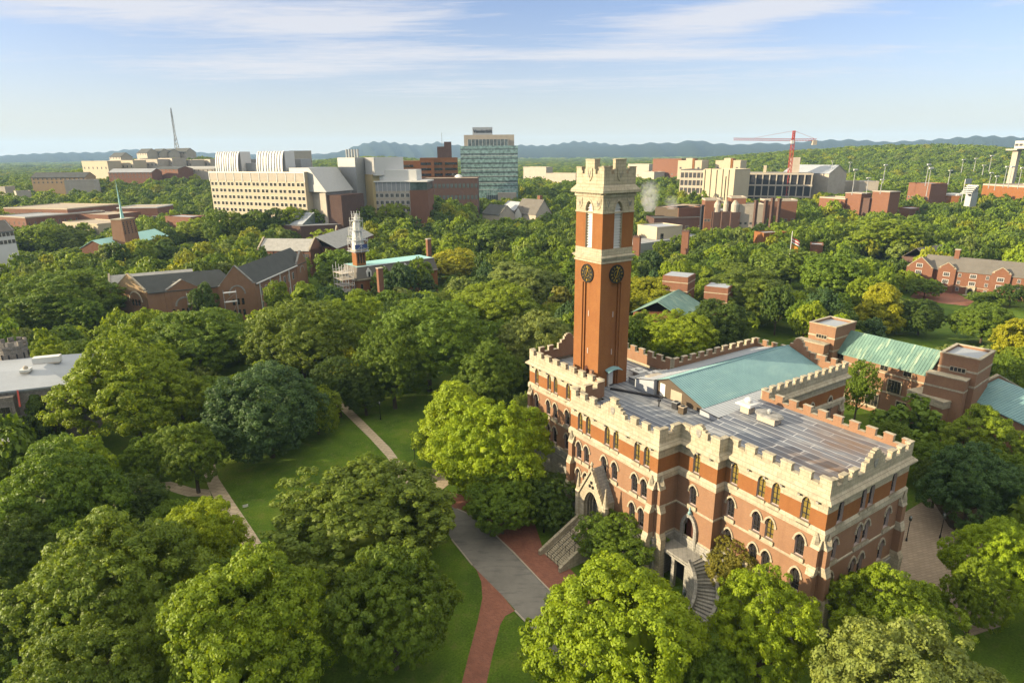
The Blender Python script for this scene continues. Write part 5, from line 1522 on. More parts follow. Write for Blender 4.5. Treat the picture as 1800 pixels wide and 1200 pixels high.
P2_ = at(612, 492, 12.0)
e = thing('scaffolding', 'pale scaffold bays standing against the left end of the mansard hall', 'scaffold', (P2_.x, P2_.y, 0), t.rotation_euler.z)
m = MB(); dk = MB()
for x in (-2.5, 0, 2.5):
    for y in (0, 1.6, 5, 8): m.bar((x, y, 0), (x, y, 17.5 + (x * y) % 2), 0.12)
for z in (2, 4.5, 7, 9.5, 12, 14.5):
    dk.box(-2.6, 2.6, -0.2, 8.2, z, z + 0.12)
    for y in (0, 8): m.bar((-2.5, y, z + 1.1), (2.5, y, z + 1.1), 0.09); m.bar((-2.5, y, z), (2.5, y, z + 2.5), 0.07)
m.build('pole', M_WPAINT, e); dk.build('deck', M_CONC, e)
note(e, -3, 3, -1, 9)

# ---- green-roofed chapel with a battered tower and needle spire
A_, B_ = at(190, 436, 10.0), at(295, 414, 10.0)
t, L = root_at('chapel', 'brick chapel with a pale teal roof below a needle spire at far left', 'church', A_, B_)
m = MB(); m.prism([(0, 0), (L, 0), (L, 17), (0, 17)], -0.5, 10, 0)
m.slab((0, 17, 0), (0, -1, 0), (0, 0, 1), [(0, 10), (17, 10), (8.5, 14.2)], 0.5, 1); m.slab((-0.03, 17, 0), (0, -1, 0), (0, 0, 1), [(0, -0.5), (17, -0.5), (17, 10), (0, 10)], 0.03, 1)
m.build('wall', [M_BRICK, M_BRICK_R], t)
m = MB(); gable_roof(m, -0.3, L + 0.3, 0, 17, 10, 14.4, 'x', 0.4); m.build('copper_roof', M_COPPER_B, t)
windows_on(t, [((0, 0), (L, 0), even(L, 16)[6:], [6.6, 3.4])], far_window(1.0, 2.0, M_FARWIN, M_BRICK_D, 0.06))
note(t, -1, L + 1, -4, 18)
m = MB(); x0, x1 = L * 0.22, L * 0.44
lo = [(x0 - 0.9, -3.0), (x1 + 0.9, -3.0), (x1 + 0.9, 6), (x0 - 0.9, 6)]; hi = [(x0 + 0.4, -1.6), (x1 - 0.4, -1.6), (x1 - 0.4, 5), (x0 + 0.4, 5)]
ZT = 24.5
for k in range(4):
    j = (k + 1) % 4; m.face([(*lo[k], -0.5), (*lo[j], -0.5), (*hi[j], ZT), (*hi[k], ZT)], 0)
m.face([(*p, ZT) for p in hi], 1); m.box(x0 + 0.2, x1 - 0.2, -1.8, 5.2, ZT, ZT + 0.5, 1)
tw = m.build('bell_tower', [M_BRICK, M_STONE], t)
m = MB(); xm = (x0 + x1) / 2; m.lathe((xm, 1.7, ZT + 0.5), [(1.2, 0), (1.0, 0.6), (0.55, 6), (0.3, 14), (0.06, 21), (0.05, 23.5)], 8); m.bar((xm - 0.5, 1.7, ZT + 22.6), (xm + 0.5, 1.7, ZT + 22.6), 0.14); m.build('spire', M_COPPER_B, tw)
m = MB()
for i in range(4):
    for j in range(6):
        xx = x0 + 1.5 + (x1 - x0 - 3.0) * i / 3; zz = 16.2 + 1.25 * j; yy = -3.0 + 1.4 * zz / ZT
        m.box(xx - 0.42, xx + 0.42, yy - 0.08, yy + 0.12, zz, zz + 0.85)
        y2 = 0.2 + 4.2 * i / 3 - 1; x2 = x1 + 0.9 - 1.3 * zz / ZT
        m.box(x2 - 0.12, x2 + 0.08, y2, y2 + 0.8, zz, zz + 0.85)
m.build('belfry_grid', M_DARK, tw)

# ---- brick residence on the right with many gables
A_, B_ = at(1640, 471, 10.0), at(1800, 487, 10.0)
t, L = root_at('residence_hall', 'orange brick residence with white windows, gables and a grey roof facing the lawn', 'building', A_, B_)
LX = L + 14
m = MB(); m.prism([(0, 0), (LX, 0), (LX, 12), (0, 12)], -0.5, 10, 0)
m.prism([(-9.5, -2), (0.4, -2), (0.4, 16), (-9.5, 16)], -0.5, 10, 0); gable_wall(m, (-9.6, -2.2), (0.5, -2.2), -0.5, 10, 14.0, 0.5)
for xg, w in ((5.5, 6.5), (24.5, 6.5)): gable_wall(m, (xg - w / 2, -0.9), (xg + w / 2, -0.9), -0.5, 10.4, 12.4, 0.9)
gable_wall(m, (33.5, -2.2), (45.0, -2.2), -0.5, 10, 14.0, 0.5); m.prism([(33.6, -2), (44.9, -2), (44.9, 12), (33.6, 12)], -0.5, 10, 0)
m.box(0.5, 33, -0.1, 0, 3.2, 3.45, 1)
m.build('wall', [M_BRICK_R, M_STONE], t)
m = MB(); gable_roof(m, -4, LX, 0, 12, 10, 15.0, 'x', 0.4); gable_roof(m, -9.4, 0.3, -1.8, 16, 10, 14.0, 'y', 0.3); gable_roof(m, 33.6, 44.9, -1.8, 8, 10, 14.0, 'y', 0.3)
for xg in (5.5, 24.5): gable_roof(m, xg - 3.1, xg + 3.1, -0.4, 4, 10.4, 12.4, 'y', 0.1)
m.build('roof', M_ROOFGR, t)
wt_ = far_window(2.1, 1.5, M_FARWIN, M_WPAINT, 0.1, 3); ws_ = far_window(1.0, 1.5, M_FARWIN, M_WPAINT, 0.1, 2)
windows_on(t, [((0, -0.9), (LX, -0.9), [5.5, 24.5], [7.3, 4.2, 1.2]), ((0, 0), (LX, 0), [15.0], [7.3, 4.2]), ((-9.5, -2.2), (0, -2.2), [4.7], [10.2, 7.2, 4]), ((33.6, -2.2), (44.9, -2.2), [5.6], [10, 6.8, 3.5])], wt_)
windows_on(t, [((0, 0), (LX, 0), [10.2, 20.0, 30.5], [7.3, 4.2, 1.2])], ws_)
m = MB(); m.box(13.4, 16.6, -0.7, 0, -0.5, 3.9, 0)
m.slab((15, -0.72, 0), (1, 0, 0), (0, 0, 1), [(-1.0, -0.4), (1.0, -0.4), (1.0, 2.0), (0.7, 2.8), (0, 3.2), (-0.7, 2.8), (-1.0, 2.0)], 0.03, 1); m.box(12.8, 17.2, -2.4, -0.7, -0.5, 0.3, 0); m.build('doorway', [M_STONE, M_DARK], t)
for x in (7.0, 36.0):
    m = MB(); m.box(x - 0.9, x + 0.9, 5, 6.6, 13, 18.0, 0); m.box(x - 1.1, x + 1.1, 4.8, 6.8, 18.0, 18.3, 1); m.build('chimney', [M_BRICK_R, M_CONC], t)
note(t, -10, LX, -3, 16)
P = at(1640, 516, 0); e = thing('awning_tent', 'small red awning by the residence hall doorway', 'awning', (P.x, P.y, 0), 0.2)
m = MB(); m.lathe((0, 0, 2.0), [(2.6, 0), (1.4, 0.8), (0.1, 1.4)], 6); m.build('canopy', M_REDM, e)
m = MB(); [m.bar((x, y, 0), (x, y, 2.1), 0.1) for x in (-1.7, 1.7) for y in (-1.4, 1.4)]; m.build('pole', M_STEEL, e)
# slate house behind it
A_, B_ = at(1633, 449, 9.0), at(1694, 440, 9.0)
t, L = root_at('gabled_house', 'house with a dark blue-grey gable roof behind the residence hall', 'house', A_, B_)
m = MB(); m.prism([(0, 0), (L, 0), (L, 13), (0, 13)], -1, 7, 0); m.slab((L, 0, 0), (0, 1, 0), (0, 0, 1), [(0, 7), (13, 7), (6.5, 12)], 0.4, 0); m.build('wall', M_BRICK_D, t)
m = MB(); gable_roof(m, 0, L + 0.3, 0, 13, 7, 12, 'x', 0.5); m.build('roof', M_ROOFGR, t); note(t, 0, L, 0, 13)

# ---- copper-roofed hall between the trees, right of the tower
A_, B_ = at(1186, 503, 12), at(1208, 536, 12)
t = thing('brick_building', 'low brick hall with pale green roof among trees right of the clock tower', 'building', (B_.x, B_.y, 0), math.atan2(1, 0.62))
m = MB(); m.prism([(-9, -1), (13, -1), (13, 15), (-9, 15)], -0.5, 10, 0)
for (x0, y0, w, z) in ((13, 4, 9.0, 18.5), (16, -9, 8.0, 15.5)):
    m.box(x0, x0 + w, y0, y0 + w, 0, z, 0); m.box(x0 - 0.1, x0 + w + 0.1, y0 - 0.1, y0 + w + 0.1, z - 2.2, z - 1.9, 1); m.box(x0 - 0.1, x0 + w + 0.1, y0 - 0.1, y0 + w + 0.1, z - 5.2, z - 4.9, 1)
m.build('wall', [M_BRICK_R, M_STONE], t)
m = MB(); gable_roof(m, -9.2, 13.2, -1, 15, 10, 14.2, 'x', 0.6); m.build('copper_roof', M_COPPER_O, t)
m = MB(); m.box(13.4, 21.6, 4.4, 12.6, 18.5, 18.56); m.box(16.4, 23.6, -8.6, -1.4, 15.5, 15.56); m.build('tower_roof', M_ROOFW, t)
note(t, -10, 25, -10, 16)
# ------------------------------------------------------------------ medical and laboratory blocks in the distance
t, L, H = flat_block('laboratory_block', 'long cream laboratory block with rows of small windows and white vaulted rooftop plant', 'building', (367, 303), (534, 304), 500, 40, zb=6, vis=0.62, wall=M_TAN, roof=M_ROOFG,
                     rows=7, cols=0, storey=4.35, top_pad=5.0)
me = far_window(2.3, 2.1, M_GLASS, M_WPAINT, 0.08, 2)
cols = [L * (k + 0.5) / 11 + e for k in range(11) for e in (-1.75, 1.75)]
windows_on(t, [((0, 0), (L, 0), cols, [H - 8.6 - 4.35 * k for k in range(6)])], me)
m = MB()
for k in range(12): m.box(L * k / 11 - 0.25, L * k / 11 + 0.25, -0.3, 0, H - 6, H + 0.4, 0)
m.box(0, L, -0.25, 0, H - 0.3, H + 0.5, 0)
for k in range(11): m.box(L * k / 11 + 0.6, L * (k + 1) / 11 - 0.6, -0.12, 0, H - 5.2, H - 0.6, 1)
m.build('attic_panel', [M_WPAINT, M_CONC], t)
for x0, x1 in ((7.0, 27.5), (45.5, 67.5)):                       # white ribbed vaults
    m = MB(); hh = 13.5
    pr = [(0, 0)] + [(2.4 * math.sin(a) ** 0.6 if False else 3.2 * (1 - math.cos(a)), hh * math.sin(a)) for a in [math.pi / 2 * k / 7 for k in range(1, 8)]]
    for (ya, za), (yb, zb_) in zip(pr, pr[1:]):
        m.face([(x0, 1 + ya, H + za), (x1, 1 + ya, H + za), (x1, 1 + yb, H + zb_), (x0, 1 + yb, H + zb_)])
    m.prism([(x0, 4.2), (x1, 4.2), (x1, 13), (x0, 13)], H, H + hh)
    for k in range(10):
        x = x0 + (x1 - x0) * k / 9; w = 0.9 if k % 3 == 0 else 0.35
        for (ya, za), (yb, zb_) in zip(pr, pr[1:]): m.bar((x, 0.8 + ya, H + za), (x, 0.8 + yb, H + zb_), w, 0.5)
    m.build('plant_vault', M_WHITE, t)
m = MB(); m.box(27.5, 45.5, 8, 28, H, H + 6.0); m.box(20, 66, 20, 30, H, H + 8.5); m.box(36, 45, 7.8, 8, H + 1, H + 4); m.build('plant_room', M_STEEL, t)
m = MB()                                                         # sloping pale roof falling to the right
q = [(70, 3, H + 3), (88, 3, H + 3), (101, 3, H - 12), (70, 3, H - 12)]
m.face(q); m.face([(88, 3, H + 3), (101, 3, H - 12), (101, 30, H - 12), (88, 30, H + 3)]); m.face([(70, 3, H + 3), (88, 3, H + 3), (88, 30, H + 3), (70, 30, H + 3)])
m.build('sloping_roof', M_STEEL, t)
m = MB(); m.prism([(L, 6), (99, 4), (99, 30), (L, 34)], 0, H - 12.1, 0); m.prism([(99, 5), (109, 7), (109, 30), (99, 30)], 0, H - 14, 1); m.build('side_wing', [M_CONC, M_BRICK_D], t)
m = MB(); m.prism([(62, -14), (92, -14), (110, 4), (74, 4)], 0, 11, 0); m.face([(64, -12, 11), (72, -2, 18.5), (92, 0, 18.5), (90, -10, 11.5)], 1); m.face([(64, -12, 11), (90, -10, 11.5), (92, 0, 18.5), (92, 0, 11)], 2)
m.face([(62, -14, 11.2), (92, -14, 11.2), (110, 4, 11.2), (74, 4, 11.2)], 3)
m.build('glazed_annex', [M_BRICK_D, M_ROOFW, M_GLASS_GB, M_ROOFG], t)
m = MB(); m.box(84, 99, 36, 50, 0, H + 9, 0)
for k in range(5): m.lathe((86 + 2.4 * k, 44, H + 9), [(0.7, 0), (0.7, 5.5)], 8, 0)
m.build('rear_tower', M_STEEL, t); note(t, 0, 112, -15, 60)

flat_block('parking_deck', 'small layered concrete block on the skyline behind the cream laboratory', 'building', (508, 266), (547, 266), 900, 20, rows=2, cols=6, win=(3, 1.6), wall=M_CONC, roof=M_ROOFT)
flat_block('brick_block', 'low dark brick block in front of the cream laboratory', 'building', (398, 378), (450, 375), -18, 22, vis=0.05, wall=M_BRICK_D, rows=1, cols=10, win=(0.9, 1.8), top_pad=0.5)
flat_block('brick_block', 'small orange brick block among trees left of the cream laboratory front', 'building', (394, 387), (422, 388), -14, 14, wall=M_BRICK_R, rows=0)

t, L, H = flat_block('laboratory_block', 'laboratory with a yellow end tower and white glazed clerestory right of the cream one', 'building', (632, 308), (654, 309), 470, 26, zb=8, vis=0.68, wall=M_YEL, rows=0, DB=455)
WROT = 0.78
m = MB(); m.box(2.4, 6.0, -0.1, 0, H - 12, H - 5.6, 0); m.box(3.5, 3.7, -0.14, -0.1, H - 12, H - 5.6, 1); m.box(4.7, 4.9, -0.14, -0.1, H - 12, H - 5.6, 1)
m.box(2, 2.8, -0.1, 0, H - 19, H - 18, 0); m.box(2, 2.8, -0.1, 0, H - 24, H - 23, 0); m.build('window', [M_FARWIN, M_YEL], t)
X2 = 25.5
m = MB(); m.prism([(0, 1.5), (X2, 1.5), (X2, 26), (0, 26)], 0, H - 4.5); wing = link('grid_wing', m.mesh('grid_wing', [M_CONC]), t, (L, 0, 0), WROT)
windows_on(wing, [((0, 1.5), (X2, 1.5), [X2 * (k + 0.5) / 7 for k in range(7)], [H - 14.6, H - 19.4, H - 24.2])], far_window(2.3, 2.4, M_FARWIN, M_WPAINT, 0.1, 2))
m = MB(); m.box(-0.5, X2 + 12.5, 0.6, 26, H - 4.5, H - 3.6, 0)
for k in range(9): m.box(X2 * k / 8 - 0.12, X2 * k / 8 + 0.12, 1.2, 1.5, H - 11, H - 4.5, 0)
m.face([(0, 1.44, H - 10.4), (X2, 1.44, H - 10.4), (X2, 1.44, H - 4.6), (0, 1.44, H - 4.6)], 1); m.box(2, 30, 4, 22, H - 3.6, H + 3.6, 0); m.build('clerestory', [M_WPAINT, M_ROOFG], wing)
m = MB(); m.prism([(X2, 0.5), (X2 + 12, 3), (X2 + 12, 26), (X2, 26)], 0, H - 10, 0); m.prism([(X2, 1.2), (X2 + 11.5, 3.4), (X2 + 11.5, 26), (X2, 26)], H - 10, H - 4.6, 1); m.build('brick_end', [M_BRICK_R, M_GLASS_GB], wing)
windows_on(t, [], None)
m = MB()
pr = [(8 * (1 - math.cos(a)) , 12.0 * math.sin(a)) for a in [math.pi / 2 * k / 7 for k in range(8)]]
for (xa, za), (xb, zb_) in zip(pr, pr[1:]): m.face([(xa + 0.2, 1, H + za), (xb + 0.2, 1, H + zb_), (xb + 0.2, 24, H + zb_), (xa + 0.2, 24, H + za)])
m.face([(0.2, 1, H)] + [(x + 0.2, 1, H + z) for x, z in pr[1:]] + [(20, 1, H + 12), (20, 1, H)])
m.face([(8.2, 1, H + 12), (20, 1, H + 12), (20, 24, H + 12), (8.2, 24, H + 12)]); m.face([(20, 1, H), (20, 24, H), (20, 24, H + 12), (20, 1, H + 12)])
for k in range(9): m.box(8 + 1.4 * k, 8.5 + 1.4 * k, 0.5, 1, H, H + 12)
m.build('plant_vault', M_WHITE, t); note(t, 0, 48, -2, 28)
flat_block('brick_block', 'narrow red brick stair block between the two laboratories', 'building', (612, 292), (632, 291), 520, 20, wall=M_BRICK_R, rows=2, cols=2, zb=8, win=(1.5, 3))
flat_block('laboratory_block', 'dark brick laboratory with a full grid of glass below the brown hospital', 'building', (740, 315), (840, 314), 560, 30, zb=8, wall=M_BRICK_D, rows=3, cols=14, win=(2.2, 3.6), glass=M_GLASS_GB, frame=M_BRICK_D, roof=M_ROOFT)

t, L, H = flat_block('hospital_block', 'stepped orange brown hospital block with dark window bands', 'building', (738, 279), (804, 272), 640, 30, zb=8, vis=0.7, wall=M_BRICK_O, rows=0, roof=M_ROOFD)
m = MB()
for k in range(5):
    z = H - 6.0 - 5.2 * k
    for x0, x1 in ((0.5, 10.5), (13.5, 21.5), (24, L - 0.5)): m.box(x0, x1, -0.12, 0, z, z + 2.3, 0)
m.build('window', M_GLASS, t)
m = MB(); m.prism([(-20, 5), (0, 5), (0, 30), (-20, 30)], 0, H - 2, 0); m.prism([(10.5, -1.5), (13.5, -1.5), (13.5, 0), (10.5, 0)], 0, H, 0); m.build('side_wing', M_BRICK_O, t)
m = MB()
for k in range(5): m.box(-19, -7, 4.88, 5, H - 8 - 5.2 * k, H - 5.7 - 5.2 * k, 0)
m.build('window', M_GLASS, t)
m = MB(); m.box(17, 30, 6, 18, H, H + 11, 0); m.box(24, 31, 4, 14, H, H + 15.5, 0); m.build('stair_tower', M_BRICK_D, t)
m = MB(); m.bar((22, 8, H + 11), (22, 8, H + 24), 0.35); m.build('antenna', M_STEEL, t); note(t, -20, L, -2, 32)

# ---- glass tower with the name board on its roof
t, L, H = flat_block('office_tower', 'tall glass fronted office tower with a lettered white board on its roof', 'building', (809, 258), (910, 257), 680, 30, zb=9, vis=0.95, wall=M_GLASS_G, rows=0, roof=M_ROOFG)
m = MB()
for k in range(9):
    z = H - 2.2 - 4.6 * k
    if z > 6: m.box(0, L, -0.16, 0, z - 1.0 - (0.5 if k % 2 else 0), z, 0)
for k in range(6): m.box(0.3, L - 0.3, -0.11, 0, H - 9.5 - 6.8 * k, H - 9.2 - 6.8 * k, 1)
m.build('window_band', [M_GLASS_GB, M_WPAINT], t)
m = MB(); m.box(4, L - 3.5, 2, 28, H, H + 11.5, 0); m.box(8, L - 10, 0.6, 2, H + 0.5, H + 7.0, 1)
for k in range(12): m.box(8 + (L - 18) * k / 11 - 0.15, 8 + (L - 18) * k / 11 + 0.15, 0.5, 0.6, H + 0.5, H + 7, 2)
m.build('penthouse', [M_CONC, M_GLASS_GB, M_WPAINT], t)
m = MB(); m.box(13, 33.5, 4, 16, H + 11.5, H + 19.0); sg = m.build('sign_board', M_ROOFW, t)
fc = bpy.data.curves.new('sign_lettering', 'FONT'); fc.body = 'Vanderbilt'; fc.size = 4.6; fc.align_x = 'CENTER'; fc.extrude = 0.08; fc.offset = 0.05
fc.materials.append(M_BLACK)
_tmp = link('lettering_curve', fc)
_me = bpy.data.meshes.new_from_object(_tmp.evaluated_get(bpy.context.evaluated_depsgraph_get()))
bpy.data.objects.remove(_tmp)
fo = link('sign_lettering', _me, sg, (23.3, 3.88, H + 13.6)); fo.rotation_euler = (math.pi / 2, 0, 0)
m = MB(); m.box(38, L - 2, -6, 4, 0, 11.5, 0); m.box(26, 38, -5, 2, 0, 9, 1)
for k in range(5): m.box(27 + 2.2 * k, 27.4 + 2.2 * k, -5.1, -5, 2, 14, 2)
m.build('base_block', [M_CONC, M_GLASS_GB, M_STEEL], t); note(t, 0, L, -6, 30)
P = at_dist(806, 311, 590)
e = thing('satellite_dome', 'white dome on the roof of the dark brick laboratory', 'dome', (P.x, P.y, P.z - 2.4))
m = MB(); m.lathe((0, 0, 0), [(4.6, -0.5), (4.6, 0.4), (4.2, 1.9), (3.0, 3.4), (1.4, 4.4), (0.1, 4.7)], 16); m.build('dome', M_WPAINT, e)
m = MB(); m.lathe((0, 0, -3), [(3.2, 0), (3.2, 2.5)], 12); m.build('dome_base', M_STEEL, e)

# ---- far left: brick college blocks and hillside buildings
def far_gabled(name, label, cat, A, B, D, depth, eave_h, ridge_h, wall, roof, rows, cols, win=(1.3, 1.8), DB=None, zb=None, group=None):
    PA = at_dist(A[0], A[1], D); PB = at_dist(B[0], B[1], DB or D * 0.965)
    t, L = root_at(name, label, cat, PA, PB, group)
    t.location.z = PA.z - eave_h
    m = MB(); m.prism([(0, 0), (L, 0), (L, depth), (0, depth)], min(-3, tz(PA.x, PA.y) - t.location.z - 3), eave_h, 0)
    for x in (0, L):
        m.slab((x, 0, 0), (0, 1, 0), (0, 0, 1), [(0, eave_h), (depth, eave_h), (depth / 2, ridge_h)], 0.3, 0)
    m.build('wall', wall, t)
    m = MB(); gable_roof(m, -0.4, L + 0.4, 0, depth, eave_h, ridge_h, 'x', 0.6); m.build('roof', roof, t)
    if rows: windows_on(t, [((0, 0), (L, 0), even(L, cols), [eave_h - 2.9 - 3.6 * k for k in range(rows)])], far_window(win[0], win[1], M_FARWIN, M_CONC, 0.08))
    note(t, 0, L, 0, depth); shown(A, B, PA.z, PA.z - eave_h, D, D, 0.3)
    return t, L
flat_block('college_block', 'long brick college block with a flat tan roof at far left', 'building', (6, 366), (118, 368), -20, 50, rows=2, cols=16, win=(1.2, 1.9), roof=M_ROOFT, band=M_TAN)
flat_block('college_block', 'brick college block with a grey corner and white cornice below the tan roofed one', 'building', (-6, 380), (44, 383), -17, 60, rows=2, cols=6, scol=14, win=(1.0, 2.2), roof=M_ROOFG, band=M_CONC)
flat_block('college_block', 'low orange brick block with a tan flat roof right of the long college block', 'building', (116, 377), (190, 379), -16, 30, rows=1, cols=8, roof=M_ROOFT, win=(1.4, 1.6), wall=M_BRICK_R)
flat_block('college_block', 'low block with white window bays just left of the chapel spire', 'building', (110, 391), (172, 395), -13, 24, rows=1, cols=3, roof=M_ROOFT, win=(2.2, 1.6), wall=M_TAN)
flat_block('college_block', 'brick block with five tall white bays right of the chapel spire', 'building', (205, 366), (276, 365), -19, 30, rows=1, cols=5, roof=M_ROOFT, win=(3.2, 3.2), frame=M_WPAINT, band=M_WPAINT, wall=M_BRICK_R)
flat_block('college_block', 'low grey roofed block behind the yellow trees right of the chapel', 'building', (290, 381), (335, 383), -14, 14, rows=0, roof=M_ROOFW, wall=M_BRICK_R)
flat_block('college_block', 'low brick block with a white roof edge left of the slate hall', 'building', (560, 372), (618, 373), -15, 14, rows=1, cols=5, win=(1.6, 1.8), wall=M_BRICK_R, roof=M_ROOFT)
far_gabled('gabled_house', 'white gabled house with dark windows cut by the left picture edge', 'house', (-14, 407), (24, 408), 390, 9, 9, 13.5, M_WPAINT, M_ROOFGR, 2, 5, (1.4, 1.7), DB=395)
far_gabled('apartment_house', 'yellow and brick apartment house with a dark hipped roof at far left', 'building', (54, 312), (150, 313), 900, 20, 13, 18, M_BRICK_T, M_ROOFD, 2, 12)
flat_block('warehouse', 'long low building with a pale blue-grey roof in front of the dark roofed apartments', 'building', (112, 318), (165, 317), 850, 20, rows=0, roof=M_ROOFW, wall=M_CONC, vis=0.12)
far_gabled('institute_building', 'brick building with a white columned portico on the left hillside', 'building', (190, 303), (266, 302), 930, 20, 12, 16, M_BRICK_R, M_ROOFG, 2, 12)
far_gabled('institute_building', 'red brick block left of the white terrace with low gables', 'building', (271, 297), (312, 296), 930, 22, 10, 13, M_BRICK_R, M_ROOFD, 1, 6)
far_gabled('institute_building', 'pale terrace with small white gables left of the cream laboratory', 'building', (314, 297), (376, 294), 930, 16, 7, 10, M_CONC, M_SLATE, 1, 8)
for (a, b, v, lab) in ((143, 188, 284, 'cream'), (190, 233, 283, 'pinkish'), (236, 276, 281, 'glazed white'), (278, 302, 279, 'tall white'), (303, 336, 282, 'low white'), (339, 369, 281, 'flat white')):
    flat_block('terrace_block', lab + ' block in the long pale row along the left hilltop', 'building', (a, v), (b, v - 0.5), 1020, 18, DB=975, rows=2, cols=6, win=(2.2, 2.6), wall=M_TAN if lab in ('cream', 'pinkish') else M_CONC, roof=M_ROOFW, group='pale row on the left hilltop', bot_pad=3)
for k, (a, b, v) in enumerate(((192, 212, 276), (240, 258, 269), (264, 280, 269), (280, 296, 269), (300, 326, 268))):
    far_gabled('apartment_house', ['hilltop apartment house with a dark roof, leftmost of the row', 'pale hilltop apartment house with a dark roof left of the radio mast', 'hilltop apartment house with twin dark dormers by the radio mast',
                'hilltop apartment house just left of the mast foot', 'dark roofed hilltop house right of the mast foot'][k], 'building', (a, v), (b, v), 1150, 16, 12, 18, M_CONC, M_ROOFD, 1, 4, (2, 2.4), group='dark roofed houses on the left hilltop')
flat_block('warehouse', 'pale wall with a grey end among trees at far left', 'building', (28, 337), (54, 336), 830, 12, vis=0.12, rows=0, wall=M_CONC, roof=M_ROOFW)
flat_block('warehouse', 'small white roofed shed at the left picture edge', 'building', (-6, 329), (8, 329), 900, 12, vis=0.12, rows=0, wall=M_CONC, roof=M_ROOFW)

# ---- radio mast on the left skyline
P = at_dist(312, 268, 1500); Pt = at_dist(298.5, 190, 1500)
zt = Pt.z; zb = tz(P.x, P.y)
e = thing('radio_mast', 'thin lattice radio mast rising on the left skyline', 'mast', (P.x, P.y, zb))
H = zt - zb; m = MB()
for a in range(3):
    an = 2 * math.pi * a / 3
    m.bar((9 * math.cos(an), 9 * math.sin(an), 0), (2.2 * math.cos(an), 2.2 * math.sin(an), H * 0.55), 1.0); m.bar((2.2 * math.cos(an), 2.2 * math.sin(an), H * 0.55), (0.8 * math.cos(an), 0.8 * math.sin(an), H), 0.7)
for k in range(14):
    z = H * 0.94 * k / 14; r = 9 + (2.2 - 9) * min(1, z / (H * 0.55)); r2 = 9 + (2.2 - 9) * min(1, (z + H / 15) / (H * 0.55))
    for a in range(3):
        a0, a1 = 2 * math.pi * a / 3, 2 * math.pi * (a + 1) / 3
        m.bar((r * math.cos(a0), r * math.sin(a0), z), (r2 * math.cos(a1), r2 * math.sin(a1), z + H / 15), 0.6)
m.build('mast_lattice', M_STEEL, e)

# ---- grey gabled houses between the glass tower and the clock tower
for A, B, D, dep, eh, rh, wall, roof, lab in (((905, 373), (942, 375), 540, 18, 8, 19, M_CONC, M_ROOFGR, 'grey house with a pale edged front gable and brick chimney left of the clock tower'),
                                            ((848, 374), (878, 376), 540, 16, 8, 15, M_CONC, M_ROOFD, 'dark roofed house with a white bargeboard left of the clock tower'),
                                            ((880, 366), (905, 365), 560, 16, 8, 14, M_CONC, M_ROOFW, 'house with a white roof slope between two dark roofed houses')):
    t, L = far_gabled('gabled_house', lab, 'house', A, B, D, dep, eh, rh, wall, roof, 0, 0)
    if 'chimney' in lab:
        m = MB(); m.box(L * 0.7, L * 0.7 + 3.2, 9, 12, 8, 22, 0); m.build('chimney', M_BRICK_R, t)
        m = MB(); gable_roof(m, 2, 10, -2, 8, 8, 13, 'y', 0.5); m.slab((2, -1.6, 0), (1, 0, 0), (0, 0, 1), [(0, 0), (8, 0), (8, 8), (4, 12.6), (0, 8)], 0.3, 1); m.build('front_gable', [M_ROOFGR, M_WPAINT], t)

# ---- right of the clock tower
t, L, H = flat_block('flat_building', 'cream cube shaped building just right of the clock tower', 'building', (1121, 396), (1155, 401), -16, 20, wall=M_TAN, roof=M_ROOFW, rows=0)
m = MB(); m.box(L - 0.1, L + 0.06, 3, 5.4, H - 7, H - 3.6); m.build('window', M_GLASS, t)
flat_block('flat_building', 'low grey flat roofed range below the cream cube', 'building', (1126, 430), (1235, 415), -9, 20, zb=0, wall=M_STEEL, roof=M_ROOFG, rows=0)
for (u, v, D, lab) in ((1120, 415, 335, 'stubby brick chimney next to the clock tower'), (1206, 405, 350, 'stubby brick chimney on the low grey range')):
    P = at_dist(u, v, D); e = thing('brick_chimney', lab, 'chimney', (P.x, P.y, 0), -0.5)
    m = MB(); m.box(-1.8, 1.8, -1.3, 1.3, 0, P.z - 0.6); m.build('shaft', M_BRICK_R, e)
    m = MB(); m.box(-2.0, 2.0, -1.5, 1.5, P.z - 0.6, P.z)
    for x in (-1.3, 0, 1.3): m.lathe((x, 0, P.z), [(0.35, 0), (0.3, 0.7)], 8)
    m.build('chimney_cap', M_BRICK_D, e)
flat_block('power_house', 'brown brick power house with a lit orange end and tan roof', 'building', (1171, 364), (1193, 367), -20, 20, wall=M_BRICK_R, roof=M_ROOFT, rows=1, cols=1, win=(2.0, 3.0), glass=M_CONC, frame=M_WPAINT)
flat_block('power_house', 'long brown metal sided block behind the power house end', 'building', (1194, 367), (1238, 361), -20, 20, wall=M_BROWN, roof=M_ROOFT, rows=0)
flat_block('power_house', 'low brown brick range in front of the power house', 'building', (1150, 385), (1266, 383), -14, 20, wall=M_BRICK_D, roof=M_ROOFD, rows=1, cols=5, win=(2.2, 3.4), top_pad=0.6)
flat_block('flat_building', 'beige windowless block right of the power house', 'building', (1264, 371), (1311, 370), -17, 18, wall=M_CONC, roof=M_ROOFG, rows=0)
flat_block('flat_building', 'second beige block with a dark doorway beside the first', 'building', (1310, 379), (1345, 378), -15, 18, wall=M_TAN, roof=M_ROOFG, rows=1, cols=1, win=(1.2, 3), top_pad=1.5)
flat_block('brick_block', 'orange cornered brick block with rooftop vents above the flagpole trees', 'building', (1326, 408), (1343, 411), -13, 16, wall=M_BRICK_O, roof=M_ROOFG, rows=0)
flat_block('college_block', 'pale low block with a white flat roof between trees right of the flagpole', 'building', (1425, 431), (1447, 432), -9, 10, wall=M_BRICK_R, roof=M_ROOFW, rows=0)
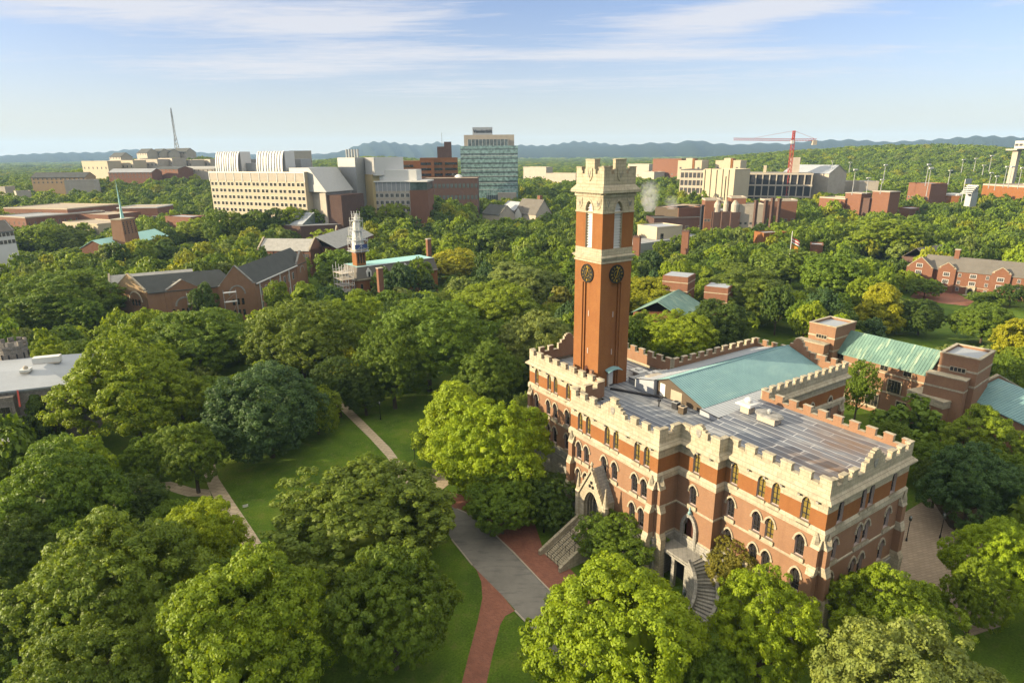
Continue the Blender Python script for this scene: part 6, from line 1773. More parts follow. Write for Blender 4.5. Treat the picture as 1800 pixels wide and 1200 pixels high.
for k, (u0, u1, v, D, lab) in enumerate(((1240, 1268, 352, 470, 'brick penthouse with a pale overhanging slab roof above the power house'), (1286, 1312, 348, 480, 'tall brick stair head with a thin slab roof in the laboratory row'), (1300, 1345, 361, 470, 'white walled laboratory range with brick piers'), (1345, 1402, 353, 490, 'long pink roofed laboratory range below the garage'))):
    flat_block('laboratory_range', lab, 'building', (u0, v), (u1, v), D, 14, wall=M_BRICK_R if k != 2 else M_CONC, roof=M_ROOFT, band=M_CONC, rows=1, cols=5, win=(1.6, 1.6), rim=0.8, vis=0.2)
for k, (u, v0) in enumerate(((1262, 352), (1277, 351), (1293, 352))):
    P = at_dist(u, v0, 470)
    e = thing('silo', ['round pale bottle shaped stack', 'slim pale bottle shaped stack', 'broad pale bottle shaped stack'][k] + ' in the row above the beige block', 'silo', (P.x, P.y, tz(P.x, P.y)), 0, 'bottle shaped stacks')
    h = P.z - tz(P.x, P.y)
    m = MB(); r = (2.3, 1.8, 2.6)[k]; m.lathe((0, 0, h - 8), [(r, 0), (r, 5), (r * 0.65, 6.8)], 12); m.build('drum', M_CONC, e)
    m = MB(); m.box(-3.2, 3.2, -3, 3, -1, h - 8); m.build('podium', M_BRICK_D, e)
    m = MB(); m.lathe((0, 0, h - 2.2), [(r * 0.65, 0), (r * 0.55, 1.4), (r * 0.3, 2.2)], 12); m.build('neck', M_ROOFT, e)
for k, (u, v0) in enumerate(((1235, 360), (1330, 352), (1347, 352), (1359, 348), (1371, 349))):
    P = at_dist(u, v0, 465)
    e = thing('chimney_stack', ['slim dark steel stack at the end of the brown block', 'first dark brick flue of the laboratory row', 'tall dark brick flue beside the dark trees', 'rust coloured flue in the laboratory row', 'last rust coloured flue before the pink range'][k], 'chimney', (P.x, P.y, tz(P.x, P.y)), 0.3, 'flues of the laboratory row')
    h = P.z - tz(P.x, P.y)
    m = MB(); m.box(-0.9, 0.9, -0.9, 0.9, -1, h - 1); m.build('shaft', M_DARK if k == 0 else M_BRICK_D, e)
    m = MB(); m.box(-1.15, 1.15, -1.15, 1.15, h - 1, h); m.build('chimney_cap', M_BRICK_D, e)

t, L, H = flat_block('tall_block', 'tan ribbed windowless tower block left of the unfinished garage', 'building', (1239, 298), (1292, 296), 600, 26, zb=8, vis=0.8, DB=585, wall=M_TAN, roof=M_ROOFW, rows=0)
m = MB()
for k in range(6): m.box(L * k / 5 - 0.8, L * k / 5 + 0.8, -0.9, 0, 0, H + (0.8 if k % 2 else 0), 0)
m.box(L * 0.72, L * 0.80, -0.15, 0, H * 0.3, H * 0.85, 1); m.build('rib', [M_TAN, M_GLASS], t)
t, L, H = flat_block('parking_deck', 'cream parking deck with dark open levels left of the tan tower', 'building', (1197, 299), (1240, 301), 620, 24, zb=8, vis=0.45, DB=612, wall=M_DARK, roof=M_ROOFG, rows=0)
m = MB()
for k in range(6): m.box(-0.2, L + 0.2, -0.3, 24, 2 + (H - 2) * k / 5 - 2.2, 2 + (H - 2) * k / 5, 0)
for k in range(7): m.box(L * k / 6 - 0.4, L * k / 6 + 0.4, -0.35, 0, 0, H, 0)
m.build('deck_slab', M_CONC, t)
for (a, b, v, D, lab) in ((1192, 1234, 283, 760, 'tan tower block with an orange stripe on the skyline right of the clock tower'), (1258, 1302, 283, 760, 'second tan tower block with a stair core above the garage')):
    t, L, H = flat_block('tall_block', lab, 'building', (a, v), (b, v), D, 20, zb=8, wall=M_TAN, roof=M_ROOFT, rows=3, cols=4, win=(2.4, 2.0))
    m = MB(); m.box(L * 0.35, L * 0.62, -1, 10, 0, H + 3, 0); m.box(L * 0.62, L * 0.7, -0.6, 8, 0, H + 2.4, 1); m.build('stair_core', [M_TAN, M_BRICK_O], t)
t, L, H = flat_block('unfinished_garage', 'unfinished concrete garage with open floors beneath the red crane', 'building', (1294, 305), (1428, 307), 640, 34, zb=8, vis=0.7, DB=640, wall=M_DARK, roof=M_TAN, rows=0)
m = MB()
for k in range(4): m.box(-0.3, L + 1, -1.2, 34, 2 + (H - 2) * k / 3 - 1.0, 2 + (H - 2) * k / 3 + 0.4, 0)
for k in range(12): m.box(L * k / 11 - 0.5, L * k / 11 + 0.5, -1.0, 0, 0, H, 0)
m.build('floor_slab', M_CONC, t)
m = MB(); m.box(L * 0.70, L * 0.83, 8, 18, H, H + 14, 0); m.box(L * 0.36, L * 0.40, 6, 12, H, H + 7, 1); m.build('lift_core', [M_CONC, M_TAN], t)
far_gabled('sports_hall', 'sports hall with a broad white sloping roof right of the garage', 'building', (1376, 303), (1458, 303), 680, 30, 8, 15, M_CONC, M_ROOFW, 0, 0)
for (a, b, v, D, wall, roof, lab) in ((1104, 1141, 289, 1000, M_CONC, M_TAN, 'pale flat building with a tan upper wall close to the tower battlements'), (1127, 1150, 302, 900, M_CONC, M_ROOFW, 'low white flat building below the tan walled one'),
                                   (1148, 1198, 280, 900, M_BRICK_R, M_CONC, 'brick building with white floor bands on the skyline'), (920, 960, 294, 1050, M_CONC, M_ROOFG, 'flat grey building with white bands left of the tower top'), (960, 1012, 305, 900, M_CONC, M_ROOFG, 'long white flat building with dark windows left of the tower top'),
                                   (1500, 1512, 318, 700, M_CONC, M_ROOFW, 'small white roofed shed among the floodlights'), (1455, 1480, 318, 720, M_CONC, M_ROOFW, 'low white roofed field house by the sports hall')):
    flat_block('flat_building', lab, 'building', (a, v), (b, v), D, 16, wall=wall, roof=roof, rows=1, cols=5, win=(2.2, 1.6), vis=0.22, DB=D * 0.97)

# ---- right side: brick blocks, stadium edge, floodlights
t, L, H = flat_block('college_block', 'brick college block with flat roofs and white edge at middle right', 'building', (1441, 347), (1486, 350), -23, 18, rows=0, roof=M_ROOFT, band=M_CONC)
for x0, x1, y0, z in ((L - 2, L + 12, 2, H + 4.5), (L + 18, L + 32, 6, H + 6.5)):
    m = MB(); m.box(x0, x1, y0, y0 + 12, 0, z, 0); m.box(x0 - 0.3, x1 + 0.3, y0 - 0.3, y0 + 12.3, z, z + 0.5, 1); m.build('brick_tower', [M_BRICK_R, M_CONC], t)
m = MB(); m.box(L + 12, L + 18, 4, 14, 0, H + 1.5, 0); m.build('link_wing', M_BRICK_D, t)
note(t, 0, L + 32, 0, 18)
flat_block('college_block', 'small brick block with an orange end among the right hand trees', 'building', (1600, 368), (1627, 367), -15, 14, wall=M_BRICK_R, roof=M_ROOFW, rows=0)
flat_block('stadium_wall', 'curving orange brick stadium wall at the right picture edge', 'stadium', (1728, 325), (1830, 331), -28, 40, wall=M_BRICK_O, roof=M_ROOFT, band=M_CONC, rows=0, rim=1.0)
t, L, H = flat_block('stadium_block', 'low orange brick pavilion with a white round roof left of the stadium wall', 'building', (1645, 345), (1716, 346), -20, 24, wall=M_BRICK_O, roof=M_ROOFG, rows=0)
m = MB(); m.lathe((L * 0.5, 8, H), [(6, 0), (6, 1.6), (5.5, 2.2), (0.2, 2.6)], 18); m.build('round_roof', M_WPAINT, t)
flat_block('stadium_block', 'brick and white building behind the trees below the floodlights', 'building', (1598, 322), (1637, 324), 690, 18, vis=0.15, wall=M_BRICK_R, roof=M_ROOFW, rows=1, cols=6)
flat_block('press_box', 'white press box with a dark window strip at the right edge of the skyline', 'building', (1785, 249), (1830, 250), 800, 10, wall=M_WPAINT, roof=M_ROOFW, rows=1, cols=6, win=(2.4, 2.0), zb=60, footed=False)
P = at_dist(1795, 256, 806); e = thing('press_box_support', 'concrete pier holding up the white press box', 'pier', (P.x, P.y, 0), 0.4)
m = MB(); m.prism([(-2.5, 0), (2.5, 0), (2.5, 5), (-2.5, 5)], 0, 60); m.build('pier', M_CONC, e)
m = MB(); m.box(-7, 7, -1, 9, 58.4, 59.9); m.build('bracket', M_CONC, e)
P = at_dist(1706, 322, 620)
e = thing('bleacher', 'small pale stepped grandstand beside the floodlights', 'grandstand', (P.x, P.y, P.z - 8), 0.5)
m = MB()
for k in range(5): m.box(-4 + 1.6 * k, 5, -4, 4, 1.3 * k, 1.3 * k + 0.7)
m.box(4.4, 5, -4, 4, -10, 6.5); m.build('seating', M_STEEL, e)
m = MB(); m.box(-4, 5.2, -4.4, -4.1, -10, 1); m.build('fence', M_STEEL, e)
P = at_dist(1702, 319, 640); e = thing('scoreboard', 'flat pale board on posts beside the grandstand', 'board', (P.x, P.y, tz(P.x, P.y)), 0.4)
h = P.z - tz(P.x, P.y)
m = MB(); m.box(-4, 4, -0.3, 0.3, h - 2, h + 2); m.build('board', M_STEEL, e)
m = MB(); m.box(-3.2, -2.8, 0.3, 0.7, -1, h); m.box(2.8, 3.2, 0.3, 0.7, -1, h); m.build('post', M_STEEL, e)
FL = [(1504, 297, 335, 'pale twin'), (1527, 312, 333, 'short wide'), (1551, 315, 333, 'short square'), (1557, 289, 315, 'tall double'), (1637, 294, 337, 'tall leaning'), (1633, 288, 320, 'slim back'), (1671, 299, 317, 'lone broad'), (1694, 280, 297, 'thin far'),
      (1716, 278, 295, 'second thin'), (1744, 273, 295, 'highest thin'), (1743, 303, 324, 'mid white'), (1753, 309, 326, 'lower white'), (1771, 292, 322, 'bright tall'), (1780, 292, 323, 'middle bright'), (1797, 294, 324, 'edge bright'), (1464, 283, 292, 'leftmost small'), (1495, 285, 297, 'pair partner'), (1730, 290, 300, 'tiny')]
fl_mesh = None
for k, (u, vt, vb, adj) in enumerate(FL):
    D = 640 if vb < 300 else (560 if vb < 326 else 500)
    Pt = at_dist(u, vt, D); zb = max(tz(Pt.x, Pt.y), at_dist(u, vb, D).z - 3)
    if fl_mesh is None:
        a = MB(); a.lathe((0, 0, 0), [(0.035, 0), (0.018, 1)], 6)
        b = MB(); b.box(-0.12, 0.12, -0.02, 0.02, 0.93, 0.945); b.box(-0.12, 0.12, -0.02, 0.02, 0.985, 1.0)
        for x in (-0.1, -0.05, 0, 0.05, 0.1): b.box(x - 0.018, x + 0.018, -0.05, 0.0, 0.945, 0.985)
        fl_mesh = (a.mesh('pole', M_STEEL), b.mesh('lamp_bank', M_WPAINT))
    e = thing('floodlight', adj + ' floodlight mast standing over the sports fields', 'floodlight', (Pt.x, Pt.y, zb), 0.3, 'floodlights of the sports fields')
    h = Pt.z - zb
    p = link('pole', fl_mesh[0], e); p.scale = (8, 8, h)
    q = link('lamp_bank', fl_mesh[1], e); q.scale = (14, 14, h)

# ---- red tower crane
P = at_dist(1391, 335, 640); Pt = at_dist(1396, 230, 640)
e = thing('tower_crane', 'red lattice tower crane above the unfinished garage', 'crane', (Pt.x, Pt.y, 6), 0.0)
H = Pt.z - 6; J = at_dist(1396, 246, 640).z - 6
px = 640 / F_PX * 1.03
def lattice(m, A, B, s, n, w=0.35):
    A, B = Vector(A), Vector(B); d = (B - A).normalized(); up = Vector((0, 0, 1)) if abs(d.z) < 0.9 else Vector((0, 1, 0)); x = d.cross(up).normalized() * s / 2; y = x.cross(d).normalized() * s / 2
    C = [(-1, -1), (1, -1), (1, 1), (-1, 1)]
    for a, b in C: m.bar(A + x * a + y * b, B + x * a + y * b, w)
    for k in range(n):
        p, q = A + (B - A) * (k / n), A + (B - A) * ((k + 1) / n)
        for i in range(4):
            a, b = C[i], C[(i + 1) % 4]
            m.bar(p + x * a[0] + y * a[1], q + x * b[0] + y * b[1], w * 0.75)
m = MB(); lattice(m, (0, 0, 0), (0, 0, J), 2.4, 18, 0.32); m.build('crane_mast', M_CRANE, e)
m = MB(); lattice(m, (0, 0, J), (-90 * px, -2, J + 1.0), 1.8, 26, 0.26); lattice(m, (0, 0, J), (35 * px, 1, J), 1.8, 8, 0.28); m.build('jib', M_CRANE, e)
m = MB(); lattice(m, (0, 0, J), (0, 0, H), 1.6, 4, 0.45)
m.bar((0, 0, H), (-58 * px, -1.3, J + 2), 0.18); m.bar((0, 0, H), (32 * px, 1, J + 1), 0.18); m.build('tower_head', M_CRANE, e)
m = MB(); m.box(29 * px, 35 * px, -1.5, 1.5, J - 4.5, J - 0.5); m.build('counterweight', M_CONC, e)
m = MB(); m.box(-2.4, 0.2, -2.6, -0.9, J - 3.2, J - 0.6); m.build('operator_cab', M_WPAINT, e)

# ---- flagpole with two flags
P = at_dist(1393, 408, 300); Pb = at_dist(1391, 445, 300)
e = thing('flagpole', 'white flagpole with two flags rising from the trees on the right', 'flagpole', (P.x, P.y, 0))
m = MB(); m.lathe((0, 0, 0), [(0.2, 0), (0.12, P.z), (0.22, P.z), (0.02, P.z + 0.5)], 8); m.build('pole', M_WPAINT, e)
def flag(name, z, h, w, mats, stripes):
    m = MB(); N = 8
    for k in range(N):
        x0, x1 = 0.15 + w * k / N, 0.15 + w * (k + 1) / N
        def q(x): return (0.35 * math.sin(x * 1.5), -0.55 * x)
        for j in range(stripes):
            a, b = j / stripes, (j + 1) / stripes
            (y0, d0), (y1, d1) = q(x0), q(x1)
            m.face([(x0, y0, z + d0 - h * a), (x1, y1, z + d1 - h * a), (x1, y1, z + d1 - h * b), (x0, y0, z + d0 - h * b)], j % len(mats))
    return m.build(name, mats, e)
flag('flag', P.z - 2.0, 2.4, 3.6, [plain('flag_red', (0.45, 0.05, 0.05)), plain('flag_white', (0.7, 0.68, 0.66))], 4)
flag('flag', P.z - 5.0, 2.4, 3.0, [plain('flag_orange', (0.65, 0.28, 0.03))], 1)

# ---- lamp posts on the lawns and paths
lp = MB(); lp.lathe((0, 0, 0), [(0.16, 0), (0.13, 0.5), (0.07, 0.6), (0.055, 3.6), (0.1, 3.65)], 8)
lh = MB(); lh.lathe((0, 0, 3.65), [(0.1, 0), (0.2, 0.1), (0.24, 0.45), (0.2, 0.62), (0.28, 0.64), (0.1, 0.85), (0.02, 0.98)], 10)
lpm, lhm = lp.mesh('post', M_BLACK), lh.mesh('lantern', M_GLASS_GB)
for u, v, lab in ((669, 737, 'black lamp post on the shaded lawn beside the far bend of the path'), (730, 821, 'black lamp post on the lawn near the path junction'), (883, 708, 'black lamp post on the sunlit strip of lawn behind the yellow trees'),
                  (956, 935, 'lamp post left of the entrance steps in front of a round tree'), (1010, 988, 'lamp post at the right foot of the entrance steps'), (1652, 945, 'lamp post on the mulch by the paved plaza'), (1593, 950, 'lamp post on the small lawn at the corner of the hall'), (1200, 1086, 'white globed lamp by the foot of the curved steps')):
    P = at(u, v, 0); e = thing('lamp_post', lab, 'street lamp', (P.x, P.y, 0), 0, 'lamp posts round the hall')
    link('post', lpm, e); link('lantern', lhm, e)
P = at(853, 921, 0); e = thing('hydrant', 'small red post on the edge of the brick plaza', 'hydrant', (P.x, P.y, 0))
m = MB(); m.lathe((0, 0, 0), [(0.2, 0), (0.15, 0.1), (0.15, 0.7), (0.2, 0.75), (0.1, 0.95)], 8); m.box(-0.26, 0.26, -0.06, 0.06, 0.5, 0.62); m.build('barrel', M_REDM, e)
m = MB(); m.lathe((0, 0, 0.95), [(0.1, 0), (0.04, 0.12)], 6); m.build('cap', M_REDM, e)
P = at(432, 893, 0); e = thing('lawn_sign', 'small white sign on the lawn beside the left path', 'sign', (P.x, P.y, 0), 0.5)
m = MB(); m.box(-0.45, 0.45, -0.03, 0.03, 0.25, 0.75); m.build('board', M_WPAINT, e)
m = MB(); m.box(-0.4, -0.35, -0.02, 0.02, 0, 0.25); m.box(0.35, 0.4, -0.02, 0.02, 0, 0.25); m.build('leg', M_DARK, e)
# curved retaining wall left of the entrance
m = MB(); N = 14
for k in range(N):
    t0, t1 = math.pi * (0.28 + 0.5 * k / N), math.pi * (0.28 + 0.5 * (k + 1) / N)
    c = hall_xy(46.5, -8.0)
    pts = [(c.x + r * math.cos(a - PSI + 0.9) , c.y + r * math.sin(a - PSI + 0.9)) for r, a in ((6.2, t0), (6.7, t0), (6.7, t1), (6.2, t1))]
    m.prism(pts, -0.2, 2.6)
tag(m.build('retaining_wall', M_STONE_G), 'low curved stone wall left of the entrance steps', 'wall')
# ------------------------------------------------------------------ trees
def crown_arrays(seed, n_lobes, clump_n, leaf_n, leaf, shape='round', flat=0.82, clump_r=0.13, core=True, spread=1.0, droop=0.0):
    """a crown of radius 1, standing on z = 0, top near 2*flat: lobes > clumps > leaf sprays"""
    R = np.random.default_rng(seed)
    lob = []
    for k in range(n_lobes):
        t = (k + 0.5) / n_lobes
        phi = k * 2.39996 + R.normal() * 0.35
        if shape == 'round':
            el = math.asin(np.clip(-0.68 + 1.68 * t, -1, 1)) + R.normal() * 0.12
            rr = R.uniform(0.42, 0.80)
            c = np.array([rr * math.cos(el) * math.cos(phi), rr * math.cos(el) * math.sin(phi), flat * (1 + rr * 1.02 * math.sin(el))])
            lr = R.uniform(0.26, 0.42)
        elif shape == 'tall':
            z = 0.08 + 0.86 * t; w = (1 - z) ** 0.75 * 0.62 + 0.06
            rr = w * R.uniform(0.5, 1.0)
            c = np.array([rr * math.cos(phi), rr * math.sin(phi), z * 2 * flat]); lr = R.uniform(0.2, 0.34) * (1.15 - 0.5 * z)
        elif shape == 'cone':
            z = t ** 0.9; w = (1 - z) * 0.85 + 0.03
            c = np.array([w * math.cos(phi) * 0.85, w * math.sin(phi) * 0.85, (0.04 + 0.95 * z) * 2 * flat - 0.12 * w]); lr = 0.30 * (1 - z) + 0.07
        else:                                                    # broad: spreading, flat-topped
            el = math.asin(np.clip(-0.5 + 1.5 * t, -1, 1)); rr = R.uniform(0.48, 0.86)
            c = np.array([rr * math.cos(el) * math.cos(phi), rr * math.cos(el) * math.sin(phi), flat * (0.92 + rr * 0.95 * math.sin(el))]); lr = R.uniform(0.22, 0.36)
        lob.append((c, lr))
    cen = np.array([c for c, r in lob]); rad = np.array([r for c, r in lob])
    mid = np.array([0, 0, flat * 0.85])
    P, N = [], []
    for (c, lr) in lob:
        d = R.normal(size=(clump_n, 3)); d += 0.75 * (c - mid) / (np.linalg.norm(c - mid) + 1e-6); d[:, 2] += 0.25
        d /= np.linalg.norm(d, axis=1)[:, None]
        zs = np.array([1, 1, 0.85 if shape != 'cone' else 0.45])
        cc = c + d * lr * R.uniform(0.72, 1.18, (clump_n, 1)) * zs
        dist = np.linalg.norm((cc[:, None, :] - cen[None]), axis=2) / rad[None]
        keep = dist.min(axis=1) > 0.60
        cc, d = cc[keep], d[keep]
        for q, dd in zip(cc, d):
            rc = clump_r * R.uniform(0.65, 1.35)
            v = R.normal(size=(leaf_n, 3)) + dd * 0.9 + np.array([0, 0, 0.35]); v /= np.linalg.norm(v, axis=1)[:, None]
            P.append(q + v * rc * R.uniform(0.55, 1.05, (leaf_n, 1)) * np.array([1, 1, 0.8]) - np.array([0, 0, droop]) * R.random((leaf_n, 1)))
            n = v + R.normal(size=(leaf_n, 3)) * 0.38 + np.array([0, 0, 0.15]); N.append(n / np.linalg.norm(n, axis=1)[:, None])
    P, N = np.concatenate(P), np.concatenate(N)
    n = len(P)
    a = R.normal(size=(n, 3)); X = np.cross(N, a); X /= np.linalg.norm(X, axis=1)[:, None]; Y = np.cross(N, X)
    s = leaf * 1.12 * R.uniform(0.6, 1.35, (n, 1))
    V = np.stack([P - X * s * 0.62, P - Y * s * 0.95 - N * s * 0.15, P + X * s * 0.62, P + Y * s * 0.95 - N * s * 0.15], axis=1).reshape(-1, 3)
    F = np.arange(4 * n, dtype=np.int32).reshape(-1, 4)
    if core:                                                     # twigs and inner leaves: small lumps inside each lobe
        cv, cf = [], []
        for c, lr in lob:
            i0 = len(V) + len(cv); nn, mm = 7, 5
            for j in range(mm):
                th = math.pi * (j + 0.5) / mm
                for k in range(nn):
                    r = lr * 0.42 * (0.85 + 0.3 * R.random()); ph = 2 * math.pi * k / nn
                    q0 = mid + (c - mid) * 0.52
                    cv.append((q0[0] + r * math.sin(th) * math.cos(ph), q0[1] + r * math.sin(th) * math.sin(ph), q0[2] + (0.8 if shape != 'cone' else 0.5) * r * math.cos(th)))
            for j in range(mm - 1):
                for k in range(nn):
                    l = (k + 1) % nn; cf.append((i0 + j * nn + k, i0 + (j + 1) * nn + k, i0 + (j + 1) * nn + l, i0 + j * nn + l))
        V = np.concatenate([V, np.array(cv)]); F = np.concatenate([F, np.array(cf, dtype=np.int32)])
    V[:, 2] -= max(0, 0)
    return V, F
def quad_mesh(name, V, F, mat):
    me = bpy.data.meshes.new(name)
    me.vertices.add(len(V)); me.vertices.foreach_set('co', V.astype(np.float32).ravel())
    me.loops.add(F.size); me.loops.foreach_set('vertex_index', F.astype(np.int32).ravel())
    me.polygons.add(len(F)); me.polygons.foreach_set('loop_start', np.arange(0, F.size, 4, dtype=np.int32))
    me.materials.append(mat); me.update(calc_edges=True)
    return me
CROWN = {}
def crowns(key, n, mat, **kw):
    L = []
    for k in range(n):
        V, F = crown_arrays(seed=hash_(key) + k * 17, **kw)
        top = float(np.percentile(V[:, 2], 99.7)); wid = float(np.percentile(np.hypot(V[:, 0], V[:, 1]), 98))
        V = V / np.array([wid, wid, top])                         # unit radius, unit height
        L.append(quad_mesh('crown', V, F, mat))
    CROWN[key] = L
def hash_(s): return sum((i + 1) * ord(c) for i, c in enumerate(s)) % 9973
crowns('near_round', 4, M_LEAF, n_lobes=44, clump_n=36, leaf_n=80, leaf=0.0172, shape='round', clump_r=0.088)
crowns('near_broad', 3, M_LEAF, n_lobes=50, clump_n=34, leaf_n=74, leaf=0.0155, shape='broad', clump_r=0.072)
crowns('near_magnolia', 2, M_LEAF, n_lobes=52, clump_n=34, leaf_n=62, leaf=0.0195, shape='round', clump_r=0.070)
crowns('near_tall', 2, M_LEAF, n_lobes=46, clump_n=30, leaf_n=64, leaf=0.0215, shape='tall', clump_r=0.11)
crowns('near_fine', 2, M_LEAF, n_lobes=56, clump_n=36, leaf_n=58, leaf=0.0148, shape='round', clump_r=0.066)
crowns('conifer', 2, M_LEAF, n_lobes=64, clump_n=16, leaf_n=24, leaf=0.035, shape='cone', clump_r=0.10, droop=0.05)
crowns('mid_round', 5, M_LEAF, n_lobes=30, clump_n=24, leaf_n=26, leaf=0.038, shape='round', clump_r=0.10)
crowns('mid_broad', 2, M_LEAF, n_lobes=30, clump_n=22, leaf_n=26, leaf=0.036, shape='broad', clump_r=0.09)
crowns('mid_tall', 2, M_LEAF, n_lobes=26, clump_n=16, leaf_n=20, leaf=0.055, shape='tall', clump_r=0.12)
def trunk_mesh(seed):
    R = random.Random(seed); m = MB()
    m.tube([(0, 0, -0.02), (0.012, 0, 0.2), (0.0, 0.02, 0.45), (0.02, 0.0, 0.75)], [0.034, 0.026, 0.02, 0.006], 7)
    for k in range(6):
        a = k * 2.4 + R.random(); z = 0.22 + 0.07 * k; r = 0.34 - 0.03 * k
        m.tube([(0, 0, z), (r * 0.4 * math.cos(a), r * 0.4 * math.sin(a), z + 0.10), (r * math.cos(a), r * math.sin(a), z + 0.24)], [0.013, 0.009, 0.004], 5)
    return m.mesh('trunk', M_BARK)
TRUNKS = [trunk_mesh(k) for k in range(3)]
TINT = {'dark': (0.062, 0.104, 0.014), 'blue': (0.058, 0.108, 0.030), 'mid': (0.108, 0.170, 0.013), 'olive': (0.118, 0.166, 0.017), 'lime': (0.202, 0.270, 0.009),
        'yellow': (0.26, 0.27, 0.010), 'silver': (0.165, 0.205, 0.042), 'ochre': (0.185, 0.178, 0.024), 'fresh': (0.165, 0.228, 0.011)}
TREES = []                                                       # (x, y, r, h) for spacing
TRNG = random.Random(5)
def tree(x, y, w, h, key, tint, label, group=None, hc=None, name='tree', variant=None, z0=None):
    z0 = tz(x, y) if z0 is None else z0
    e = thing(name, label, 'tree' if name in ('tree', 'conifer_tree') else 'shrub', (x, y, z0), TRNG.uniform(0, 6.28), group)
    L = CROWN[key]; me = L[TRNG.randrange(len(L)) if variant is None else variant % len(L)]
    hc = hc or min(h * 0.93, max(h * 0.8, w * 0.95))
    c = link('crown', me, e, (0, 0, h - hc)); c.scale = (w / 2, w / 2 * TRNG.uniform(0.93, 1.07), hc)
    jb = TRNG.uniform(0.9, 1.1); j = lambda: jb * TRNG.uniform(0.97, 1.03)
    T = TINT[tint]; c.color = (T[0] * j(), T[1] * j(), T[2] * j(), 1)
    k = link('trunk', TRUNKS[TRNG.randrange(3)], e); s = (h - hc * 0.25) / 0.9
    k.scale = (min(s, w * 0.95), min(s, w * 0.95), s)
    TREES.append((x, y, w / 2, h))
    return e
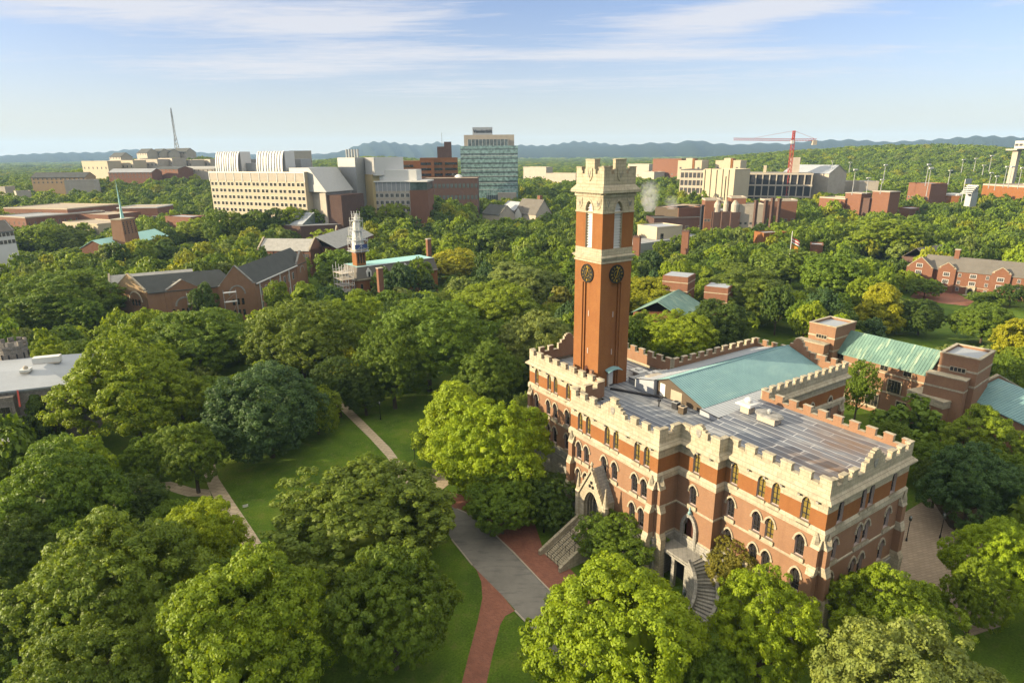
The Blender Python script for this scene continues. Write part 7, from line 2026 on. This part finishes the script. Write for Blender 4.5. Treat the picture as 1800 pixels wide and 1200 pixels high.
# hand placed: (u of the crown centre, v of the crown top, width in picture px, height m, crown kind, tint, label)
HAND = [
 (190, 905, 330, 20, 'near_broad', 'olive', 'huge olive tree with a spreading sunlit left side at lower left'),
 (432, 968, 300, 19, 'near_round', 'fresh', 'big round bright green tree at the bottom left of centre'),
 (632, 812, 300, 16.5, 'near_magnolia', 'olive', 'broad dense magnolia like tree in front of the path junction'),
 (690, 962, 215, 16, 'near_magnolia', 'mid', 'dense dark tree beside the curved lawn below the broad magnolia like tree'),
 (352, 880, 150, 14.5, 'near_round', 'lime', 'small lime green tree at the end of the left path'),
 (150, 1100, 270, 15, 'near_broad', 'olive', 'olive tree cut by the bottom edge at lower left'),
 (420, 1150, 220, 11, 'near_broad', 'mid', 'mid green tree cut by the bottom edge below the bright round one'),
 (105, 778, 225, 19, 'near_round', 'mid', 'mid green tree under the stone annex roof at the left edge'),
 (15, 905, 170, 14, 'near_round', 'dark', 'dark shaded tree at the left edge below the stone annex'),
 (20, 1040, 170, 13, 'near_round', 'dark', 'dark shaded tree in the lower left corner'),
 (250, 835, 90, 10, 'near_round', 'dark', 'small dark tree beside the curved bit of path at left'),
 (1078, 985, 290, 16.5, 'near_round', 'lime', 'large bright yellow-green maple in front of the entrance steps'),
 (1345, 1000, 185, 15.5, 'near_round', 'lime', 'upright bright green tree in front of the right wing'),
 (1290, 945, 95, 9.5, 'near_fine', 'ochre', 'thin rusty olive tree against the right wing by the curved steps'),
 (1395, 985, 80, 8.5, 'near_fine', 'olive', 'small sparse tree below the corner windows of the right wing'),
 (1570, 998, 225, 13.5, 'near_broad', 'fresh', 'bright green spreading tree below the end wall of the hall'),
 (1612, 1092, 380, 17, 'near_round', 'silver', 'huge silvery green rounded tree in the lower right corner'),
 (1755, 915, 190, 14, 'near_broad', 'lime', 'bright feathery tree at the right edge above the silvery one'),
 (1715, 985, 120, 12, 'near_broad', 'fresh', 'feathery green tree left of the bright feathery one at right'),
 (1250, 1130, 130, 9, 'near_round', 'mid', 'low green tree between the bright maple and the upright one'),
 (1712, 783, 165, 14.5, 'near_round', 'blue', 'blue-green dense tree beside the paved plaza'),
 (1735, 715, 150, 14, 'near_round', 'fresh', 'tree with a sunlit yellow top against the gabled wing at right'),
 (1512, 636, 66, 15.0, 'near_fine', 'mid', 'thin airy tree in the courtyard behind the rear wing'),
 (1565, 742, 95, 10, 'near_fine', 'mid', 'leafy courtyard tree beyond the rear battlements'),
 (1640, 778, 90, 9, 'near_round', 'mid', 'round green courtyard tree left of the blue-green one'),
 (1650, 800, 80, 10, 'near_round', 'dark', 'dark tree at the end wall corner beside the blue-green one'),
 (1795, 800, 100, 11, 'near_round', 'mid', 'green tree at the right edge beside the blue-green one'),
 (1092, 893, 138, 8.2, 'near_round', 'mid', 'round mid green tree between the entrance steps and the side porch'),
 (968, 832, 108, 8.5, 'near_round', 'dark', 'round dark green tree left of the entrance steps'),
 (796, 675, 115, 18, 'near_tall', 'lime', 'tall bright lime tree left of the hall beside the lawn'),
 (866, 705, 180, 19.5, 'near_round', 'lime', 'wide yellow-lime tree in front of the left wing of the hall'),
 (928, 692, 75, 13, 'near_fine', 'olive', 'dull olive tree against the left wing windows'),
 (880, 832, 110, 10, 'near_round', 'mid', 'shaded green tree over the brick plaza'),
 (745, 855, 90, 8.5, 'near_round', 'dark', 'dark low tree at the head of the road'),
 (462, 640, 190, 20, 'near_round', 'blue', 'large blue-green dome shaped tree on the lawn'),
 (335, 745, 118, 14, 'near_round', 'mid', 'mid green tree left of the blue-green dome'),
 (224, 600, 255, 24.5, 'near_broad', 'fresh', 'very large yellow-green tree beside the stone hall'),
 (76, 695, 92, 14, 'conifer', 'dark', 'dark cedar with layered branches in front of the stone hall'),
 (525, 530, 195, 23.5, 'near_fine', 'olive', 'tall olive oak behind the blue-green dome'),
 (612, 525, 115, 22, 'near_round', 'fresh', 'bright green tree peeping out right of the olive oak'),
 (750, 530, 210, 24.5, 'near_fine', 'mid', 'huge mid green tree standing over the lawn'),
 (345, 545, 195, 20, 'near_broad', 'mid', 'layered green tree below the gabled hall'),
 (108, 477, 192, 22, 'near_round', 'mid', 'massive green dome tree at left above the stone hall'),
 (940, 552, 150, 21, 'near_round', 'silver', 'silvery green rounded tree left of the left wing roof'),
 (870, 497, 130, 19, 'near_round', 'fresh', 'bright clumpy tree behind the silvery one'),
 (912, 462, 120, 18, 'near_round', 'silver', 'silvery domed tree left of the clock faces'),
 (985, 505, 55, 16, 'mid_tall', 'ochre', 'ochre tree partly hidden by the clock tower'),
 (592, 628, 90, 15, 'near_fine', 'dark', 'dark shaded tree at the far end of the curving path'),
 (690, 580, 120, 20, 'near_fine', 'mid', 'green tree filling the gap left of the huge lawn tree'),
 (858, 602, 110, 18, 'near_round', 'mid', 'mid green tree between the huge lawn tree and the silvery one'),
 (640, 640, 80, 13, 'near_round', 'dark', 'small dark tree in shade below the bright peeping tree'),
 (1150, 488, 110, 17, 'near_round', 'yellow', 'yellow tinged tree immediately right of the clock tower'),
 (1190, 548, 130, 15, 'near_round', 'lime', 'yellow-green tree over the rear battlements of the hall'),
 (1262, 528, 110, 17, 'near_round', 'dark', 'dark green tree behind the copper roof of the hall'),
 (1315, 468, 140, 20, 'near_round', 'olive', 'tall rounded olive tree behind the rear wing'),
 (1392, 440, 120, 19, 'mid_round', 'olive', 'olive tree standing below the flagpole'),
 (1462, 450, 110, 19, 'mid_round', 'mid', 'mid green tree right of the flagpole'),
 (1543, 500, 88, 17, 'near_tall', 'yellow', 'golden yellow tree between the brick towers'),
 (1618, 527, 80, 12.5, 'near_round', 'dark', 'dark round tree on the far lawn beside the golden one'),
 (1732, 535, 115, 13, 'near_round', 'mid', 'round green tree on the far lawn at right'),
 (1790, 562, 85, 14, 'mid_round', 'yellow', 'golden tree at the right edge behind the brick tower'),
 (1558, 385, 125, 22, 'mid_round', 'fresh', 'tall light green tree standing above its neighbours at right'),
 (1750, 425, 90, 13, 'mid_round', 'fresh', 'bright tree behind the residence hall roof'),
 (1597, 476, 55, 9, 'mid_round', 'lime', 'lime tree in front of the left gable of the residence hall'),
 (1628, 490, 70, 8, 'mid_broad', 'mid', 'low green tree left of the red awning'),
 (1735, 513, 70, 5.5, 'mid_broad', 'mid', 'low green tree right of the residence hall doorway'),
 (1780, 500, 60, 9, 'mid_broad', 'dark', 'dark tree in front of the right gable of the residence hall'),
 (348, 385, 80, 17, 'mid_round', 'lime', 'bright yellow-green tree right of the chapel roof'),
 (62, 395, 90, 18, 'mid_round', 'fresh', 'bright rounded tree left of the chapel'),
 (125, 402, 62, 15, 'mid_round', 'olive', 'olive tree touching the chapel gable'),
 (340, 362, 30, 19, 'mid_tall', 'mid', 'pointed green tree behind the bright one right of the chapel'),
 (372, 364, 32, 19, 'mid_tall', 'mid', 'second pointed green tree behind the bright one right of the chapel'),
 (735, 412, 70, 16, 'mid_round', 'lime', 'lime tree left of the mansard hall chimney'),
 (795, 438, 90, 16, 'mid_round', 'yellow', 'golden crowned tree covering the right end of the teal roof'),
 (590, 395, 70, 18, 'mid_round', 'lime', 'lime green tree between the slate hall and the cupola'),
 (595, 440, 75, 18, 'mid_round', 'mid', 'hanging green tree left of the scaffolded cupola'),
 (860, 395, 90, 18, 'mid_round', 'mid', 'mid green tree beyond the golden crowned one'),
]
HAND_RECTS = []
_VS = {}
def crown_sample(me):
    if me.name not in _VS:
        a = np.empty(len(me.vertices) * 3, dtype=np.float32); me.vertices.foreach_get('co', a)
        _VS[me.name] = a.reshape(-1, 3)[::max(1, len(me.vertices) // 2500)].astype(float)
    return _VS[me.name]
def seen_extent(V, x, y, z0, rot, w, h, hc):
    c, s_ = math.cos(rot), math.sin(rot)
    P = V * np.array([w / 2, w / 2, hc])
    X = np.stack([x + P[:, 0] * c - P[:, 1] * s_, y + P[:, 0] * s_ + P[:, 1] * c, z0 + h - hc + P[:, 2] - CAM_H], axis=1) @ CAMROT.T
    U = 900 + F_PX * X[:, 0] / X[:, 2]; Vv = 600 + F_PX * X[:, 1] / X[:, 2]
    return np.percentile(U, 1.5), np.percentile(U, 98.5), np.percentile(Vv, 0.8), np.percentile(Vv, 99)
for n_, (u, v, w, h, key, tint, lab) in enumerate(HAND):
    z = h
    for _ in range(4):
        p = at(u, v + 3, z); z = h + tz(p.x, p.y)
    depth = float(CAMROT[2] @ np.array([p.x, p.y, z * 0.7 - CAM_H]))
    wm_ = w * depth / F_PX
    variant = n_ % len(CROWN[key]); rot = TRNG.uniform(0, 6.28); V_ = crown_sample(CROWN[key][variant])
    x, y = p.x, p.y
    for _ in range(6):                                            # settle distance, bearing and width so the crown stands where it is seen
        z0 = tz(x, y); hc = min(h * 0.93, max(h * 0.8, wm_ * 0.95))
        ua, ub, va, vb = seen_extent(V_, x, y, z0, rot, wm_, h, hc)
        wm_ *= np.clip(w / max(ub - ua, 1), 0.8, 1.25)
        d = math.hypot(x, y); az = math.atan2(x, y)
        az += (u - (ua + ub) / 2) / F_PX * math.cos(az) ** 2
        z_top = z0 + h
        k = (CAM_H - z_top) / max(4.0, (CAM_H - z_top) + 0.0)
        dv = v - va                                               # positive: the crown shows too high, bring it nearer
        d *= 1 - np.clip(dv * d / (F_PX * max(8.0, CAM_H - z_top)) * 0.9, -0.12, 0.12)
        x, y = d * math.sin(az), d * math.cos(az)
    HAND_RECTS.append((u - 0.36 * w, v - 2, u + 0.36 * w, v + 0.5 * w, math.hypot(x, y) - wm_ * 0.45))
    e = tree(x, y, wm_, h, key, tint, lab, name='conifer_tree' if key == 'conifer' else 'tree', variant=variant)
    e.rotation_euler = (0, 0, rot)
for u, v, w, tint, lab in ((380, 368, 52, 'mid', 'round tree under the left end of the cream laboratory'), (415, 372, 50, 'fresh', 'bright tree below the left windows of the cream laboratory'), (448, 369, 52, 'mid', 'round tree below the middle of the cream laboratory'),
                        (482, 366, 54, 'dark', 'dark green tree before the cream laboratory windows'), (516, 364, 56, 'fresh', 'bright tree at the right end of the cream laboratory'), (552, 366, 54, 'mid', 'green tree before the glazed laboratory annex'), (640, 362, 50, 'mid', 'green tree at the foot of the yellow laboratory tower'), (690, 358, 56, 'fresh', 'bright tree below the white glazed laboratory')):
    P = at_dist(u, v, 442); z0 = tz(P.x, P.y)
    tree(P.x, P.y, w * 442 / F_PX, max(9.0, P.z - z0), 'mid_round', tint, lab)
print('hand trees', len(HAND))
# ------------------------------------------------------------------ the canopy between the buildings
PROTECT = [                                                      # picture areas kept open: (u0, v0, u1, v1, distance of what shows there)
 (141, 372, 296, 450, 405), (200, 453, 480, 540, 240), (360, 500, 470, 560, 205), (452, 398, 590, 470, 290), (598, 383, 765, 503, 256), (0, 590, 192, 800, 110),
 (362, 262, 605, 358, 480), (608, 275, 742, 352, 460), (700, 245, 840, 340, 550), (805, 225, 912, 322, 670), (848, 343, 945, 374, 395),
 (0, 354, 330, 390, 435), (0, 388, 24, 432, 380), (52, 300, 335, 322, 580), (140, 262, 372, 294, 950), (150, 310, 190, 322, 560), (24, 332, 56, 350, 510), (390, 370, 455, 384, 430), (555, 370, 620, 380, 470),
 (925, 280, 1130, 700, 90), (1100, 385, 1250, 424, 340), (1148, 356, 1346, 388, 425), (1240, 343, 1402, 358, 430), (1190, 272, 1460, 332, 590), (1100, 284, 1200, 305, 600), (918, 290, 1012, 312, 550),
 (1324, 402, 1376, 424, 355), (1383, 406, 1422, 438, 290), (1425, 428, 1448, 436, 335), (1441, 332, 1566, 364, 490), (1643, 318, 1800, 348, 525), (1598, 364, 1630, 378, 450),
 (1172, 463, 1286, 532, 190), (1408, 552, 1762, 765, 120), (1690, 690, 1800, 770, 100), (1572, 435, 1800, 500, 225), (1630, 436, 1696, 456, 270), (1590, 320, 1640, 333, 550), (1690, 308, 1722, 326, 490),
 (1560, 505, 1800, 606, 262), (1500, 320, 1530, 334, 600), (1782, 246, 1800, 262, 690), (620, 366, 740, 372, 460),
 (540, 690, 940, 850, 100), (1000, 600, 1800, 1000, 60), (1380, 240, 1405, 330, 600)]
PROTECT += HAND_RECTS + AUTO_PROTECT
OPEN = []                                                        # open ground, in plan
def open_poly(px, z=0): OPEN.append([at(u, v, z) for u, v in px])
open_poly([(545, 690), (940, 690), (975, 830), (1120, 1080), (980, 1260), (780, 1260), (775, 1000), (700, 870), (480, 960), (400, 990), (340, 860), (330, 735), (380, 735), (395, 840), (560, 800), (600, 740)])
open_poly([(1555, 515), (1600, 505), (1800, 540), (1900, 580), (1900, 625), (1590, 612)])
open_poly([(1560, 990), (1600, 890), (1650, 870), (1720, 930), (1800, 1000), (1760, 1110), (1690, 1110), (1640, 1020)])
open_poly([(930, 700), (1010, 600), (1110, 600), (1340, 560), (1480, 600), (1640, 760), (1620, 1000), (1440, 1140), (1000, 960)], 8)
def inside(poly, x, y):
    r = False; n = len(poly)
    for i in range(n):
        a, b = poly[i], poly[(i + 1) % n]
        if (a.y > y) != (b.y > y) and x < (b.x - a.x) * (y - a.y) / (b.y - a.y) + a.x: r = not r
    return r
HALLPOLY = [hall_xy(-x, y) for x, y in offset(PLAN, 3.0)]
def blocked(x, y, r):
    for p in OPEN:
        if inside(p, x, y): return True
    if inside(HALLPOLY, x, y): return True
    for (ox, oy, c, s, x0, x1, y0, y1) in FOOT:
        dx, dy = x - ox, y - oy; lx, ly = dx * c + dy * s, -dx * s + dy * c
        if x0 - r * 0.55 < lx < x1 + r * 0.55 and y0 - r * 0.55 < ly < y1 + r * 0.55: return True
    return False
def hides(x, y, r, h, z0):
    d = math.hypot(x, y)
    top = to_px((x, y, z0 + h)); mid = to_px((x, y, z0 + h * 0.6))
    if top is None: return True
    rp = r * F_PX / d
    u0, u1, v0 = top[0] - rp * 0.8, top[0] + rp * 0.8, top[1] + rp * 0.06
    v1 = to_px((x, y, z0 + 1))[1]
    for (a, b, c, e, D) in PROTECT:
        if d < D and u1 > a and u0 < c and v0 < e and v1 > b: return True
    return False
cand = []
g = random.Random(21)
def grid_points(d0, d1, sp, az=41.5, azl=41.5):
    x = -d1
    n = int(2 * d1 / sp)
    out = []
    for i in range(n):
        for j in range(n):
            x = -d1 + i * sp + g.uniform(-0.38, 0.38) * sp; y = j * sp + g.uniform(-0.38, 0.38) * sp + (sp / 2 if i % 2 else 0)
            d = math.hypot(x, y)
            if d0 <= d < d1 and -azl < math.degrees(math.atan2(x, y)) < az: out.append((d, x, y))
    return out
pts = sorted(grid_points(58, 340, 9.6))
AUTO = []
tints = ['mid', 'mid', 'mid', 'fresh', 'fresh', 'olive', 'lime', 'dark', 'dark', 'lime', 'silver', 'fresh', 'blue', 'lime', 'mid', 'fresh', 'mid', 'mid', 'fresh', 'mid']
cell = {}
def near_hits(x, y, r):
    for (tx, ty, tr, th) in TREES:
        if abs(tx - x) < 16 and abs(ty - y) < 16 and math.hypot(tx - x, ty - y) < 0.62 * (tr + r): return True
    return False
for d, x, y in pts:
    px = to_px((x, y, 10))
    if px is None or not (-60 < px[0] < 1860) or px[1] > 1330: continue
    if len(TREES) >= 300: break
    r = g.uniform(4.6, 7.2); h = g.uniform(12.5, 18.5)
    if d < 150: r *= 0.85; h *= 0.78
    z0 = tz(x, y)
    if blocked(x, y, r) or near_hits(x, y, r): continue
    ok = False
    for k in (1.0, 0.72, 0.5):
        if not hides(x, y, r * (0.5 + 0.5 * k), h * k, z0): r, h, ok = r * (0.5 + 0.5 * k), h * k, True; break
    if not ok: continue
    TREES.append((x, y, r, h)); AUTO.append((d, x, y, r, h, z0))
LAND = [('the gabled hall', at(330, 510, 8)), ('the chapel', at(240, 440, 8)), ('the slate hall', at(500, 455, 8)), ('the mansard hall', at(680, 480, 8)), ('the stone hall', at(90, 690, 8)), ('the copper hall', at(1215, 515, 8)),
        ('the residence hall', at(1690, 480, 6)), ('the clock tower', Vector((TC[0], 0))), ('the cream cube', at(1160, 410, 6)), ('the flagpole', at_dist(1391, 440, 300).xy), ('the brick towers', at(1560, 640, 12)), ('the grey houses', at_dist(900, 370, 400).xy),
        ('the far lawn', at(1650, 560, 0)), ('the power house', at_dist(1215, 375, 400).xy), ('the green dome tree', at(132, 560, 8)), ('the huge lawn tree', at(750, 620, 8)), ('the olive oak', at(525, 620, 8)), ('the tall light tree', at(1558, 450, 10)),
        ('the golden tree', at(1543, 560, 8)), ('the blue-green dome', at(460, 740, 6)), ('the corner olive', at(190, 1000, 8)), ('the college blocks', at_dist(100, 380, 400).xy), ('the cream laboratory', at_dist(450, 370, 480).xy)]
LAND = [(n, hall_xy(47.8, 6.4) if n == 'the clock tower' else p) for n, p in LAND]
used = {}
cn = {'dark': 'dark green', 'blue': 'blue-green', 'mid': 'mid green', 'olive': 'olive', 'lime': 'lime green', 'yellow': 'golden', 'silver': 'silvery green', 'ochre': 'ochre', 'fresh': 'bright green'}
for (d, x, y, r, h, z0) in AUTO:
    tint = tints[g.randrange(len(tints))]
    if d < 150 and tint in ('yellow', 'lime', 'silver'): tint = 'mid'
    if d < 150: key = g.choice(['near_round', 'near_fine', 'near_broad'])
    elif d < 210: key = g.choice(['near_round', 'near_fine', 'mid_round', 'mid_broad'])
    else: key = g.choice(['mid_round', 'mid_round', 'mid_broad', 'mid_tall'])
    nm, lp_ = min(LAND, key=lambda q: math.hypot(q[1].x - x, q[1].y - y))
    dl = math.hypot(lp_.x, lp_.y); lu, tu = math.atan2(lp_.x, lp_.y), math.atan2(x, y)
    side = 0 if abs(tu - lu) < 0.035 else (-1 if tu < lu else 1)
    far = 'beyond' if d > dl + 14 else ('before' if d < dl - 14 else ('beside' if side == 0 else ''))
    if side: far = (far + ' and ' if far else '') + ('left of' if side < 0 else 'right of')
    size = 'small' if r < 4.6 else ('large' if r > 6.1 else 'mid-sized')
    form = {'near_round': 'rounded', 'near_fine': 'fine leaved', 'near_broad': 'spreading', 'mid_round': 'rounded', 'mid_broad': 'spreading', 'mid_tall': 'narrow'}[key]
    base = f'{size} {form} {cn[tint]} tree {far} {nm}'
    extra = ['', ', its crown lower than its neighbours', ', nearer the lens than its lookalike', ', crowded among other crowns', ', with an open gap beside it', ', farther back than its lookalike', ', the farthest lookalike']
    k = used.get(base, 0); used[base] = k + 1
    lab = base + ('', ', farther back', ', third back', ', fourth back', ', fifth back', ', sixth back', ', seventh back')[min(k, 6)]
    TREES_n = len(TREES)
    tree(x, y, 2 * r, h, key, tint, lab, group='trees of the campus canopy', z0=z0)
    TREES.pop()

# ------------------------------------------------------------------ the far woods: one mass of crowns
wob = bpy.data.collections.new('woodland_crowns')
CR_I = []
for k in range(5):
    V, F = crown_arrays(seed=900 + k, n_lobes=16, clump_n=14, leaf_n=9, leaf=0.088, shape='round' if k != 3 else 'broad', clump_r=0.15)
    top = float(np.percentile(V[:, 2], 99.7)); wid = float(np.percentile(np.hypot(V[:, 0], V[:, 1]), 98))
    V = V / np.array([wid, wid, top]); me = quad_mesh('woodland_crown', V, F, M_LEAF_I)
    o = bpy.data.objects.new('woodland_crown', me); wob.objects.link(o)
wp, wr, ws, wv, wc = [], [], [], [], []
wt_names = ['mid', 'mid', 'fresh', 'olive', 'olive', 'dark', 'dark', 'lime', 'lime', 'silver', 'mid', 'mid', 'fresh', 'fresh', 'olive', 'yellow']
def wood(x, y, r, h, z0):
    wp.append((x, y, z0 - h * 0.04)); wr.append(g.uniform(0, 6.28)); ws.append((r, r, h)); wv.append(g.randrange(5))
    T = TINT[g.choice(wt_names)]; j = g.uniform(0.85, 1.15); m = 0.25
    M = TINT['mid']; wc.append(((T[0] * (1 - m) + M[0] * m) * j, (T[1] * (1 - m) + M[1] * m) * j, (T[2] * (1 - m) + M[2] * m) * j, 1))
far_pts = grid_points(60, 340, 9.6, 60, 48) + grid_points(340, 760, 10.5, 56, 47) + grid_points(760, 1500, 14.0, 50, 47) + grid_points(1500, 2800, 24.0) + grid_points(2800, 6200, 52.0)
for d, x, y in far_pts:
    z0 = tz(x, y); px = to_px((x, y, z0 + 8))
    if px is None: continue
    out_of_view = not (-40 < px[0] < 1840)
    if px[1] > 1000 and not out_of_view: continue
    if d < 760: r, h = g.uniform(5.2, 8.2), g.uniform(11, 18)
    elif d < 1500: r, h = g.uniform(7.5, 11), g.uniform(11, 18)
    elif d < 2800: r, h = g.uniform(13, 19), g.uniform(12, 19)
    else: r, h = g.uniform(28, 44), g.uniform(12, 22)
    if d < 340:
        if near_hits(x, y, r * 0.9): continue
        if d < 130 and not out_of_view: continue
    if d > 2800 and g.random() < 0.25: continue
    if blocked(x, y, r): continue
    ok = False
    for k in (1.0, 0.7, 0.45):
        if not hides(x, y, r * (0.5 + 0.5 * k), h * k, z0): r, h, ok = r * (0.5 + 0.5 * k), h * k, True; break
    if not ok: continue
    if d < 340: TREES.append((x, y, r, h))
    wood(x, y, r, h, z0)
pm = bpy.data.meshes.new('woodland'); pm.from_pydata(wp, [], [])
def attr(nm, typ, key, data):
    a = pm.attributes.new(nm, typ, 'POINT'); a.data.foreach_set(key, np.array(data, dtype=np.float32 if typ != 'INT' else np.int32).ravel())
attr('turn', 'FLOAT', 'value', wr); attr('size', 'FLOAT_VECTOR', 'vector', ws); attr('kind_index', 'INT', 'value', wv); attr('tint', 'FLOAT_COLOR', 'color', wc)
woods = link('woodland', pm); woods['kind'] = 'stuff'; woods['label'] = 'far woods of green crowns reaching to the hills'
ng = bpy.data.node_groups.new('woodland_instances', 'GeometryNodeTree')
ng.interface.new_socket('Geometry', in_out='INPUT', socket_type='NodeSocketGeometry'); ng.interface.new_socket('Geometry', in_out='OUTPUT', socket_type='NodeSocketGeometry')
def GN(t, **kw):
    n = ng.nodes.new(t)
    for k, v in kw.items(): setattr(n, k, v)
    return n
gi, go = GN('NodeGroupInput'), GN('NodeGroupOutput')
mp_ = GN('GeometryNodeMeshToPoints'); iop = GN('GeometryNodeInstanceOnPoints'); ci = GN('GeometryNodeCollectionInfo')
ci.inputs['Collection'].default_value = wob; ci.inputs['Separate Children'].default_value = True; ci.inputs['Reset Children'].default_value = True
def named(nm, typ):
    n = GN('GeometryNodeInputNamedAttribute', data_type=typ); n.inputs['Name'].default_value = nm
    return n.outputs['Attribute']
cx = GN('ShaderNodeCombineXYZ')
ng.links.new(named('turn', 'FLOAT'), cx.inputs[2])
ng.links.new(gi.outputs[0], mp_.inputs['Mesh']); ng.links.new(mp_.outputs[0], iop.inputs['Points']); ng.links.new(ci.outputs[0], iop.inputs['Instance'])
iop.inputs['Pick Instance'].default_value = True
ng.links.new(named('kind_index', 'INT'), iop.inputs['Instance Index'])
ng.links.new(cx.outputs[0], iop.inputs['Rotation']); ng.links.new(named('size', 'FLOAT_VECTOR'), iop.inputs['Scale']); ng.links.new(iop.outputs[0], go.inputs[0])
md = woods.modifiers.new('instances', 'NODES'); md.node_group = ng
print('trees', len(HAND), 'auto', len(AUTO), 'woods', len(wp), 'far auto d', AUTO[-1][0])

# ------------------------------------------------------------------ steam and haze
def steam(u, v0, v1, D, w, dens, label):
    Pt, Pb = at_dist(u, v0, D), at_dist(u, v1, D); h = Pt.z - Pb.z
    m = MB(); m.lathe((0, 0, 0), [(w * 0.25, 0), (w * 0.5, h * 0.25), (w * 0.62, h * 0.6), (w * 0.55, h * 0.85), (w * 0.2, h)], 14)
    t = NT('steam')
    pv = t.n('ShaderNodeVolumePrincipled'); pv.inputs['Color'].default_value = (0.95, 0.95, 0.96, 1); pv.inputs['Anisotropy'].default_value = 0.2
    co = t.coords(); n = t.noise(co, 0.28, 5, 0.65, dist=0.6)
    sp = t.n('ShaderNodeSeparateXYZ'); t.l(co, sp.inputs[0])
    rr = t.math('SQRT', t.math('ADD', t.math('POWER', sp.outputs[0], 2.0), t.math('POWER', sp.outputs[1], 2.0)))
    fall = t.math('SUBTRACT', 1.0, t.math('DIVIDE', rr, w * 0.62), True)
    fz = t.math('SUBTRACT', 1.0, t.math('DIVIDE', sp.outputs[2], h * 1.05), True)
    dd = t.math('MULTIPLY', t.math('MULTIPLY', t.math('MULTIPLY', t.math('SUBTRACT', n, 0.38, True), 4.0), t.math('MULTIPLY', fall, fz)), dens)
    t.l(dd, pv.inputs['Density']); t.l(pv.outputs[0], t.out.inputs['Volume'])
    o = m.build('steam', t.m, None, (Pb.x, Pb.y, Pb.z)); o['kind'] = 'stuff'; o['label'] = label
steam(1141, 316, 372, 400, 11, 0.5, 'white steam plume drifting up beside the clock tower')
steam(1180, 342, 368, 420, 9, 0.22, 'faint second steam puff over the power house')
hz = MB(); hz.box(-12000, 12000, -12000, 12000, -4, 340)
t = NT('haze_air'); pv = t.n('ShaderNodeVolumePrincipled'); pv.inputs['Color'].default_value = (0.42, 0.66, 1.0, 1); pv.inputs['Density'].default_value = 0.000062
pv.inputs['Anisotropy'].default_value = 0.0
t.l(pv.outputs[0], t.out.inputs['Volume'])
o = hz.build('haze', t.m); o['kind'] = 'stuff'
